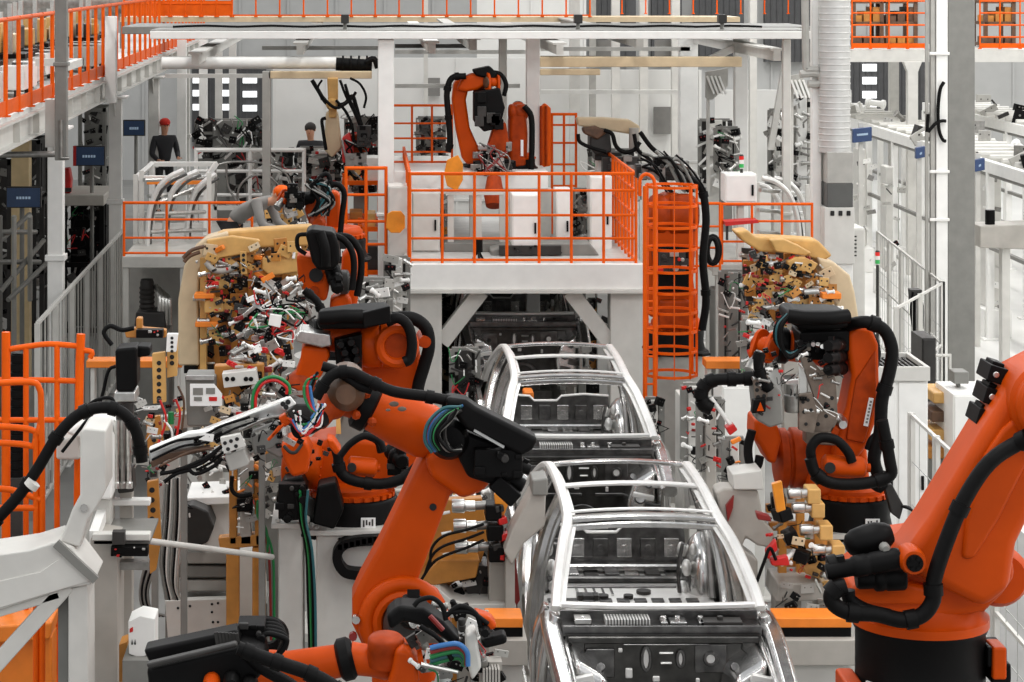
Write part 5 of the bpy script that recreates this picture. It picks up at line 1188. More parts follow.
# ============================ clamping fixtures ==============================
def rotm(R_, amp=.5): return Matrix.Rotation(R_.uniform(-amp, amp), 3, 'Y') @ Matrix.Rotation(R_.uniform(-amp, amp), 3, 'Z')
def clamp(t, p, s, R_, body=TAN, cyl=SILVER, tip=RED, dx=1):
    """toggle clamp: cast body, air cylinder, lever with a coloured tip"""
    p = V(p); M = Matrix.Rotation(R_.uniform(-.35, .35), 3, 'Y')
    def q(x, y, z): return p+M @ V((x*dx*s, y*s, z*s))
    b = MB(); b.prism([q(-.5, 0, -.5), q(.5, 0, -.5), q(.5, 0, -.1), q(.1, 0, .1), q(.1, 0, .5), q(-.5, 0, .5)], M @ V((0, .3*s, 0)))
    b.use(1); b.cyl(q(-.2, -.01, .25), q(-.2, -.05, .25), .09*s, n=8); b.cyl(q(.25, -.01, -.3), q(.25, -.05, -.3), .09*s, n=8)
    o = b.put('clamp', [body, HOLE], t, .006)
    b = MB(); b.lathe(q(-.3, -.12, -.2), q(-1.3, -.12, -.2)-q(-.3, -.12, -.2), [(.2*s, 0), (.26*s, .05), (.26*s, .2), (.2*s, .24), (.2*s, .76), (.26*s, .8), (.26*s, .95), (.1*s, 1)], 12); b.put('cylinder', cyl, o)
    b = MB(); b.beam(q(0, -.1, .3), q(.85, -.1, .45), .16*s, .16*s); b.use(1); b.box(q(.88, -.1, .36), (.2*s, .2*s, .34*s)); b.put('lever', [DARK, tip], o, .004)
    return o
def inside(poly, x, y):
    c = False; j = len(poly)-1
    for i in range(len(poly)):
        if (poly[i][1] > y) != (poly[j][1] > y) and x < (poly[j][0]-poly[i][0])*(y-poly[i][1])/(poly[j][1]-poly[i][1])+poly[i][0]: c = not c
        j = i
    return c
def scatter(poly, n, R_, gap):
    xs = [p[0] for p in poly]; ys = [p[1] for p in poly]; out = []; tries = 0
    while len(out) < n and tries < n*60:
        tries += 1; x = R_.uniform(min(xs), max(xs)); y = R_.uniform(min(ys), max(ys))
        if inside(poly, x, y) and all((x-a)**2+(y-c)**2 > gap*gap for a, c in out): out.append((x, y))
    return out
def unit(t, p, s, R_, pal):
    """one bolted-on component of a random kind"""
    k = R_.choice(pal); M = rotm(R_, .6); p = V(p); b = MB()
    if k == 'plate':
        b.box(p, (s*R_.uniform(.8, 1.5), s*.18, s*R_.uniform(.5, 1.1)), M); b.use(1)
        for dx in (-.3, .3): b.cyl(p+M @ V((dx*s, -.09*s, .1*s)), p+M @ V((dx*s, -.13*s, .1*s)), .1*s, n=8)
        o = b.put('mounting_plate', [R_.choice((TAN, OCHRE, TAN, BEIGE)), HOLE], t, .005)
    elif k == 'wplate':
        b.box(p, (s*R_.uniform(.8, 1.7), s*.16, s*R_.uniform(.4, .9)), M); b.use(1)
        for dx in (-.3, .3): b.cyl(p+M @ V((dx*s, -.08*s, .1*s)), p+M @ V((dx*s, -.1*s, .1*s)), .055*s, n=8)
        o = b.put('drilled_plate', [R_.choice((WHITE, SILVER, MIDGREY, STEEL)), DARK], t, .005)
    elif k == 'cyl':
        d = M @ V((R_.choice((-1, 1))*s*R_.uniform(.8, 1.6), 0, s*R_.uniform(-.3, .3)))
        b.lathe(p-d/2, d, [(.22*s, 0), (.28*s, .05), (.28*s, .2), (.2*s, .23), (.2*s, .78), (.28*s, .8), (.28*s, .95), (.12*s, .96), (.1*s, 1)], 12); o = b.put('air_cylinder', R_.choice((SILVER, WHITE, STEEL)), t)
    elif k == 'blk':
        b.box(p, (s*R_.uniform(.5, 1), s*.5, s*R_.uniform(.4, .9)), M); b.use(1)
        for i in range(2): b.cyl(p+M @ V(((i-.5)*.3*s, -.25*s, .1*s)), p+M @ V(((i-.5)*.3*s, -.36*s, .1*s)), .06*s, n=8)
        o = b.put('valve_block', [R_.choice((BLACK, DARK, BLACK)), R_.choice((STEEL, DKRED, DARK, GREY))], t, .006)
    elif k == 'red':
        b.box(p, (s*R_.uniform(.3, .9), s*.3, s*R_.uniform(.2, .5)), M); b.cyl(p-V((0, .15*s, 0)), p-V((0, .4*s, 0)), .12*s, n=8); o = b.put('red_stop', R_.choice((RED, DKRED, RED)), t, .006)
    elif k == 'mot':
        d = M @ V((0, -.3*s, s)); b.lathe(p-d/2, d, [(.3*s, 0), (.34*s, .08), (.34*s, .5), (.28*s, .54), (.28*s, .9), (.2*s, 1)], 14); o = b.put('servo_motor', R_.choice((BLACK, DARK, STEEL)), t)
    elif k == 'bar':
        d = M @ V((s*R_.uniform(-1.4, 1.4), 0, s*R_.uniform(-1.0, 1.0))); b.beam(p-d/2, p+d/2, .16*s, .2*s); o = b.put('frame_bar', R_.choice((SILVER, WHITE, STEEL, DARK)), t, .004)
    elif k == 'or':
        b.box(p, (s*R_.uniform(.6, 1.2), s*.4, s*R_.uniform(.25, .5)), M); o = b.put('orange_block', BEAMOR, t, .01)
    else:
        pts = [p+V((R_.uniform(-1, 1)*s, R_.uniform(-.5, .1)*s, R_.uniform(-1, 1)*s)) for _ in range(4)]
        b.tube(pts, .05*s*R_.uniform(.8, 1.5), 6, k=4); o = b.put('cable', R_.choice((HOSE, HOSE, BLACK, RED, WHITE, GREEN, DARK)), t)
    return o
def fill(t, poly, n, y, dep, s_px, pal, seed, gap=None):
    R_ = random.Random(seed)
    for x, yy in scatter(poly, n, R_, gap or s_px*.75):
        yd = y+R_.uniform(0, dep); unit(t, at(x, yy, yd), m(s_px, y)*R_.uniform(.75, 1.3), R_, pal)
def lattice(t, poly, y, sp, w_px, mt, name='grid_bar', diag=False):
    xs = [p[0] for p in poly]; ys = [p[1] for p in poly]
    y0, y1, x0, x1 = min(ys), max(ys), min(xs), max(xs)
    k = 0
    while x0+k*sp <= x1:
        x = x0+k*sp; span = [yy for yy in range(int(y0), int(y1)+1) if inside(poly, x, yy)]
        if len(span) > 4: b = MB(); b.beam(at(x, span[0], y), at(x, span[-1], y), m(w_px, y), m(w_px, y), (0, 1, 0)); b.put(name, mt, t, .004)
        k += 1
    k = 0
    while y0+k*sp <= y1:
        yy = y0+k*sp; span = [x for x in range(int(x0), int(x1)+1) if inside(poly, x, yy)]
        if len(span) > 4: b = MB(); b.beam(at(span[0], yy, y+.06), at(span[-1], yy, y+.06), m(w_px, y), m(w_px, y), (0, 1, 0)); b.put(name, mt, t, .004)
        k += 1
def floor_legs(t, pxs, py, y, w, mt=WARM):
    for x in pxs:
        b = MB(); X = xat(x, y); b.lo(X-w/2, X+w/2, y-w/2, y+w/2, 0, zat(py, y)); b.lo(X-w, X+w, y-w, y+w, 0, .03); b.put('leg', mt, t, .008)
# ---- big tan fixture, left of the line --------------------------------------
PALT = ['plate', 'plate', 'blk', 'cyl', 'red', 'bar', 'wplate', 'cable', 'blk']
PALW = ['wplate', 'wplate', 'cyl', 'blk', 'bar', 'cable', 'bar', 'red', 'cyl']
PALD = ['blk', 'blk', 'bar', 'mot', 'wplate', 'cable', 'cyl']
Y = 25
t = thing('clamping_fixture', 'tall beige arched fixture with tan clamps left of the line', 'fixture', at(235, 560, Y))
b = MB(); b.px([(178, 366), (178, 300), (184, 266), (194, 248), (206, 238), (228, 232), (228, 247), (209, 257), (200, 270), (198, 300), (200, 366)], Y, .4); b.put('arch_post', BEIGE, t, .03, 3)
b = MB(); b.px([(203, 240), (222, 232), (262, 229), (312, 226), (312, 246), (262, 248), (226, 250)], Y+.1, .3); b.put('arch_beam', TAN, t, .03)
b = MB(); b.lo(xat(184, Y), xat(196, Y), Y-.02, Y+.42, zat(373, Y), zat(366, Y)); b.put('foot_block', BLACK, t)
b = MB(); b.px([(200, 258), (206, 258), (206, 396), (200, 396)], Y-.05, .2); b.put('back_plate', TAN, t)
poly = [(200, 252), (300, 240), (318, 262), (300, 300), (280, 380), (200, 392)]
b = MB(); b.px(poly, Y+.75, .05); b.put('rear_panel', DARK, t); lattice(t, poly, Y+.5, 17, 6, OCHRE); floor_legs(t, (206, 240, 280), 392, Y+.5, .16)  # dark rear sheet added as the deep shade behind the lattice
fill(t, poly, 95, Y-.1, .5, 9.5, PALT, 11, 6.2)
R_ = random.Random(2)
for x, yy in ((214, 268), (222, 282), (210, 296), (226, 306), (214, 318), (232, 262), (246, 270), (216, 336), (238, 330)): clamp(t, at(x, yy, Y-.2), m(13, Y), R_, R_.choice((TAN, OCHRE)), SILVER, R_.choice((RED, BLACK)))
for x0, x1, yy in ((196, 216, 290), (197, 220, 318)):
    b = MB(); b.lo(xat(x0, Y), xat(x1, Y), Y-.3, Y-.1, zat(yy+5, Y), zat(yy, Y)); b.put('orange_block', BEAMOR, t, .01)
fill(t, [(208, 268), (262, 262), (266, 325), (212, 345)], 70, Y-.45, .2, 7, ['blk', 'blk', 'red', 'cable', 'blk', 'bar', 'red'], 111, 4)
fill(t, [(204, 244), (296, 240), (300, 268), (262, 280), (208, 268)], 22, Y-.35, .2, 11, ['plate', 'plate', 'or', 'bar'], 112, 8)
for pts in ([(206, 240), (232, 236), (260, 240), (258, 252), (222, 258), (208, 262)], [(262, 258), (300, 252), (300, 272), (270, 276), (262, 270)], [(204, 300), (222, 298), (224, 312), (204, 314)]):
    b = MB(); b.px(pts, Y-.25, .1); b.put('shaped_plate', TAN, t, .02)
# holed tan strip standing proud
b = MB(); b.px([(240, 252), (246, 252), (247, 274), (241, 274)], Y-.35, .06); b.use(1)
for i in range(4): c = at(243.5, 255+i*5, Y-.352); b.cyl(c, c+V((0, -.01, 0)), .018, n=8)
b.put('drilled_strip', [TAN, HOLE], t)
for i, pts in enumerate(([(206, 262), (214, 270), (228, 270), (238, 264)], [(183, 258), (192, 250), (206, 246)], [(184, 262), (190, 256), (200, 252)])):
    px_tube(t, 'hose', pts, Y-.3, 2 if i else 3, WARM if not i else BROWN)
# ---- its mirror, right of the line -------------------------------------------
Y = 25.2
t = thing('clamping_fixture', 'tall beige arched fixture with tan clamps right of the line, above the black hose cover', 'fixture', at(800, 560, Y))
b = MB(); b.px([(817, 257), (834, 262), (850, 275), (855, 292), (860, 324), (842, 324), (832, 292), (822, 272)], Y, .4); b.put('arch_post', BEIGE, t, .03, 3)
b = MB(); b.px([(735, 232), (748, 230), (756, 237), (786, 238), (818, 240), (833, 256), (822, 262), (800, 254), (760, 252), (744, 242)], Y+.05, .35); b.put('arch_beam', TAN, t, .03)
b = MB(); b.px([(770, 240), (784, 239), (800, 246), (812, 253), (806, 256), (776, 252)], Y-.1, .15); b.put('shaped_plate', TAN, t, .02)
b = MB(); b.px([(788, 262), (796, 258), (806, 258), (818, 264), (814, 270), (800, 272), (790, 270)], Y-.2, .15); b.use(1)
for x in (794, 802, 810): c = at(x, 265, Y-.205); b.cyl(c, c+V((0, -.01, 0)), m(2, Y), n=10)
b.put('drilled_plate', [TAN, HOLE], t, .01)
poly = [(742, 248), (772, 250), (820, 258), (838, 290), (842, 316), (790, 330), (752, 322), (744, 290)]
b = MB(); b.px(poly, Y+.75, .05); b.put('rear_panel', DARK, t); lattice(t, poly, Y+.5, 15, 6, OCHRE); floor_legs(t, (750, 790, 838), 316, Y+.5, .16)  # rear sheet again dark in place of shade between the clamps
fill(t, poly, 85, Y-.1, .5, 8.5, PALT+['red', 'plate'], 21, 5.4)
R_ = random.Random(3)
for x, yy in ((762, 262), (776, 276), (790, 284), (812, 280), (820, 294), (768, 292), (806, 300), (828, 304), (794, 308), (758, 306)): clamp(t, at(x, yy, Y-.2), m(12, Y), R_, R_.choice((TAN, OCHRE, TAN)), SILVER, R_.choice((RED, BLACK)), -1)
fill(t, [(744, 250), (772, 256), (796, 296), (780, 326), (746, 310)], 46, Y-.45, .2, 6.5, ['blk', 'blk', 'red', 'cable', 'red', 'bar'], 113, 4.2)
fill(t, [(780, 262), (826, 262), (838, 300), (800, 318)], 24, Y-.4, .2, 8, ['plate', 'blk', 'plate', 'bar', 'cyl'], 114, 6)
b = MB(); b.lo(xat(815, Y), xat(834, Y), Y-.4, Y-.2, zat(294, Y), zat(288, Y)); b.put('orange_block', BEAMOR, t, .01)
b = MB(); b.cyl(at(804, 292, Y-.35), at(818, 291, Y-.35), m(3, Y), n=12); b.put('air_cylinder', SILVER, t)
# ---- silver gripper held by the left back robot ------------------------------
Y = 21.6
t = thing('gripper_tool', 'silver and white gripper crowded with cables, left of the robot with tilted black box', 'gripper', at(272, 345, Y))
poly = [(228, 330), (240, 302), (262, 286), (300, 276), (308, 300), (318, 318), (300, 336), (280, 344), (262, 352), (238, 352)]
for a, c in (((232, 340), (306, 300)), ((240, 352), (310, 322)), ((250, 300), (300, 330)), ((236, 322), (280, 286)), ((262, 352), (300, 282)), ((298, 284), (312, 322))):
    b = MB(); b.beam(at(a[0], a[1], Y+.1), at(c[0], c[1], Y+.15), m(4, Y), m(4, Y), (0, 1, 0)); b.put('frame_bar', SILVER, t, .006)
fill(t, poly, 75, Y-.15, .3, 9.5, PALW, 31, 6)
R_ = random.Random(12)
for i in range(22):
    x = R_.uniform(240, 300); yy = R_.uniform(290, 335)
    px_tube(t, 'cable', [(x, yy), (x+R_.uniform(-12, 12), yy+R_.uniform(4, 14)), (x+R_.uniform(4, 20), yy+R_.uniform(6, 20)), (x+R_.uniform(0, 26), yy+R_.uniform(-8, 22))], Y-.3, R_.uniform(.7, 1.3), R_.choice((HOSE, HOSE, WHITE, GREEN, RED)), 6)
b = MB(); b.px([(270, 314), (282, 316), (280, 328), (268, 325)], Y-.4, .06); b.put('white_plate', WHITE, t, .006)
px_tube(t, 'hose', [(304, 290), (316, 300), (322, 312), (326, 318)], Y-.2, 4, cuffs=3)
# ---- silver gripper of the left middle robot ---------------------------------
Y = 17.8
t = thing('gripper_tool', 'silver clamp head with red and green looped hoses, below the black flat hose cover', 'gripper', at(282, 440, Y))
poly = [(228, 352), (262, 338), (292, 350), (292, 386), (300, 400), (280, 420), (252, 400), (232, 380)]
for a, c in (((230, 370), (296, 392)), ((238, 352), (286, 400)), ((262, 340), (270, 410)), ((290, 350), (262, 400))):
    b = MB(); b.beam(at(a[0], a[1], Y+.1), at(c[0], c[1], Y+.1), m(4.5, Y), m(4.5, Y), (0, 1, 0)); b.put('frame_bar', STEEL, t, .006)
fill(t, poly, 44, Y-.2, .3, 11, PALW+['cyl', 'wplate', 'blk'], 41, 7.5)
for i, (mt, dy) in enumerate(((GREEN, 0), (RED, 3.5))): px_tube(t, 'cable', [(252+dy, 410), (254+dy*.6, 392+dy), (262+dy*.4, 380+dy), (276, 377+dy), (288-dy*.4, 384+dy), (290-dy, 394)], Y-.45, 1.7, mt, 8)
for i, mt in enumerate((GREEN, RED, TEAL, HOSE)): px_tube(t, 'cable', [(306+i*2.4, 404), (304+i*2.4, 390), (308+i*2.4, 380-i), (318, 378-i*2)], Y-.4, 1.6, mt, 7)
# ---- long gun held by the front robot ----------------------------------------
Y = 14.3
t = thing('gripper_tool', 'long silver beam gripper reaching left from the brown-capped wrist', 'gripper', at(240, 480, Y))
b = MB(); b.px([(148, 451), (190, 436), (252, 412), (288, 399), (294, 410), (252, 428), (196, 448), (150, 464)], Y-.05, .12); b.put('main_beam', SILVER, t, .012)
b = MB(); b.px([(148, 449), (188, 433), (214, 430), (214, 434), (188, 440), (150, 455)], Y-.14, .08); b.put('white_tube', WHITE, t, .012)
b = MB(); b.px([(150, 462), (166, 454), (210, 446), (210, 450), (168, 460), (152, 468)], Y-.12, .06); b.put('brown_strip', BROWN, t, .006)
tool_plate(t, [(220, 438), (240, 434), (246, 446), (224, 454)], Y-.24, .05, LGREY, [(225, 443), (231, 441), (237, 439), (228, 449), (236, 446)], .012, 'drilled_plate')
b = MB(); b.px([(224, 456), (244, 449), (250, 462), (248, 466), (230, 472)], Y-.2, .2); b.put('grey_box', MIDGREY, t, .012)
b = MB(); b.px([(250, 436), (276, 426), (282, 438), (278, 446), (254, 456)], Y-.12, .2); b.put('gear_box', GREY, t, .015)
b = MB(); b.px([(286, 412), (296, 404), (308, 404), (316, 420), (312, 430), (296, 426)], Y-.22, .22); b.put('adapter', DARK, t, .012)
tool_plate(t, [(278, 402), (290, 397), (296, 404), (284, 410)], Y-.26, .04, WHITE, [(283, 404), (288, 402), (286, 407)], .016, 'drilled_plate')
b = MB(); b.px([(278, 418), (285, 414), (290, 424), (284, 428)], Y-.24, .08); b.put('orange_lever', ORANGE, t, .01)
for p in ([(284, 424), (276, 432), (268, 440)], [(287, 418), (296, 426), (302, 436)], [(280, 426), (272, 436)]): px_tube(t, 'lever_rod', p, Y-.26, 1.6, ORANGE, 7)
fill(t, [(196, 440), (250, 420), (300, 402), (318, 420), (300, 442), (262, 450), (214, 462), (196, 456)], 34, Y-.22, .2, 8.5, ['blk', 'bar', 'cyl', 'wplate', 'cable', 'blk', 'cable'], 51, 6.5)
for p in ([(160, 474), (178, 470), (206, 458), (222, 446)], [(176, 470), (200, 464), (216, 452)], [(186, 466), (196, 474), (214, 466), (222, 458)], [(164, 482), (176, 474), (190, 470)]): px_tube(t, 'hose', p, Y-.2, 2, HOSE, 8)
R_ = random.Random(6)
for i in range(14): px_tube(t, 'cable', [(290+R_.uniform(0, 10), 418+R_.uniform(-8, 8)), (304+R_.uniform(-6, 6), 428+R_.uniform(-8, 8)), (316+R_.uniform(-6, 6), 418+R_.uniform(-8, 10)), (322+R_.uniform(-4, 4), 404)], Y-.3, R_.uniform(1, 1.8), R_.choice((HOSE, HOSE, GREEN, RED, WHITE, BLUE)), 6)
for i, mt in enumerate((GREEN, RED, BLUE)): px_tube(t, 'cable', [(304+i*3, 386), (305+i*3.4, 398), (310+i*2, 408), (316, 412)], Y-.34, 1.5, mt, 7)
b = MB(); b.lathe(at(296, 430, Y-.1), at(324, 418, Y-.2)-at(296, 430, Y-.1), [(m(9, Y), 0), (m(10, Y), .5), (m(8, Y), 1)], 16); b.put('coupling', BLACK, t)
for p, mt, rr in (([(150, 452), (176, 441), (200, 437), (222, 426), (250, 417)], HOSE, 1.5), ([(152, 460), (180, 447), (206, 442), (236, 428), (268, 418)], HOSE, 1.3), ([(160, 466), (190, 452), (214, 448)], BROWN, 1.3), ([(240, 430), (262, 420), (282, 416), (300, 420)], STEEL, 1.6), ([(206, 444), (214, 436), (222, 432)], HOSE, 1.6), ([(196, 470), (212, 462), (224, 452), (236, 450)], HOSE, 1.4)): px_tube(t, 'hose', p, Y-.17, rr, mt, 7)
# second gripper body with orange claws lower down
Y = 16.6
t = thing('gripper_tool', 'dull steel gripper body with two orange claw castings under the long silver beam', 'gripper', at(290, 490, Y))
b = MB(); b.px([(280, 446), (292, 438), (306, 440), (312, 452), (308, 474), (292, 478), (284, 462)], Y-.1, .3); cl = b.put('claw', ORANGE, t, .03, 3)
b = MB(); b.tube([at(284, 446, Y-.13), at(290, 452, Y-.16), at(296, 452, Y-.16), at(302, 444, Y-.13)], .012, 6, k=3); b.put('seam', HOLE, cl)
b = MB(); b.px([(326, 438), (334, 440), (342, 452), (336, 456), (328, 446)], Y-.1, .2); b.put('claw', ORANGE, t, .02, 3)
b = MB(); b.px([(262, 440), (286, 432), (290, 444), (282, 460), (266, 452)], Y+.05, .3); b.put('steel_body', STEEL, t, .02)
fill(t, [(250, 450), (280, 440), (320, 434), (336, 452), (318, 466), (290, 470), (258, 470)], 22, Y+.1, .2, 7, ['blk', 'bar', 'cable', 'blk', 'cable'], 52, 6)
b = MB(); b.px([(344, 408), (354, 406), (366, 424), (362, 436), (340, 452), (334, 446), (340, 424)], Y+.3, .25); b.put('grey_casting', GREY, t, .02)
b = MB(); b.px([(326, 414), (346, 408), (344, 416), (334, 418)], Y+.25, .1); b.put('tan_bracket', TAN, t, .01); b = MB(); b.px([(336, 416), (340, 415), (341, 434), (336, 434)], Y+.2, .06); b.put('tan_strip', TAN, t)
px_tube(t, 'hose', [(340, 456), (350, 444), (364, 436), (378, 440), (384, 450)], Y-.3, 3.6)
# ---- spot-welding gun of the right middle robot --------------------------------
Y = 18.5
t = thing('welding_gun', 'brown-grey drilled plate welding gun hanging under the right robot forearm', 'welding gun', at(818, 445, Y))
tool_plate(t, [(800, 356), (812, 360), (822, 372), (832, 368), (836, 380), (838, 420), (832, 432), (806, 432), (800, 420), (812, 410), (814, 396)], Y, .08, GUNMETAL, [(806, 424), (812, 420), (818, 424), (826, 404), (832, 398), (826, 416), (832, 410), (806, 414)], .016)
tool_plate(t, [(799, 395), (812, 393), (818, 414), (814, 434), (799, 430)], Y-.1, .06, GUNMETAL, [(803, 402), (808, 400), (804, 412), (811, 410), (806, 424)], .014)
b = MB(); b.px([(784, 380), (800, 378), (800, 412), (786, 404)], Y-.05, .2); b.put('transformer', SILVER, t, .015)
b = MB(); b.lathe(at(792, 412, Y-.05), at(792, 384, Y-.05)-at(792, 412, Y-.05), [(m(7, Y), 0), (m(8, Y), .1), (m(8, Y), .6), (m(6, Y), .65), (m(6, Y), 1)], 16); b.put('actuator', STEEL, t)
fill(t, [(784, 356), (800, 350), (842, 366), (844, 410), (832, 420), (800, 420), (786, 404)], 26, Y-.14, .12, 8, ['blk', 'blk', 'bar', 'cyl', 'cable'], 61, 6)
b = MB(); b.px([(806, 432), (834, 432), (836, 446), (806, 444)], Y, .16); b.put('electrode_arm', GUNMETAL, t, .01)
t = thing('welding_gun', 'silver spot-welding head with black ribbed arm at the wrist of the right middle robot', 'welding gun', at(770, 430, Y))
b = MB(); b.px([(752, 380), (768, 376), (782, 392), (784, 424), (770, 428), (756, 420)], Y-.25, .22); b.put('gun_body', GREY, t, .02)
tool_plate(t, [(753, 378), (768, 376), (768, 402), (756, 404)], Y-.3, .05, GUNMETAL, [(757, 384), (763, 383), (757, 390), (763, 389), (758, 397), (764, 396)], .016)
b = MB(); b.px([(754, 400), (766, 398), (766, 412), (752, 414)], Y-.36, .1); b.put('cover', BLACK, t, .01)
b = MB(); b.px([(757, 411), (764, 411), (760.5, 402)], Y-.37, .01); b.put('warning_triangle', ORANGE, t)
px_tube(t, 'gun_arm', [(756, 378), (736, 379), (714, 380), (704, 386), (701, 396), (704, 404), (710, 408)], Y-.2, 6, BLACK, 12, cuffs=7)
px_tube(t, 'hose', [(760, 352), (758, 364), (762, 378), (770, 390)], Y-.3, 5, cuffs=3)
b = MB(); b.cyl(at(711, 398, Y-.2), at(733, 428, Y-.2), m(2.4, Y), n=10); b.put('electrode', WHITE, t)
b = MB(); b.px([(726, 428), (734, 424), (738, 430), (730, 436)], Y-.25, .12); b.put('red_tip', RED, t, .01)
fill(t, [(752, 352), (782, 346), (786, 402), (760, 414)], 20, Y-.35, .1, 7, ['blk', 'bar', 'cyl', 'cable', 'red'], 62, 6)
# ---- gun bundle at the bottom, held by the bottom robot -------------------------
Y = 12.4
t = thing('welding_gun', 'cable-wrapped welding gun with blue, red and green hoses at the bottom edge', 'welding gun', at(455, 700, Y))
poly = [(412, 622), (440, 604), (470, 606), (505, 632), (498, 682), (430, 690), (412, 660)]
for a, c in (((416, 640), (500, 640)), ((420, 670), (496, 660)), ((440, 608), (450, 690)), ((478, 612), (472, 690))):
    b = MB(); b.beam(at(a[0], a[1], Y+.15), at(c[0], c[1], Y+.15), m(6, Y), m(6, Y), (0, 1, 0)); b.put('frame_bar', STEEL, t, .008)
fill(t, poly, 52, Y-.1, .25, 13, ['blk', 'bar', 'wplate', 'cyl', 'cable', 'blk', 'bar', 'mot'], 71, 8)
b = MB(); b.px([(386, 616), (398, 606), (424, 608), (444, 622), (462, 642), (452, 646), (430, 630), (404, 622), (390, 632)], Y-.3, .2); b.put('black_guard', BLACK, t, .03, 3)
for i, (mt, dy) in enumerate(((BLUE, 0), (DKRED, 4), (GREEN, 9), (TEAL, 13), (GREEN, 17))): px_tube(t, 'cable', [(430, 648+dy), (444, 645+dy*.9), (458, 644+dy*.8), (467-dy*.2, 652+dy*.6), (468-dy*.3, 666)], Y-.45+i*.02, 2.6, mt, 8)
for p in ([(414, 606), (420, 600), (432, 598), (442, 606), (446, 620)], [(446, 616), (460, 606), (476, 614), (482, 632)], [(448, 612), (470, 612), (488, 624)], [(420, 626), (440, 640), (452, 660)]): px_tube(t, 'hose', p, Y-.4, 2.6, HOSE, 8)
b = MB(); b.tube([at(430, 616, Y-.35), at(443, 630, Y-.35)], m(2.5, Y), 8); b.put('red_rod', DKRED, t)
b = MB(); b.cyl(at(421, 664, Y-.4), at(458, 672, Y-.4), m(2, Y), n=8); b.put('silver_rod', SILVER, t)
b = MB(); b.px([(466, 634), (476, 630), (482, 668), (472, 682), (466, 660)], Y-.35, .15); b.put('white_arm', LGREY, t, .02)
b = MB(); b.px([(474, 612), (492, 618), (498, 628), (490, 632), (478, 622)], Y-.4, .12); b.put('orange_lever', ORANGE, t, .02)
b = MB(); b.lathe(at(484, 628, Y-.35), (0, -.1, 0), [(m(6, Y), 0), (m(6, Y), .6), (m(4, Y), 1)], 14); b.put('pivot', BLACK, t)
b = MB(); b.px([(480, 640), (506, 634), (508, 644), (484, 650)], Y-.35, .12); b.put('black_jaw', BLACK, t, .02)
b = MB()
for i in range(6): b.lo(xat(482+i*3, Y), xat(484+i*3, Y), Y-.1, Y, zat(700, Y), zat(664, Y))
b.lo(xat(480, Y), xat(502, Y), Y, Y+.15, zat(700, Y), zat(662, Y)); b.put('finned_sink', WARM, t)
# ---- lower left and right clamping stations beside the nearest car ---------------
Y = 18.6
t = thing('clamp_station', 'ochre clamp station with silver cylinders and black hoses left of the nearest car body', 'clamp station', at(458, 690, Y))
b = MB(); b.px([(402, 590), (426, 528), (448, 500), (482, 498), (488, 540), (480, 566), (440, 592)], Y+.2, .12); b.put('ochre_plate', OCHRE, t, .012)
b = MB(); b.px([(412, 588), (440, 560), (480, 560), (476, 578), (432, 586)], Y-.05, .3); b.put('ochre_block', OCHRE, t, .012)
R_ = random.Random(8)
for i, yy in enumerate((500, 520, 541)):
    x = 452+i*1.5; b = MB(); a = at(x, yy+6, Y-.15); c = at(x+24, yy+6, Y-.15)
    b.lathe(a, c-a, [(m(6.5, Y), 0), (m(7, Y), .06), (m(7, Y), .5), (m(5.5, Y), .55), (m(5.5, Y), .95), (m(3, Y), 1)], 16); cy = b.put('air_cylinder', SILVER, t)
    b = MB(); b.cyl(at(x+20, yy+6, Y-.15), at(x+34, yy+5, Y-.15), m(4.5, Y), n=12); b.put('cylinder_rod', STEEL, cy)
    b = MB(); b.lo(xat(x+32, Y), xat(x+48, Y), Y-.25, Y-.05, zat(yy+14, Y), zat(yy-2, Y)); b.put('clamp_head', BLACK, t, .015)
    b = MB(); b.cyl(at(x-12, yy+14, Y-.1), at(x-2, yy+12, Y-.1), m(1.6, Y), n=8); b.put('pin', WHITE, t)
    px_tube(t, 'hose', [(430+i*-5, 566+i*8), (432, 548+i*8), (444, 536+i*10), (466, 530+i*9), (484, 524+i*8)], Y-.25, 1.5, HOSE, 7)
for x, yy, mt in ((498, 508, DARK), (502, 520, RED), (504, 536, RED), (508, 550, RED), (500, 556, RED), (492, 530, BLACK), (496, 546, DARK)):
    b = MB(); b.box(at(x, yy, Y-.2), (m(9, Y), .1, m(7, Y)), rotm(R_, .3)); b.put('stop_block', mt, t, .01)
b = MB(); b.px([(500, 544), (506, 528), (516, 560), (520, 600), (514, 610), (512, 562)], Y-.15, .05); b.put('red_strip', DKRED, t)
b = MB(); b.px([(494, 494), (506, 490), (510, 500), (504, 516), (496, 514)], Y-.2, .04); b.put('amber_guard', AMBER, t, .006)
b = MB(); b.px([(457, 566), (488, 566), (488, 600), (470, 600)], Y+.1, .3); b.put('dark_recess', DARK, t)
fill(t, [(452, 566), (486, 566), (486, 604), (456, 604)], 16, Y, .2, 10, ['blk', 'wplate', 'bar', 'blk'], 81, 8)
b = MB(); b.px([(489, 562), (513, 560), (512, 602), (489, 602)], Y-.1, .3); b.put('grey_block', WARM, t, .012)
floor_legs(t, (420, 470, 500), 590, Y+.3, .2)
b = MB(); b.px([(404, 590), (440, 590), (452, 600), (470, 604), (516, 604), (516, 614), (404, 612)], Y-.2, .8); b.put('bed', LGREY, t, .01)
t = thing('car_locator', 'warm grey angled steel locating arm touching the left side of the nearest car body', 'bracket', at(520, 690, 18.4))
b = MB(); b.px([(504, 552), (512, 530), (528, 500), (532, 492), (546, 494), (545, 526), (524, 544), (512, 566)], 18.2, .3); b.put('arm', WARM, t, .015)
b = MB(); b.px([(532, 480), (548, 478), (548, 496), (532, 496)], 18.15, .3); b.put('head', GREY, t, .015)
b = MB(); b.lo(xat(505, 18.4), xat(514, 18.4), 18.3, 18.5, 0, zat(556, 18.4)); b.put('leg', WARM, t)
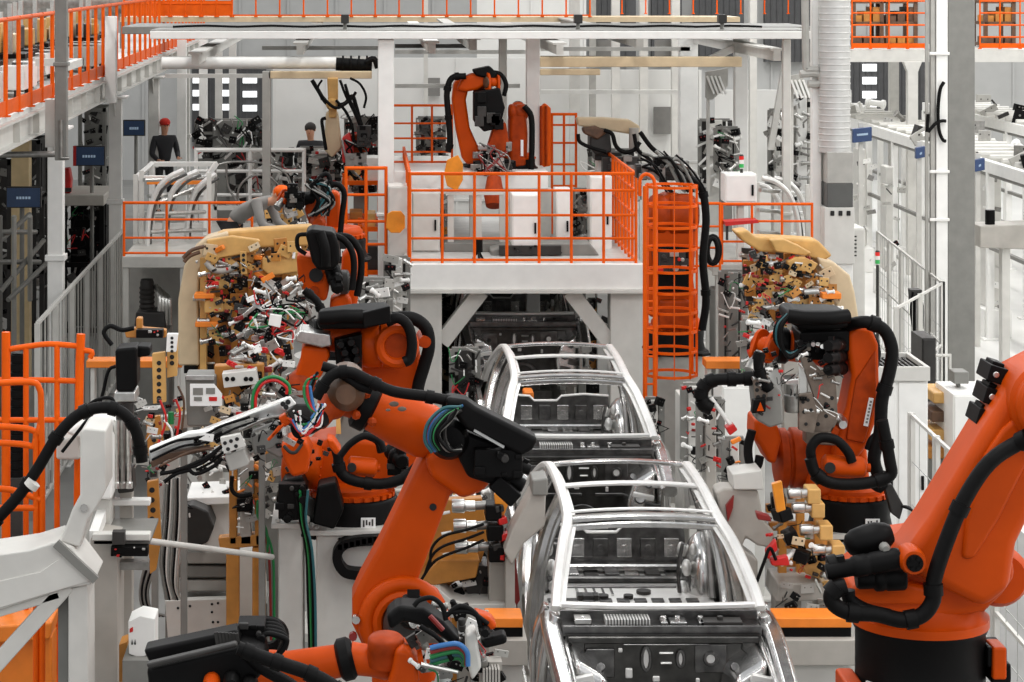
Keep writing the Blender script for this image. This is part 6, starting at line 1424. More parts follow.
t = thing('car_locator', 'warm grey forked steel locating arm touching the right side of the nearest car body', 'bracket', at(745, 690, 18.6))
Y = 18.4
b = MB(); b.px([(716, 492), (724, 488), (758, 490), (760, 500), (764, 520), (776, 534), (770, 548), (758, 546), (746, 538), (742, 548), (758, 560), (758, 610), (736, 600), (728, 560), (722, 520)], Y, .25); b.put('arm', WARM, t, .02)
b = MB(); b.px([(732, 474), (762, 470), (764, 490), (734, 490)], Y-.05, .3); b.put('head', LGREY, t, .012)
b = MB(); b.px([(726, 506), (734, 496), (733, 508), (728, 522)], Y-.04, .04); b.put('red_strip', DKRED, t)
b = MB(); b.lo(xat(738, Y), xat(757, Y), Y+.02, Y+.22, 0, zat(600, Y)); b.put('leg', WARM, t)
Y = 18.2
t = thing('clamp_station', 'tan clamp station with silver cylinders and an amber guard right of the nearest car body', 'clamp station', at(800, 690, Y))
R_ = random.Random(9)
for i, (x, yy) in enumerate(((788, 494), (792, 508), (800, 530), (812, 550))):
    b = MB(); a = at(x, yy, Y-.2); c = at(x+22, yy-1, Y-.2)
    b.lathe(a, c-a, [(m(5, Y), 0), (m(5.6, Y), .06), (m(5.6, Y), .55), (m(4.5, Y), .6), (m(4.5, Y), .95), (m(3, Y), 1)], 16); cy = b.put('air_cylinder', SILVER, t)
    b = MB(); b.box(at(x+24, yy, Y-.15), (m(13, Y), .2, m(15, Y))); b.put('tan_bracket', TAN, t, .012)
    b = MB(); b.box(at(x-10, yy+6, Y-.2), (m(14, Y), .16, m(12, Y)), rotm(R_, .4)); b.put('clamp_head', BLACK, t, .012)
b = MB(); b.px([(772, 484), (782, 481), (786, 510), (777, 513)], Y-.45, .05); b.put('amber_guard', AMBER, t, .008)
for pts, mt in (([(766, 552), (776, 540), (778, 550), (768, 560)], RED), ([(770, 560), (788, 556), (790, 566), (772, 566)], RED), ([(756, 512), (770, 516), (772, 522), (758, 520)], DKRED)):
    b = MB(); b.px(pts, Y-.4, .08); b.put('red_lever', mt, t, .01)
b = MB(); b.px([(798, 560), (826, 556), (830, 572), (822, 580), (806, 574)], Y-.1, .2); b.put('tan_plate', TAN, t, .012)
b = MB(); b.px([(816, 574), (828, 572), (840, 590), (824, 588)], Y-.1, .2); b.put('tan_plate', BEIGE, t, .012)
fill(t, [(762, 500), (790, 512), (808, 540), (836, 560), (826, 585), (790, 570), (772, 548)], 32, Y-.3, .3, 9, ['blk', 'blk', 'bar', 'plate', 'cyl', 'cable', 'red'], 82, 7)
lattice(t, [(764, 500), (812, 490), (838, 560), (834, 590), (780, 600)], Y+.25, 18, 8, OCHRE); floor_legs(t, (786, 828), 590, Y+.25, .2)
px_tube(t, 'hose', [(776, 560), (770, 548), (764, 562), (756, 584)], Y-.4, 1.7)
b = MB(); b.px([(778, 584), (846, 582), (848, 600), (776, 602)], Y-.1, .5); b.put('bed', WARM, t, .012)
fill(t, [(780, 584), (846, 584), (846, 612), (780, 612)], 14, Y-.3, .2, 10, ['blk', 'bar', 'wplate', 'cable'], 83, 9)
# transfer beams across the line
for px0, px1, Yb, lab in ((776, 852, 17.4, 'orange-topped grey transfer beam at the right of the nearest car body'), (486, 523, 17.4, 'orange-topped grey transfer beam at the left of the nearest car body')):
    t = thing('transfer_beam', lab, 'beam', at((px0+px1)/2, 690, Yb+.3)); t.location.z = 0; ORG[t] = V(t.location)
    b = MB(); b.lo(xat(px0, Yb), xat(px1, Yb), Yb, Yb+.28, zat(628, Yb), zat(618, Yb)); b.put('orange_top', BEAMOR, t, .01)
    b = MB(); b.lo(xat(px0, Yb), xat(px1, Yb), Yb+.03, Yb+.25, zat(638, Yb), zat(628, Yb)); b.put('black_guide', BLACK, t)
    b = MB(); b.lo(xat(px0+2, Yb), xat(px1+4, Yb), Yb-.05, Yb+.6, zat(664, Yb), zat(638, Yb)); b.put('grey_beam', WARM, t, .01)
    b = MB(); b.lo(xat(px0+4, Yb), xat(px1, Yb), Yb+.05, Yb+.5, 0, zat(664, Yb)); b.put('stand', LGREY, t)
# ============================ left foreground ================================
Y = 14.6
t = thing('steel_portal', 'big pale grey welded box-beam frame with a gusset at the lower left edge', 'frame', at(70, 760, Y)); t.location.z = 0; ORG[t] = V(t.location)
b = MB(); b.px([(80, 432), (84, 428), (106, 430), (106, 490), (98, 506), (88, 520), (80, 548), (60, 542), (72, 510), (80, 496)], Y, .4); b.put('upright_neck', LGREY, t, .015)
b = MB(); b.px([(-40, 592), (-40, 560), (30, 550), (56, 542), (72, 548), (96, 580), (90, 585), (66, 589), (0, 610), (-40, 620)], Y-.05, .45); b.put('cross_beam', LGREY, t, .012)
b = MB(); b.px([(-40, 590), (40, 572), (68, 553), (94, 580), (66, 588), (-40, 620)], Y-.06, .02); b.put('front_plate', LGREY, t, .004)
b = MB(); b.px([(68, 589), (88, 584), (90, 992), (68, 990)], Y, .36); b.put('leg', LGREY, t, .012)
b = MB(); b.px([(58, 594), (68, 589), (68, 992), (58, 992)], Y+.12, .2); b.put('inner_leg', GREY, t)
b = MB(); b.beam(at(-34, 698, Y+.02), at(68, 584, Y+.02), .1, .05, (0, 1, 0)); b.put('gusset', LGREY, t, .008)
b = MB(); b.beam(at(-40, 624, Y+.02), at(60, 594, Y+.02), .05, .05, (0, 1, 0)); b.put('gusset', LGREY, t, .008)
b = MB(); b.beam(at(56, 543, Y-.07), at(96, 580, Y-.07), .05, .04, (0, 1, 0)); b.put('end_plate', GREY, t)
for px, py in ((84, 508), (66, 553)):
    b = MB(); b.cyl(at(px, py, Y-.001), at(px, py, Y-.02), .025, n=8); b.put('bolt_head', STEEL, t)
Y = 15.6
t = thing('machine_stand', 'warm grey sheet column with a tray shelf beside the pale box-beam frame', 'stand', at(105, 790, Y)); t.location.z = 0; ORG[t] = V(t.location)
b = MB(); b.px([(90, 536), (118, 541), (118, 900), (92, 900)], Y, .4); b.put('column', WARM, t, .01)
for pts, nm, mt in (([(92, 534), (150, 534), (150, 541), (92, 541)], 'front_lip', LGREY), ([(103, 500), (150, 500), (150, 506), (103, 506)], 'rear_lip', WHITE)):
    b = MB(); b.px(pts, Y-.05 if nm[0] == 'f' else Y+.6, .1); b.put(nm, mt, t, .008)
b = MB(); b.beam(at(94, 537, Y), at(106, 503, Y+.65), .06, .08); b.put('side_lip', WHITE, t); b = MB(); b.lo(xat(94, Y), xat(150, Y), Y, Y+.65, zat(541, Y)-.02, zat(541, Y)); b.put('tray_floor', GREY, t)
b = MB(); b.lo(xat(118, Y), xat(147, Y), Y+.1, Y+.2, zat(574, Y), zat(566, Y)); b.put('cross_bar', STEEL, t)
handling_block(t, at(130, 550, Y-.05), (.24, .1, .06), 90, BLACK, 6, (SILVER, RED, DARK))
t = thing('long_rod', 'thin pale rod running across from the tray shelf to the narrow white pedestal', 'rod', at(190, 548, 15.5))
b = MB(); b.cyl(at(118, 537, 15.5), at(272, 557, 17.9), .022, n=10); b.put('rod', LGREY, t); b = MB(); b.box(at(119, 537, 15.5), (.08, .08, .08)); b.put('end_clamp', DARK, t)
t = thing('white_box', 'small white box with a red corner mark beside the warm grey sheet column', 'box', at(142, 660, 15.0))
b = MB(); b.px([(128, 622), (140, 616), (155, 619), (155, 652), (140, 658), (129, 654)], 15.0, .25); b.use(1); b.px([(129.5, 629), (133, 627), (133, 632), (129.5, 633)], 14.99, .01); b.use(2)
for x in (131, 134): b.px([(x, 645), (x+1, 639), (x+2, 645)], 14.99, .01)
b.put('case', [WHITE, RED, BLACK], t, .012)
b = MB(); b.lo(xat(124, 15), xat(160, 15), 14.9, 15.3, 0, zat(656, 15)); b.put('stand', GREY, t)
b = MB(); b.px([(119, 645), (127, 642), (127, 682), (119, 682)], 15.3, .2); b.put('ochre_post', OCHRE, t)
# orange guard rails
Y = 17.4
def tube_rail(label, y, paths, r=.021):
    allp = [p for q in paths for p in q]; b0 = max(allp, key=lambda p: p[1])
    t = thing('guard_railing', label, 'railing', V((at(b0[0], b0[1], y).x, y, 0)))
    for nm, q, rr in [(p[0], p[1:], 1) for p in paths] if False else [('rail' if abs(p[0][0]-p[-1][0]) > 8 else 'post', p, 1) for p in paths]:
        b = MB(); b.tube([at(c[0], c[1], y) for c in q], r*(1.55 if nm == 'post' and (q[0][0], q[0][1]) in ((6, 332), (81, 334)) else 1), 10, k=3 if len(q) > 2 else 0); b.put(nm, RAILOR, t)
    return t
tube_rail('orange tubular guard rail with thick round-topped posts near the black hose arch', 17.4,
  [[(6, 332), (6, 760)], [(81, 334), (79, 410), (76, 760)], [(10, 349), (30, 346), (50, 344), (78, 346)], [(-10, 380), (40, 380), (78, 381)], [(-10, 420), (78, 420)], [(26, 348), (26, 760)], [(57, 345), (57, 760)], [(82, 350), (92, 352), (90, 358)]])
tube_rail('orange tubular guard rail with rounded corner in front of the thick-posted one', 16.4,
  [[(-20, 426), (10, 427), (28, 429), (38, 434), (42, 446), (42, 800)], [(-20, 442), (20, 444), (34, 448), (36, 458), (36, 800)], [(-20, 384), (30, 382), (39, 388), (41, 400), (41, 440)], [(-20, 488), (12, 490), (41, 500)], [(-20, 540), (12, 544), (36, 550)], [(-20, 508), (38, 508)]], .022)
t = thing('cable_drum', 'black ribbed roll standing behind the orange tubular guard rail', 'roll', at(17, 470, 19)); t.location.z = 0; ORG[t] = V(t.location)
prof = []
for i in range(14): prof += [(m(8.5, 19), i/14), (m(8.5, 19), (i+.7)/14), (m(7.5, 19), (i+.75)/14), (m(7.5, 19), (i+.95)/14)]
b = MB(); b.lathe(at(17, 476, 19), at(19, 352, 19)-at(17, 476, 19), prof, 16); b.put('roll', BLACK, t); b = MB(); b.lo(xat(10, 19), xat(24, 19), 18.9, 19.1, 0, zat(476, 19)); b.put('stand', DARK, t)
b = MB(); b.px([(-30, 628), (52, 622), (50, 640), (-30, 646)], 17, .8); b.lo(xat(-30, 17), xat(50, 17), 17.1, 17.7, 0, zat(640, 17)); b.put('guard_plinth', BEAMOR, None, .02, label='orange box plinth showing under the pale box-beam frame', cat='plinth')
# black hose arch
t = thing('hose_arch', 'thick black hose arching from the lower left edge to the servo press', 'hose', at(60, 520, 15.3))
px_tube(t, 'hose', [(-24, 540), (0, 516), (20, 494), (38, 468), (56, 438), (74, 418), (92, 409), (110, 408), (124, 414), (134, 426), (139, 442), (142, 462)], 15.3, 6, cuffs=7)
b = MB(); c = at(30, 487, 15.25); d = (at(34, 482, 15.25)-c); b.cyl(c, c+d, m(7.4, 15.3), n=14); b.put('label_sleeve', LGREY, t)
px_tube(t, 'cable', [(50, 450), (72, 424), (90, 404), (104, 398), (113, 400), (116, 414)], 15.6, 1.8)
# servo press
Y = 16.2
t = thing('servo_press', 'black square servo motor on a silver clamp spindle left of the drilled tan strips', 'servo press', at(126, 560, Y)); t.location.z = 0; ORG[t] = V(t.location)
b = MB(); b.px([(115, 349), (137, 347), (137, 386), (133, 392), (116, 392)], Y-.1, .26); b.put('motor', BLACK, t, .02); b = MB(); b.px([(137, 346), (150, 347), (150, 356), (137, 358)], Y, .2); b.put('connector', BLACK, t, .015)
b = MB(); b.px([(114, 392), (135, 392), (136, 402), (113, 402)], Y-.12, .28); b.put('flange', SILVER, t, .012)
b = MB(); b.cyl(at(125, 402, Y), at(125, 420, Y), m(9, Y), n=16); b.put('coupling', DARK, t)
for i, x in enumerate((117, 123, 129)):
    b = MB(); b.lathe(at(x, 420, Y-.1), at(x, 488, Y-.1)-at(x, 420, Y-.1), [(m(3.6, Y), 0), (m(3.6, Y), .5), (m(2.6, Y), .52), (m(2.6, Y), .9), (m(4, Y), .92), (m(4, Y), 1)], 12); b.put('spindle', SILVER if i != 1 else STEEL, t)
b = MB(); b.px([(116, 470), (132, 468), (134, 492), (118, 494)], Y-.05, .2); b.put('foot', DARK, t, .012)
b = MB(); b.lo(xat(119, Y), xat(131, Y), Y+.05, Y+.2, 0, zat(492, Y)); b.put('column', WARM, t)
px_tube(t, 'cable', [(112, 345), (104, 333), (110, 326), (122, 330), (134, 328)], Y+.3, 2.4)
px_tube(t, 'cable', [(62, 452), (84, 424), (100, 402), (108, 372), (116, 366)], Y+.1, 1.8)
fill(t, [(130, 396), (150, 400), (160, 440), (158, 470), (134, 470)], 28, Y-.1, .25, 7.5, ['blk', 'cyl', 'wplate', 'bar', 'cable', 'red', 'blk'], 91, 5.5)
t = thing('white_cover', 'white boxed cover with rounded top behind the black hose arch', 'cover', at(92, 760, 16)); t.location.z = 0; ORG[t] = V(t.location)
b = MB(); b.px([(80, 436), (84, 430), (108, 432), (112, 440), (112, 500), (80, 500)], 15.9, .5); b.put('box', WHITE, t, .02); b = MB(); b.lo(xat(82, 16), xat(110, 16), 16, 16.3, 0, zat(500, 16)); b.put('stand', LGREY, t)
b = MB(); b.px([(62, 432), (88, 418), (116, 416), (120, 424), (80, 440)], 16.6, .5); b.put('lid', WHITE, t, .03)
b = MB(); b.px([(56, 440), (80, 436), (80, 460), (56, 460)], 16.9, .5); b.put('side_box', LGREY, t, .02)
# drilled tan strips, cabinet with sheet
Y = 17.6
t = thing('strip_fixture', 'fixture of drilled tan strips and clamps with a small grey box and pinned printed sheet', 'fixture', at(180, 700, Y)); t.location.z = 0; ORG[t] = V(t.location)
def strip(pts, holes, mt, y, r=2.4):
    b = MB(); b.px(pts, y, .06); b.use(1)
    for hx, hy in holes: c = at(hx, hy, y+.001); b.cyl(c, c+V((0, -.006, 0)), m(r, y), n=12)
    b.put('drilled_strip', [mt, HOLE], t, .006)
strip([(152, 354), (165, 352), (166, 402), (153, 404)], [(159, 363+i*7) for i in range(6)], TAN, Y)
strip([(167, 336), (178, 334), (177, 376), (167, 378)], [(172, 357), (172, 363)], TAN, Y+.05)
strip([(167, 334), (178, 334), (176, 352), (166, 352)], [(172, 338+i*4.4) for i in range(4)], WHITE, Y-.05, 1.6)
strip([(146, 418), (160, 416), (164, 452), (148, 456)], [(153, 425), (153, 432), (154, 440), (155, 448)], OCHRE, Y-.1)
strip([(147, 482), (158, 480), (161, 540), (156, 570), (150, 574), (148, 540)], [(152, 490), (152, 500), (153, 510), (152, 519), (152, 529)], OCHRE, Y-.2, 2.8)
b = MB(); b.px([(124, 330), (136, 328), (136, 318), (142, 318), (142, 328), (166, 330), (166, 338), (126, 338)], Y+.4, .1); b.put('tan_rail', OCHRE, t, .01)
handling_block(t, at(150, 333, Y+.35), (.2, .1, .06), 17, BLACK, 6, (SILVER, RED, DARK))
b = MB(); b.px([(185, 376), (216, 376), (216, 426), (187, 426)], Y+.1, .3); b.put('grey_box', GREY, t, .012); b = MB(); b.px([(186, 376), (214, 376), (214, 380), (186, 380)], Y+.06, .04); b.put('box_lid', SILVER, t)
b = MB(); b.px([(190, 384), (214, 384), (222, 394), (222, 406), (190, 406)], Y-.02, .01); b.use(1)
for x0, y0, x1, y1, k in ((193, 388, 203, 395, 1), (206, 388, 215, 394, 1), (194, 397, 202, 401, 1), (209, 397, 217, 401, 2)): b.use(k); b.px([(x0, y0), (x1, y0), (x1, y1), (x0, y1)], Y-.024, .004)
b.put('printed_sheet', [PAPER, GREY, RED], t)
b = MB(); b.px([(214, 366), (264, 364), (264, 378), (240, 394), (240, 408), (216, 392)], Y+.2, .12); b.put('tan_bracket', OCHRE, t, .012)
b = MB(); b.px([(222, 374), (256, 370), (258, 384), (224, 388)], Y, .15); b.use(1)
for x in (227, 233, 246, 251): c = at(x, 379, Y-.001); b.cyl(c, c+V((0, -.006, 0)), m(2.4, Y), n=10)
b.put('valve_manifold', [LGREY, BLACK], t, .01)
fill(t, [(150, 400), (182, 396), (182, 450), (160, 460), (148, 440)], 30, Y-.25, .3, 7, ['red', 'blk', 'cable', 'plate', 'wplate', 'red', 'cable'], 92, 5)
fill(t, [(206, 398), (262, 386), (262, 412), (210, 424)], 26, Y-.1, .2, 7.5, ['blk', 'bar', 'red', 'wplate', 'cable', 'plate'], 93, 5.5)
b = MB(); b.cyl(at(171, 412, Y-.3), at(171, 424, Y-.3), m(3, Y), n=10); b.put('green_tank', GREEN, t)
for p, mt in (([(176, 400), (180, 414), (176, 440)], RED), ([(178, 386), (184, 402), (182, 430)], BROWN), ([(164, 420), (172, 432), (170, 452)], WHITE), ([(160, 400), (166, 420), (158, 444)], RED)): px_tube(t, 'cable', p, Y-.35, 1.2, mt, 7)
floor_legs(t, (155, 184, 262), 424, Y+.45, .05, GREY)
b = MB(); b.beam(at(148, 424, Y+.4), at(262, 412, Y+.4), .1, .1); b.put('base_bar', WARM, t)
fill(t, [(144, 458), (164, 452), (162, 486), (148, 484)], 16, Y-.15, .2, 7, ['blk', 'red', 'cable', 'bar'], 94, 5)
# second ochre frame with grey cylinder in front of the white pedestal
Y = 18.3
t = thing('clamp_fixture', 'ochre upright clamp frame with a warm grey cylinder beside the narrow white pedestal', 'fixture', at(246, 690, Y)); t.location.z = 0; ORG[t] = V(t.location)
for pts, mt in (([(229, 462), (237, 462), (237, 545), (229, 545)], OCHRE), ([(254, 462), (262, 462), (263, 546), (255, 546)], OCHRE), ([(218, 538), (262, 534), (262, 546), (220, 550)], OCHRE), ([(236, 494), (256, 494), (256, 500), (236, 500)], OCHRE), ([(240, 460), (254, 460), (254, 494), (240, 494)], WARM)):
    b = MB(); b.px(pts, Y, .12); b.put('frame_bar' if mt is OCHRE else 'cylinder', mt, t, .01)
b = MB(); b.px([(240, 508), (250, 508), (252, 545), (240, 545)], Y, .1); b.put('column', WARM, t, .01)
handling_block(t, at(245, 504, Y-.06), (.12, .1, .1), 19, BLACK, 5, (SILVER, WHITE, DARK))
fill(t, [(232, 470), (262, 466), (276, 480), (268, 510), (236, 530)], 24, Y-.2, .2, 7.5, ['blk', 'cable', 'bar', 'wplate', 'blk', 'or'], 95, 6)
px_tube(t, 'cable', [(258, 500), (258, 516), (266, 530), (268, 552)], Y-.2, 1.6, GREEN, 7); px_tube(t, 'cable', [(262, 530), (268, 548), (270, 580), (271, 640)], Y-.2, 1.4, DKRED, 7); px_tube(t, 'cable', [(262, 524), (272, 550), (274, 590), (274, 660)], Y-.2, 1.4, GREEN, 7)
px_tube(t, 'hose', [(232, 476), (232, 490), (240, 496), (252, 494)], Y-.2, 2.2)
floor_legs(t, (233, 259), 546, Y+.06, .1, OCHRE)
# grey machine bed and grey cabinet behind the rod
Y = 19.2
t = thing('machine_bed', 'pale grey machine bed with sloping plates, holed end plate and a big dark disc', 'machine', at(210, 690, Y)); t.location.z = 0; ORG[t] = V(t.location)
b = MB(); b.px([(186, 498), (240, 496), (240, 504), (186, 506)], Y-.1, .6); b.put('white_lip', WHITE, t, .01); b = MB(); b.px([(196, 504), (236, 503), (234, 548), (200, 548)], Y, .4); b.put('white_panel', WHITE, t, .01)
b = MB(); b.lathe(at(192, 527, Y-.3), (0, .5, 0), [(m(22, Y), 0), (m(22, Y), 1)], 8); b.put('dark_disc', DARK, t, .02)
for py in (552, 566, 580): 
    b = MB(); b.px([(178, py), (232, py), (230, py+12), (176, py+12)], Y-.1+.02*(py-552)/14, .5); b.put('sloping_plate', MIDGREY if py != 566 else GREY, t, .015)
b = MB(); b.px([(165, 601), (228, 599), (228, 630), (168, 640)], Y-.3, .1); b.use(1)
for x, yy in ((178, 608), (184, 616), (190, 606), (212, 604), (218, 603), (212, 612), (218, 622), (213, 622)): c = at(x, yy, Y-.3); b.cyl(c, c+V((0, -.01, 0)), m(1.4, Y), n=8)
b.put('holed_plate', [LGREY, HOLE], t, .01)
b = MB(); b.px([(228, 555), (262, 548), (266, 600), (252, 640), (230, 640)], Y-.2, .3); b.put('end_cheek', LGREY, t, .02)
b = MB(); b.lo(xat(166, Y), xat(268, Y), Y-.1, Y+.6, 0, zat(600, Y)); b.put('base', GREY, t, .01)
for i in range(9): px_tube(t, 'cable', [(166+i*2, 478), (163+i*2.4, 520), (160+i*2.2, 560+i*3), (166+i*2, 600)], Y-.5-i*.02, 1.3, (SILVER, GREY, HOSE, LGREY)[i % 4], 6)
for i in range(5): px_tube(t, 'cable', [(146+i*3, 560), (140+i*2, 590), (144+i*2, 610), (158+i*2, 616)], Y-.5, 1.4, (GREY, HOSE)[i % 2], 6)
fill(t, [(166, 470), (186, 466), (190, 516), (170, 520)], 16, Y-.5, .2, 7, ['blk', 'bar', 'wplate', 'cable'], 96, 5.5)
fill(t, [(186, 464), (232, 456), (232, 496), (190, 500)], 18, Y, .3, 8, ['bar', 'wplate', 'cyl', 'bar', 'blk'], 97, 7)
b = MB(); b.px([(150, 462), (178, 458), (182, 500), (172, 522), (160, 512)], Y-.3, .1); b.put('grey_bracket', MIDGREY, t, .01)
t = thing('cable_coil', 'coil of black cable lying beside the black ribbed robot cover at the bottom edge', 'cable', at(268, 640, 13.6))
for i in range(4):
    b = MB(); b.tube([at(266+18*math.cos(a), 634+13*math.sin(a)+i*3, 13.6+.1*math.sin(a)) for a in [2*PI*k/20 for k in range(20)]], .03, 8, True); b.put('turn', HOSE, t)
# stairs-side and far left machines
def machine(name, label, px0, px1, py0, y, dep, seed, pal, mt=DARK, n=30, s=9, cat='machine', py1=None):
    z1 = zat(py0, y); t = thing(name, label, cat, V((xat((px0+px1)/2, y), y+dep/2, 0)))
    x0, x1 = xat(px0, y), xat(px1, y)
    for x in (x0, x1-.08):
        for yy in (y, y+dep-.08):
            b = MB(); b.lo(x, x+.08, yy, yy+.08, 0, z1); b.put('frame_post', mt, t, .006)
    for z in (z1-.08, z1*.5, .1):
        b = MB(); b.lo(x0, x1, y, y+.06, z, z+.08); b.lo(x0, x1, y+dep-.06, y+dep, z, z+.08); b.lo(x0, x0+.06, y, y+dep, z, z+.08); b.lo(x1-.06, x1, y, y+dep, z, z+.08); b.put('frame_ring', mt, t)
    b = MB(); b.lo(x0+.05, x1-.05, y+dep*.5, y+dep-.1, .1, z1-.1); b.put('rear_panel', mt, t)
    fill(t, [(px0+1, py0+3), (px1-1, py0+3), (px1-1, py1 or VPY+CAMH*FPX/y-6), (px0+1, py1 or VPY+CAMH*FPX/y-6)], n, y+.05, dep*.4, s, pal, seed)
    return t
machine('welding_machine', 'black machine crowded with pipes between the two white walkway posts', 62, 104, 196, 41, 1.6, 101, ['blk', 'mot', 'bar', 'blk', 'cable', 'bar'], BLACK, 44, 9, py1=280)
t = thing('red_extinguisher', 'red unit standing on top of the black machine between the two white walkway posts', 'box', at(66, 195, 41.2))
b = MB(); b.px([(61, 169), (69, 168), (71, 180), (70, 194), (61, 194)], 41.2, .3); b.put('body', RED, t, .03); b = MB(); b.px([(60, 188), (71, 188), (71, 192), (60, 192)], 41.15, .1); b.put('band', DARK, t)
b = MB(); b.px([(61, 195), (104, 195), (104, 206), (61, 206)], 40.9, 1.8); b.put('machine_hood', WARM, None, .02, label='warm grey hood slab topping the black machine under the red unit', cat='hood')
machine('welding_machine', 'dark machine half hidden behind the tan column at the left edge', -14, 12, 160, 37, 1.6, 102, ['blk', 'bar', 'cable', 'blk', 'wplate'], DARK, 34, 10, py1=330)
machine('welding_machine', 'dark grey machine with steel bars right of the tan column', 31, 44, 200, 40, 1.4, 103, ['bar', 'blk', 'bar', 'wplate'], DARK, 24, 9, py1=300)
machine('welding_machine', 'dark machine under the walkway with warm pale bars behind the first white post', 14, 40, 140, 48, 1.4, 104, ['bar', 'blk', 'bar', 'mot'], DARK, 20, 8, py1=200)
machine('welding_machine', 'dark equipment rack behind the middle blue screen under the walkway', 78, 106, 108, 50, 1.4, 105, ['bar', 'blk', 'blk', 'wplate'], GREY, 24, 8, py1=190)
b = MB(); Yc = 36; b.lo(xat(11, Yc), xat(29, Yc), Yc, Yc+.3, 0, MZ-.4); struct(b, 'column_tan', mat('column_tan_paint', (206, 182, 138), .55), .012)
# cable tray slope and platform bits at lower left floor
t = thing('pipe_rack', 'pale steel pipe rack with sloping tubes left of the first white walkway post', 'rack', V((xat(20, 30), 30, 0)))
for a, c in (((0, 292), (44, 240)), ((8, 300), (48, 262)), ((-10, 262), (40, 262)), ((-10, 232), (36, 232)), ((0, 216), (0, 428)), ((14, 216), (14, 426)), ((30, 216), (30, 300)), ((-10, 250), (30, 214))):
    b = MB(); b.cyl(at(a[0], a[1], 33), at(c[0], c[1], 34), .035, n=8); b.put('tube', GREY if a[0] < 9 else MIDGREY, t)
railing_h('floor_railing', 'low grey floor railing running towards the camera left of the orange tubular guard', [V((xat(38, 27.5), 27.5, 0)), V((xat(62, 33), 33, 0))], (.35, .7, 1.05), .9, .024, LGREY)
# blue screens
def screen(label, px0, px1, py0, py1, y, arm_to, rows=1, side=None):
    t = thing('status_screen', label, 'screen', at((px0+px1)/2, py1, y))
    b = MB(); b.px([(px0, py0), (px1, py0), (px1, py1), (px0, py1)], y, .12); b.put('casing', DARK, t, .01)
    b = MB(); e = m(1.2, y); b.lo(xat(px0+1, y), xat(px1-1, y), y-.012, y, zat(py1-1, y), zat(py0+1, y)); b.use(1); cx = xat((px0+px1)/2, y)
    w = (px1-px0)
    for i in range(5): b.lo(xat(px0+w*(.3+i*.085), y), xat(px0+w*(.36+i*.085), y), y-.016, y-.012, zat((py0+py1)/2+1.5, y), zat((py0+py1)/2-1, y))
    b.put('display', [NAVY, SCRTXT], t)
    if side:
        b = MB(); b.px([(px0, py0), (px0+3, py0), (px0+3, py1), (px0, py1)], y-.03, .03); b.put('side_strip', RED, t)
    b = MB(); b.cyl(at((px0+px1)/2, (py0+py1)/2, y+.1), at(arm_to[0], arm_to[1], y+.3), .03, n=8); b.put('bracket_arm', GREY, t)
    b = MB(); b.cyl(at(arm_to[0], arm_to[1], y+.3), V((at(arm_to[0], arm_to[1], y+.3).x, y+.3, 0 if arm_to[1] > py0 else MZ)), .035, n=8); b.put('mast', GREY, t)
screen('blue status screen hanging nearest the left edge in front of the tan column', 6, 41, 187, 208, 34.5, (22, 198))
screen('blue status screen with a red side strip between the two white walkway posts', 73, 105, 146, 166, 41, (92, 150), side=1)
screen('small dark blue status screen right of the second white walkway post', 123, 145, 120, 136, 47, (136, 122))
# walkway load: pale crates and tan parts on the mezzanine
R_ = random.Random(44)
for i in range(11):
    y = 26.6+i*1.5; x = -4.75-R_.uniform(0, .4)
    t = thing('conveyor_unit', 'tan and grey conveyor unit on the walkway, %s' % ('first behind the rail at the left edge', 'second behind the rail from the left edge', 'third behind the rail from the left edge', 'fourth behind the rail, by the service post', 'fifth, just past the service post', 'sixth behind the rail', 'seventh, before the white rail-end post', 'eighth, past the white rail-end post', 'ninth behind the rail', 'tenth behind the rail', 'farthest behind the rail')[i], 'conveyor', (x, y, MZ), 'conveyor units on the upper walkway')
    b = MB(); b.lo(x-.5, x+.5, y-.6, y+.6, MZ+.1, MZ+.42); b.put('base_box', (WHITE, LGREY, MIDGREY)[i % 3], t, .02)
    for sx in (-.4, .35):
        for sy in (-.5, .45): b = MB(); b.lo(x+sx, x+sx+.06, y+sy, y+sy+.06, MZ, MZ+.1); b.put('foot', DARK, t)
    b = MB(); b.lo(x-.45, x+.5, y-.55, y+.4, MZ+.5, MZ+.56); b.put('belt', BLACK, t)
    for k in range(3): b = MB(); s = R_.uniform(.12, .24); b.lo(x-.3+k*.26, x-.3+k*.26+s, y-.3, y+.1, MZ+.56, MZ+.62+R_.uniform(.1, .34)); b.put('tan_part', (TAN, BEIGE, DARK, TAN)[(i+k) % 4], t, .02)
    b = MB(); b.beam((x+.3, y-.5, MZ+.42), (x+.3, y-.5, MZ+1.2), .06, .06); b.put('sensor_post', SILVER, t); b = MB(); b.beam((x-.35, y+.5, MZ+.42), (x-.35, y+.5, MZ+1.0), .06, .06); b.put('sensor_post', SILVER, t)
# round air hoods on the mezzanine's far side (top left corner)
for i, (px, r, lab) in enumerate(((14, 26, 'at the top left corner'), (92, 20, 'right of the grey service post top'), (132, 12, 'near the far end of the upper walkway'))):
    y = 43.5+i*6; t = thing('air_duct', 'large silver round duct above the walkway rail '+lab, 'duct', at(px, 20, y)); b = MB(); c = at(px, 2, y)
    b.lathe(c-V((1.2, 0, 0)), (2.2, .9, 0), [(m(r, y)*.8, 0), (m(r, y), .1), (m(r, y), .3), (m(r, y)*.96, .33), (m(r, y), .36), (m(r, y), .66), (m(r, y)*.96, .69), (m(r, y), .72), (m(r, y), 1)], 24); b.put('duct_body', STEEL, t)
    b = MB()
    for s in (-.6, .6): b.lo(c.x+s-.05, c.x+s+.05, y+.2, y+.3, MZ, c.z-m(r, y)*.6)
    b.put('saddle', GREY, t)
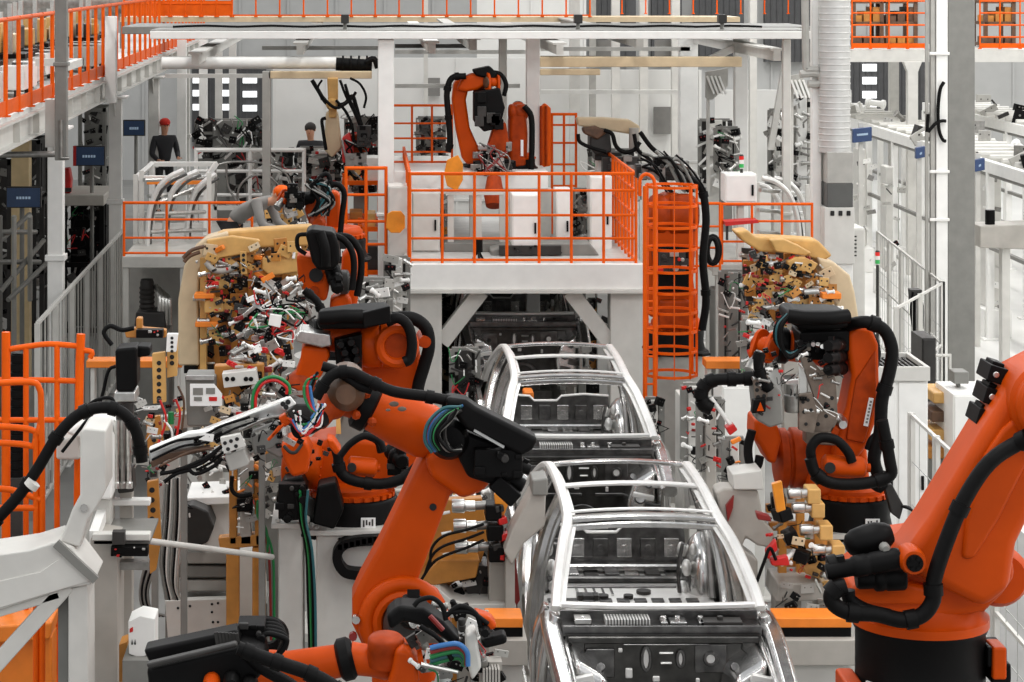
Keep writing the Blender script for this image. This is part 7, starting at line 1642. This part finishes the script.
# ============================ right aisle ====================================
# long white overhead conveyors on posts
def long_conveyor(label, X, y0, y1, z, seed, step=2.4, w=1.3):
    R_ = random.Random(seed); t = thing('skid_conveyor', label, 'conveyor', V((X, y0, 0)))
    for s in (0, w):
        b = MB(); b.lo(X+s-.06, X+s+.06, y0, y1, z-.2, z); b.put('side_beam', WHITE, t)
        b = MB(); b.lo(X+s-.035, X+s+.035, y0, y1, z-1.5, z-1.44); b.lo(X+s-.03, X+s+.03, y0, y1, z-.26, z-.22); b.put('lower_rail', GREY, t)
    n = int((y1-y0)/step)
    for i in range(n+1):
        y = y0+(y1-y0)*i/n
        for s in (0, w): b = MB(); b.lo(X+s-.06, X+s+.06, y-.06, y+.06, 0, z-.2); b.lo(X+s-.14, X+s+.14, y-.14, y+.14, 0, .03); b.put('post', WHITE, t)
        b = MB(); b.lo(X, X+w, y-.04, y+.04, z-.16, z-.04); b.put('cross_bar', LGREY, t)
    for i in range(int((y1-y0)/.8)):
        y = y0+.4+i*.8; b = MB(); b.cyl((X+.08, y, z+.02), (X+w-.08, y, z+.02), .06, n=8); b.put('roller', LGREY, t)
    for i in range(int((y1-y0)*1.2)):
        p = V((X+R_.uniform(-.1, w), R_.uniform(y0, y1), z+R_.uniform(.05, .2))); unit(t, p, R_.uniform(.2, .4), R_, ['wplate', 'bar', 'wplate', 'blk', 'cyl'])
    return t
long_conveyor('white raised skid conveyor on posts along the right aisle, nearest the round duct', 10.7, 36, 58, 3.05, 301)
long_conveyor('white raised skid conveyor on posts further right behind the tall grey hall column', 13.6, 33, 58, 3.1, 302)
for i, (px0, px1, py0, py1, y, lab) in enumerate(((853, 872, 127, 143, 44, 'small blue screen on a post near the round duct base'), (916, 926, 146, 159, 43, 'narrow blue screen left of the tall grey hall column'), (975, 985, 158, 172, 40, 'narrow blue screen right of the tall grey hall column'))):
    t = thing('status_screen', lab, 'screen', V((xat((px0+px1)/2, y), y, 0)))
    b = MB(); b.px([(px0, py0+2), (px1, py0), (px1, py1-2), (px0, py1)], y, .12); b.put('casing', mat('screen_blue_%d' % i, (52, 74, 116), .4), t, .01)
    b = MB(); b.px([(px0+4, py0+7), (px1-4, py0+6), (px1-4, py0+8), (px0+4, py0+9)], y-.012, .012); b.put('display_text', SCRTXT, t)
    b = MB(); b.lo(xat((px0+px1)/2, y)-.04, xat((px0+px1)/2, y)+.04, y+.12, y+.2, 0, zat(py0-4, y)); b.put('mast', LGREY, t)
def aisle_machine(label, px0, px1, py0, y, seed):
    X0, X1 = xat(px0, y), xat(px1, y); t = thing('aisle_machine', label, 'machine', V(((X0+X1)/2, y, 0)))
    b = MB(); b.lo(X0, X1, y, y+1, 0, .5); b.put('base', WHITE, t, .02); b = MB(); b.lo(X0+.1, X1-.1, y+.3, y+.8, .5, zat(py0, y)); b.put('tower', LGREY, t, .02)
    fill(t, [(px0, py0), (px1, py0), (px1, VPY+(CAMH-.3)*FPX/y), (px0, VPY+(CAMH-.3)*FPX/y)], 14, y, .2, 7, ['wplate', 'blk', 'bar', 'cyl', 'wplate'], seed)
for a in (('pale machine below the raised skid conveyor, under the blue screen by the duct', 856, 874, 150, 50, 311), ('pale machine below the raised skid conveyor, halfway to the grey column', 884, 902, 168, 46, 312), ('dark and pale machine right of the grey column at the right edge', 984, 1012, 176, 41, 313)): aisle_machine(*a)
t = thing('hanging_box', 'grey box with a dark motor jutting in at the right edge above the fences', 'box', V((xat(1010, 37), 37, 0)))
b = MB(); b.px([(980, 226), (1040, 224), (1040, 250), (980, 248)], 37, .6); b.put('box', WARM, t, .02); b = MB(); b.cyl(at(990, 226, 37.2), at(990, 210, 37.2), m(5, 37), n=12); b.put('motor', BLACK, t); b = MB(); b.lo(xat(1004, 37), xat(1012, 37), 37.1, 37.3, 0, zat(248, 37)); b.put('stand', LGREY, t)
# mesh fences
MESHM = mat('fence_mesh', (176, 176, 172), .5, .3)
def fence(label, pts, h, step, mesh=.22, kick=.1, mt=LGREY):
    pts = [V(p) for p in pts]; t = thing('safety_fence', label, 'fence', pts[0])
    for a, c in zip(pts, pts[1:]):
        n = max(1, round((c-a).length/step))
        for i in range(n+1):
            p = a.lerp(c, i/n); b = MB(); b.box(p+V((0, 0, h/2)), (.06, .06, h)); b.box(p+V((0, 0, .01)), (.16, .16, .02)); b.put('post', mt, t)
            if i < n:
                q = a.lerp(c, (i+1)/n); d = (q-p).normalized()*.04; b = MB()
                for z in (kick, h-.02, h*.55): b.beam(p+d+UP*z, q-d+UP*z, .03, .03)
                for e in (p+d, q-d): b.beam(e+UP*kick, e+UP*(h-.02), .03, .03)
                o = b.put('panel_frame', mt, t); b = MB(); L = (q-p).length; k = int(L/mesh)
                for j in range(1, k): x = p.lerp(q, j/k); b.beam(x+UP*kick, x+UP*(h-.03), .006, .006)
                for j in range(1, int(h/.4)): b.beam(p+UP*(kick+j*.4), q+UP*(kick+j*.4), .006, .006)
                b.put('wire_mesh', MESHM, o)
    return t
fence('grey mesh safety fence running from the round duct plinth along the white aisle', [V((6.9, 31, 0)), V((8.1, 33.5, 0)), V((8.6, 40, 0))], 1.95, 1.3)
fence('grey mesh safety fence at the right edge beyond the tall grey hall column', [V((9.9, 35.5, 0)), V((9.6, 29, 0)), V((9.0, 26, 0))], 1.9, 1.4)
fence('grey mesh safety fence behind the big robot with the black drum base', [V((5.15, 22.5, 0)), V((4.95, 15.8, 0))], 2.15, 1.2, .3)
railing_h('floor_railing', 'plain grey floor rail crossing in front of the white aisle left of the grey column', [V((xat(882, 33), 33, 0)), V((xat(950, 33), 33, 0))], (.5, 1.0), .6, .02, LGREY)
signal_tower('red and green signal lamp on a dark pole by the mesh fence', 877.5, 252, 32, 340)
b = MB(); b.cyl(V((xat(877.5, 32), 32, 0)), at(877.5, 340, 32), .03, n=8); b.put('signal_pole', DARK, None, label='thin dark floor pole under the red and green signal lamp by the fence', cat='pole')
t = thing('fire_hose_reel', 'dark coiled hose and fittings hanging on the fence left of the tall grey hall column', 'hose', at(915, 345, 33.6))
for i in range(4): px_tube(t, 'hose', [(913+i, 292), (911+i*1.5, 310), (914+i, 330), (918+i, 332), (920+i, 312), (917+i, 294)], 33.5+i*.05, 1.3)
b = MB(); b.px([(911, 290), (922, 290), (921, 300), (912, 301)], 33.5, .2); b.put('bracket', DARK, t); b = MB(); b.lo(xat(915, 33.7), xat(918, 33.7), 33.7, 33.8, 0, zat(288, 33.7)); b.put('stand', GREY, t)
# white cabinets
t = cabinet('electrical_cabinet', 'large white cabinet with a grey slatted tray on top right of the upright-armed robot', 866, 928, 380, 480, 24.6, .9, WHITE, doors=2, to_floor=True)
b = MB(); x0, x1 = xat(864, 24.6), xat(929, 24.6); z = zat(380, 24.6)
b.lo(x0, x1, 24.55, 24.6, z, z+.14); b.lo(x0, x1, 25.45, 25.5, z, z+.14); b.lo(x0, x0+.04, 24.6, 25.45, z, z+.14); b.lo(x1-.04, x1, 24.6, 25.45, z, z+.14); tr = b.put('tray_rim', LGREY, t)
b = MB()
for i in range(12): b.lo(x0+.05+i*.052, x0+.075+i*.052, 24.62, 25.44, z+.02, z+.1)
b.put('slat', DARK, t)
cabinet('electrical_cabinet', 'white cabinet behind the black arm motors of the big robot at the right', 953, 1004, 394, 480, 25.6, .8, WHITE, doors=1, to_floor=True)
cabinet('electrical_cabinet', 'dark tall panel standing between the fence and the slatted tray cabinet', 922, 936, 338, 392, 29.5, .6, DARK, to_floor=True)
cabinet('electrical_cabinet', 'tall pale grey cabinet with dark vents beside the round duct plinth', 842, 865, 228, 330, 31.6, .6, LGREY, to_floor=True, vents=6)
t = thing('tan_pallet', 'stack of tan fixture parts on the floor right of the slatted tray cabinet', 'stack', V((xat(940, 26), 26, 0)))
for i in range(4): b = MB(); z = 1.0+i*.2; b.lo(xat(928, 26)+.02*i, xat(953, 26), 26, 26.6, z, z+.12); b.put('plate', (OCHRE, TAN, BROWN, TAN)[i], t, .02)
b = MB(); b.lo(xat(930, 26), xat(952, 26), 26.05, 26.5, 0, 1.0); b.put('base', GREY, t)
# grey junction box on the cabinet edge
b = MB(); b.px([(954, 372), (969, 372), (969, 384), (954, 384)], 25.9, .25); b.lo(xat(960, 25.9), xat(963, 25.9), 26, 26.1, 0, zat(384, 25.9)); b.put('junction_box', GREY, None, .01, label='small grey box on a post above the white cabinet near the right edge', cat='box')
# ============================ middle right clutter ==========================
cabinet('control_cabinet', 'pale grey cabinet beside the round cage foot, left of the black ribbed gun arm', 683, 700, 400, 470, 23.6, .6, LGREY, to_floor=True)
cabinet('control_cabinet', 'white cabinet standing behind the black ribbed gun arm', 722, 756, 386, 470, 24, .6, WHITE, to_floor=True)
cabinet('control_cabinet', 'light grey cabinet under the right side platform', 716, 748, 292, 380, 31, .6, GREY, to_floor=True)
t = thing('transfer_beam', 'orange beam lying across behind the black ribbed gun arm', 'beam', V((xat(735, 26), 26, 0)))
b = MB(); b.lo(xat(706, 26), xat(760, 26), 26, 26.3, zat(369, 26), zat(361, 26)); b.put('orange_beam', BEAMOR, t, .01); b = MB(); b.lo(xat(708, 26), xat(712, 26), 26.05, 26.25, 0, zat(369, 26)); b.lo(xat(752, 26), xat(756, 26), 26.05, 26.25, 0, zat(369, 26)); b.lo(xat(708, 26), xat(756, 26), 26.08, 26.2, .2, .3); b.put('stand', LGREY, t)
t = thing('transfer_beam', 'orange beam lying across behind the servo press on the left', 'beam', V((xat(120, 26), 26, 0)))
b = MB(); b.lo(xat(86, 26), xat(182, 26), 26, 26.3, zat(368, 26), zat(361, 26)); b.put('orange_beam', BEAMOR, t, .01); b = MB(); b.lo(xat(90, 26), xat(94, 26), 26.05, 26.25, 0, zat(368, 26)); b.lo(xat(174, 26), xat(178, 26), 26.05, 26.25, 0, zat(368, 26)); b.lo(xat(90, 26), xat(178, 26), 26.08, 26.2, .2, .3); b.put('stand', LGREY, t)
def tower(label, px0, px1, py0, y, seed, pal, n, mt=LGREY, s=8, name='clamp_tower', py1=480):
    t = thing(name, label, 'fixture', V((xat((px0+px1)/2, y), y, 0)))
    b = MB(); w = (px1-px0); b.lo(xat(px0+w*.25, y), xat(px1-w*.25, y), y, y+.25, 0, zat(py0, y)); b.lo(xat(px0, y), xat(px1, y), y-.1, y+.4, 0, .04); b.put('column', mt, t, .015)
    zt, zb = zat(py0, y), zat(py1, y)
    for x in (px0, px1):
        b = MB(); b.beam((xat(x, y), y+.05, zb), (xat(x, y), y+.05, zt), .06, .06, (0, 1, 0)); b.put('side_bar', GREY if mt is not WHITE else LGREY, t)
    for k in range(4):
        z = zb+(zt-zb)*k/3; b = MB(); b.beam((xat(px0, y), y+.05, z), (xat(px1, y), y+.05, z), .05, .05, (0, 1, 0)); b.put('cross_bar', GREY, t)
    b = MB(); b.lo(xat(px0+w*.1, y), xat(px1-w*.1, y), y+.12, y+.16, zb, zt); b.put('back_plate', DARK if mt is not WHITE else MIDGREY, t)  # plate added to stand for the shade in the tower's gaps
    fill(t, [(px0, py0), (px1, py0), (px1, py1), (px0, py1)], n, y-.22, .2, s, pal, seed, s*.7)
    return t
PALM = ['blk', 'wplate', 'red', 'bar', 'cyl', 'cable', 'blk', 'bar']
tower('pale clamp tower with red stops right of the round cage foot', 684, 702, 386, 22.8, 401, PALM, 22, LGREY, 8, py1=460)
tower('clamp tower with red stops and dark blocks next to the second car body roof', 700, 722, 400, 21.8, 402, PALM+['red'], 24, WARM, 8, py1=470)
tower('slim clamp tower with an amber strip between the two car bodies at the right', 726, 744, 440, 20.8, 403, ['blk', 'blk', 'bar', 'red', 'or', 'cable'], 20, LGREY, 8, py1=500)
tower('white clamp tower with pipes left of the tan arched fixture on the right', 722, 744, 272, 27, 404, ['bar', 'bar', 'blk', 'bar', 'cable', 'red'], 34, GREY, 8, py1=380)
tower('grey clamp tower under the beige arch on the right', 744, 772, 322, 24, 405, ['wplate', 'bar', 'cyl', 'blk', 'red', 'cable'], 30, LGREY, 8, py1=370)
tower('clamp tower of steel bars beside the right platform leg', 646, 662, 400, 25.6, 406, ['blk', 'bar', 'cable', 'blk'], 16, LGREY, 8, py1=450)
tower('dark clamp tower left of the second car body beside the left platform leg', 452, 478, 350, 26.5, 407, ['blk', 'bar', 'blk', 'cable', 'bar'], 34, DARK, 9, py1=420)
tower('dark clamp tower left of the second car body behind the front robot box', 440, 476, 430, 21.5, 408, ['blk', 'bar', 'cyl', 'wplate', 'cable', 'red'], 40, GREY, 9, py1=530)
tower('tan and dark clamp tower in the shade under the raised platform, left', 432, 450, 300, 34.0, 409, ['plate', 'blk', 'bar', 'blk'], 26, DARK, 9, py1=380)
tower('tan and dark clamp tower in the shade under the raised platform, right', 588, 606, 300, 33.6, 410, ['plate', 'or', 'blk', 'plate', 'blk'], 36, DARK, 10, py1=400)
t = thing('orange_trolley', 'two orange boxes standing behind the second car body', 'box', V((xat(535, 28), 28, 0)))
for px in (508, 524): b = MB(); b.lo(xat(px, 28), xat(px+10, 28), 28, 28.3, .9, zat(392, 28)); b.put('orange_box', BEAMOR, t, .02)
b = MB(); b.lo(xat(504, 28), xat(538, 28), 28, 28.4, .7, .9); b.lo(xat(506, 28), xat(536, 28), 28.1, 28.3, 0, .7); b.put('frame', DARK, t)
# ============================ middle left clutter ===========================
def shelf_rack(label, px0, px1, py0, y, levels, seed, mt=RAILOR):
    R_ = random.Random(seed); X0, X1 = xat(px0, y), xat(px1, y); z1 = zat(py0, y); t = thing('orange_rack', label, 'rack', V(((X0+X1)/2, y, 0)))
    for x in (X0, X1):
        for yy in (y, y+.8): b = MB(); b.lo(x-.03, x+.03, yy-.03, yy+.03, 0, z1); b.put('upright', mt, t)
    for k in range(levels):
        z = .4+(z1-.5)*k/(levels-1); b = MB(); b.lo(X0, X1, y-.03, y+.03, z, z+.06); b.lo(X0, X1, y+.77, y+.83, z, z+.06); b.lo(X0+.02, X1-.02, y+.03, y+.77, z+.02, z+.05); b.put('shelf', mt, t)
        x = X0+.08
        while x < X1-.2:
            w = R_.uniform(.12, .3); b = MB(); b.lo(x, x+w, y+.08, y+.6, z+.05, z+.05+R_.uniform(.1, .35)); b.put('carton', R_.choice((TAN, BEIGE, OCHRE, WHITE, DARK)), t, .01); x += w+.06
    return t
shelf_rack('orange rack with tan cartons behind the small orange robot, beside the white portal post', 344, 380, 178, 34.8, 6, 501)
railing_h('guard_railing', 'orange guard rail standing in front of the orange racks beside the white portal post', [V((xat(346, 31.5), 31.5, 0)), V((xat(386, 31.5), 31.5, 0))], (2.7, 3.0, 3.35, 3.7), .28, .022)
shelf_rack('orange rack with tan cartons lower down right of the tilted black box robot', 360, 384, 224, 32.6, 5, 502)
cabinet('control_cabinet', 'pale grey panelled machine cabinet under the amber plate beside the platform', 388, 412, 186, 300, 31.2, .5, LGREY, to_floor=True)
tower('silver clamp tower between the tilted black box robot and the platform', 386, 408, 258, 29, 411, ['wplate', 'bar', 'wplate', 'cyl', 'blk'], 34, LGREY, 9, py1=330)
tower('grey machine column between the two left robots', 362, 390, 280, 24.4, 412, ['bar', 'blk', 'wplate', 'bar', 'cyl'], 34, GREY, 9, py1=330)
tower('tan and white clamp tower behind the tall beige left fixture', 262, 304, 200, 30.5, 413, ['wplate', 'plate', 'blk', 'bar', 'wplate', 'cyl'], 60, LGREY, 10, py1=250)
tower('white and grey tool tower on the left side platform rear', 228, 300, 150, 38, 414, ['bar', 'bar', 'cyl', 'bar', 'blk', 'cable'], 70, LGREY, 10, py1=205)
tower('grey tool tower behind the left platform tubes', 196, 262, 120, 44, 415, ['bar', 'blk', 'blk', 'bar', 'cable'], 50, GREY, 9, py1=160)
tower('silver tool tower below the tan hanging arm', 300, 346, 148, 36.5, 416, ['wplate', 'bar', 'blk', 'cyl', 'red'], 44, LGREY, 9, py1=190)
tower('dark tool tower right of the tan hanging arm', 346, 376, 118, 36, 417, ['blk', 'blk', 'red', 'bar', 'wplate', 'cable'], 44, GREY, 9, py1=190)
tower('tan clamp tower low between the beige fixture and the silver beam gripper', 196, 232, 396, 21, 418, ['plate', 'blk', 'red', 'wplate', 'cyl'], 40, WARM, 10, py1=470)
tower('dark clamp tower under the silver clamp head with looped hoses', 236, 300, 404, 20, 419, ['blk', 'bar', 'wplate', 'cyl', 'plate', 'cable'], 56, GREY, 10, py1=520)
tower('ochre clamp tower behind the orange link arm of the front robot', 440, 486, 490, 20.6, 420, ['plate', 'cyl', 'blk', 'cyl', 'bar'], 34, OCHRE, 10, py1=560)
tower('grey tool tower on the platform right rear, behind the pale beam robot', 590, 640, 150, 37, 421, ['bar', 'blk', 'wplate', 'cable', 'bar'], 50, GREY, 9, py1=200)
tower('pale tool tower behind the white square cabinet, right', 700, 730, 120, 40, 422, ['bar', 'wplate', 'blk', 'bar'], 30, LGREY, 9, py1=190)
tower('dark hoses and valves column right of the rear white portal post', 716, 738, 128, 36.2, 423, ['blk', 'bar', 'cable', 'blk', 'cyl'], 26, GREY, 8, py1=170)
tower('dark tool tower on the upper deck left, behind the orange rail', 418, 444, 118, 35.8, 424, ['blk', 'bar', 'wplate', 'blk', 'cable'], 34, GREY, 8, py1=165)
tower('pale equipment column between the round duct and the right tubes', 770, 784, 110, 38, 425, ['bar', 'wplate', 'blk', 'bar'], 24, LGREY, 8, py1=180)
tower('white valve column at the far right behind the round duct pole', 792, 812, 96, 40, 426, ['wplate', 'bar', 'blk', 'cyl', 'bar'], 34, WHITE, 8, py1=200)
for pts, y, lab in (([(706, 72), (728, 68), (728, 86), (712, 100), (706, 98)], 38, 'striped grey sloping tray under the rear portal brace'), ([(790, 76), (800, 74), (812, 92), (808, 98), (790, 84)], 34, 'striped pale sloping tray beside the round duct pole')):
    t = thing('sloping_tray', lab, 'tray', at(pts[0][0], pts[2][1]+4, y)); b = MB(); b.px(pts, y, .1); b.put('tray', MIDGREY, t); b = MB()
    for i in range(4): b.beam(at(pts[0][0]+i*4+1, pts[0][1]+4, y-.02), at(pts[0][0]+i*4+8, pts[0][1]+22, y-.02), .05, .03)
    b.put('stripe_bar', WHITE, t); b = MB(); b.lo(xat(pts[0][0]+2, y), xat(pts[0][0]+5, y), y+.12, y+.2, 0, zat(pts[0][1], y)); b.put('stand', LGREY, t)

def bar_fence(label, a, c, h, step, sp):
    a = V(a); c = V(c); t = thing('bar_fence', label, 'fence', a); n = round((c-a).length/step)
    for z in (.12, h): b = MB(); b.beam(a+UP*z, c+UP*z, .04, .04); b.put('rail', LGREY, t)
    for i in range(n+1): p = a.lerp(c, i/n); b = MB(); b.box(p+UP*h/2, (.06, .06, h)); b.put('post', LGREY, t)
    k = int((c-a).length/sp)
    for i in range(1, k): p = a.lerp(c, i/k); b = MB(); b.cyl(p+UP*.12, p+UP*h, .012, n=6); b.put('bar', MIDGREY, t)
bar_fence('grey vertical-bar fence running back between the two white walkway posts', (-3.72, 27.5, 0), (-3.72, 37.4, 0), 2.25, 1.65, .33)
tower('tan and grey clamp tower on the platform behind the left end of the rail', 428, 446, 196, 31.9, 430, ['plate', 'or', 'bar', 'blk', 'wplate'], 26, GREY, 8, py1=255)
tower('grey clamp tower on the platform beside the orange ladder rails', 574, 590, 190, 32.4, 431, ['bar', 'blk', 'wplate', 'cyl', 'bar'], 26, GREY, 8, py1=255)
railing_h('guard_railing', 'white double guard rail behind the left side platform, in front of the grey tool towers', [V((xat(196, 35.2), 35.2, 0)), V((xat(304, 35.2), 35.2, 0))], (3.0, 3.35, 3.66), .8, .03, WHITE)
t = thing('robot_harness', 'grey looped pipe frame above the bending person in the orange cap', 'frame', V((xat(250, 34.4), 34.4, 0)))
for p in ([(214, 166), (232, 162), (262, 163), (284, 172), (292, 186)], [(236, 204), (240, 186), (252, 176), (268, 176), (280, 186)], [(214, 166), (216, 190), (214, 206)], [(226, 164), (228, 186), (236, 200)]): px_tube(t, 'bent_pipe', p, 34.4, 1.2, STEEL, 7)
b = MB(); b.lo(xat(214, 34.4)-.04, xat(214, 34.4)+.04, 34.4, 34.48, 0, zat(166, 34.4)); b.lo(xat(291, 34.4)-.04, xat(291, 34.4)+.04, 34.4, 34.48, 0, zat(186, 34.4)); b.lo(xat(214, 34.4), xat(291, 34.4), 34.4, 34.48, zat(206, 34.4)-.06, zat(206, 34.4)); b.put('stand', LGREY, t)
# ============================ people =========================================
def skin_obj(name, joints, edges, mt, parent, sub=2):
    me = bpy.data.meshes.new(name); me.from_pydata([V(j[0])-ORG[parent] for j in joints], edges, [])
    me.materials.append(mt)
    o = bpy.data.objects.new(name, me); COL.objects.link(o); o.parent = parent; ORG[o] = ORG[parent]
    sk = o.modifiers.new('skin', 'SKIN'); sk.use_smooth_shade = True
    for i, j in enumerate(joints): me.skin_vertices[0].data[i].radius = (j[1], j[2] if len(j) > 2 else j[1]); me.skin_vertices[0].data[i].use_root = (i == 0)
    o.modifiers.new('sub', 'SUBSURF').levels = sub; o.modifiers['sub'].render_levels = sub
    return o
def person(label, base, face, pose, shirt, trousers, cap=None, hair=HAIRM):
    """pose: dict of joint offsets (forward, side, up) in metres from the feet"""
    base = V(base); f = V((math.cos(face), math.sin(face), 0)); s = V((f.y, -f.x, 0))*-1
    t = thing('person', label, 'person', base)
    def q(k, dx=0, dy=0, dz=0): a = pose[k]; return base+f*(a[0]+dx)+s*(a[1]+dy)+UP*(a[2]+dz)
    J = [(q('pelvis'), .1, .085), (q('waist'), .09, .07), (q('chest'), .11, .08), (q('neck'), .05), (q('head', 0, 0, -.03), .078, .09), (q('head', .01, 0, .07), .085, .095), (q('head', 0, 0, .15), .055, .06),
         (q('lsh'), .05), (q('lel'), .038), (q('lwr'), .03), (q('lha'), .034, .018), (q('rsh'), .05), (q('rel'), .038), (q('rwr'), .03), (q('rha'), .034, .018),
         (q('lhip'), .07), (q('lkn'), .05), (q('lan'), .038), (q('lto'), .036), (q('rhip'), .07), (q('rkn'), .05), (q('ran'), .038), (q('rto'), .036)]
    E = [(0, 1), (1, 2), (2, 3), (3, 4), (4, 5), (5, 6), (2, 7), (7, 8), (8, 9), (9, 10), (2, 11), (11, 12), (12, 13), (13, 14), (0, 15), (15, 16), (16, 17), (17, 18), (0, 19), (19, 20), (20, 21), (21, 22)]
    body = skin_obj('body', J, E, SKIN, t)
    hd = q('head', 0, 0, .05); h = (hd-q('neck')).normalized(); fw = (f-h*f.dot(h)).normalized()
    b = MB(); b.ball(hd+fw*.095, .016, 8, (1, 1, 1.4))
    for sg in (-1, 1): b.ball(hd+s*sg*.088, .022, 8, (.6, .6, 1.3)); 
    b.put('nose_and_ears', SKIN, t)
    b = MB()
    for sg in (-1, 1): b.ball(hd+fw*.083+s*sg*.032+h*.02, .011, 8)
    b.put('eyes', HAIRM, t)
    b = MB(); b.box(hd+fw*.083-h*.05, (.02, .045, .01)); b.put('mouth', DKRED, t)
    b = MB()
    for k, el in (('l', 'lwr'), ('r', 'rwr')):
        w = q(k+'wr'); hnd = q(k+'ha'); d = (hnd-w).normalized(); sd = d.cross(UP).normalized() if abs(d.z) < .9 else s
        up = sd.cross(d)
        for i in range(4):
            p = hnd+sd*(-.026+i*.017)+d*.02; L = (.052, .062, .058, .046)[i]
            b.tube([p, p+d*L*.55-up*.008, p+d*L*.95-up*.028], .0085, 6, k=3)
        p = hnd-d*.02-sd*.036; b.tube([p, p+d*.03-sd*.02, p+d*.055-sd*.022-up*.01], .0095, 6, k=3)
    b.put('fingers', SKIN, t)
    g = .016
    SJ = [(q('pelvis', .01, 0, .0), .142, .122), (q('waist'), .138, .108), (q('chest'), .155, .115), (q('neck', 0, 0, -.03), .066), (q('lsh'), .074), (q('lel'), .056), (q('lwr', 0, 0, .0), .042), (q('rsh'), .074), (q('rel'), .056), (q('rwr'), .042)]
    skin_obj('work_jacket', SJ, [(0, 1), (1, 2), (2, 3), (2, 4), (4, 5), (5, 6), (2, 7), (7, 8), (8, 9)], shirt, t)
    TJ = [(q('pelvis', 0, 0, .06), .138, .118), (q('lhip'), .096), (q('lkn'), .07), (q('lan'), .054), (q('rhip'), .096), (q('rkn'), .07), (q('ran'), .054)]
    skin_obj('trousers', TJ, [(0, 1), (1, 2), (2, 3), (0, 4), (4, 5), (5, 6)], trousers, t)
    b = MB()
    for k in 'lr': b.ball(q(k+'an', .07, 0, -.03), .06, 12, (1, 1, .7), None); b.ball(q(k+'an', .15, 0, -.045), .05, 12, (1.2, .9, .6))
    b.put('safety_shoes', BLACK, t)
    b = MB(); b.ball(hd+h*.035-fw*.012, .102, 14, (1, 1, .95)) if cap is None else b.ball(hd+h*.055, .104, 14, (1, 1, .8))
    if cap: b.box(hd+fw*.12+h*.05, (.1, .1, .014))
    b.put('cap' if cap else 'hair', cap or hair, t)
    return t
STAND = dict(pelvis=(0, 0, .94), waist=(0, 0, 1.12), chest=(.02, 0, 1.34), neck=(.02, 0, 1.5), head=(.05, 0, 1.62), lsh=(.02, .19, 1.42), lel=(.05, .25, 1.14), lwr=(.26, .2, 1.06), lha=(.34, .18, 1.07), rsh=(.02, -.19, 1.42), rel=(.04, -.25, 1.13), rwr=(.24, -.18, 1.02), rha=(.32, -.16, 1.03),
             lhip=(0, .1, .88), lkn=(.03, .11, .5), lan=(-.02, .12, .09), lto=(.14, .13, .05), rhip=(0, -.1, .88), rkn=(.02, -.11, .5), ran=(-.04, -.12, .09), rto=(.12, -.13, .05))
BEND = dict(STAND, waist=(.12, 0, 1.08), chest=(.34, 0, 1.2), neck=(.5, 0, 1.22), head=(.61, 0, 1.26), lsh=(.4, .19, 1.22), lel=(.5, .24, .95), lwr=(.68, .18, .86), lha=(.76, .16, .84), rsh=(.4, -.19, 1.22), rel=(.5, -.24, .95), rwr=(.7, -.18, .9), rha=(.78, -.16, .88))
wy = 29.3
wb = V((xat(232, wy), wy, zat(255, wy)-.55))
person('person in grey workwear and orange cap bending over the left line fixture', wb, -.35, BEND, CLOTHG, CLOTHD, RAILOR)
b = MB(); b.lo(wb.x-.6, wb.x+.5, wy-.5, wy+.5, 0, wb.z); b.put('work_step', LGREY, None, .02, label='pale step box under the bending person in the orange cap', cat='step')
wy = 45; wb = V((xat(164, wy), wy, zat(166, wy)-.9))
person('person in a dark jacket and red cap standing right of the third white walkway post', wb, -1.2, STAND, CLOTHD, CLOTHD, CLOTHR)
b = MB(); b.lo(wb.x-.5, wb.x+.5, wy-.4, wy+.6, 0, wb.z); b.put('work_step', LGREY, None, .02, label='pale step box under the person in the dark jacket', cat='step')
wy = 42; wb = V((xat(311, wy), wy, zat(130, wy)-1.66))
person('dark-clothed person standing far back left of the tan hanging arm', wb, -1.8, STAND, CLOTHD, CLOTHG)
b = MB(); b.lo(wb.x-.5, wb.x+.5, wy-.4, wy+.6, 0, wb.z); b.put('work_step', LGREY, None, .02, label='pale step box under the far dark-clothed person', cat='step')
# ============================ light and view =================================
w = bpy.data.worlds.new('world'); SC.world = w; w.use_nodes = True
bg = w.node_tree.nodes['Background']; bg.inputs['Color'].default_value = (.93, .96, 1, 1); bg.inputs['Strength'].default_value = .72
def strip(x, y, z, sx, sy, e, col=(1, .985, .96)):
    l = bpy.data.lights.new('unseen_hall_lamp', 'AREA'); l.shape = 'RECTANGLE'; l.size = sx; l.size_y = sy; l.energy = e; l.color = col
    o = bpy.data.objects.new('unseen_hall_lamp', l); COL.objects.link(o); o.location = (x, y, z)
for x in (-14, -6, 2, 10, 18, 27):
    for y in (-3, 14, 30, 46, 62): strip(x, y, 11.5, .8, 9, 400 if x < 9 else 700)  # first row, unseen behind the camera, is added to brighten near front faces
SC.view_settings.view_transform = 'Standard'; SC.view_settings.look = 'None'
SC.view_settings.gamma = 1; SC.view_settings.use_curve_mapping = False
SC.view_settings.exposure = -0.08
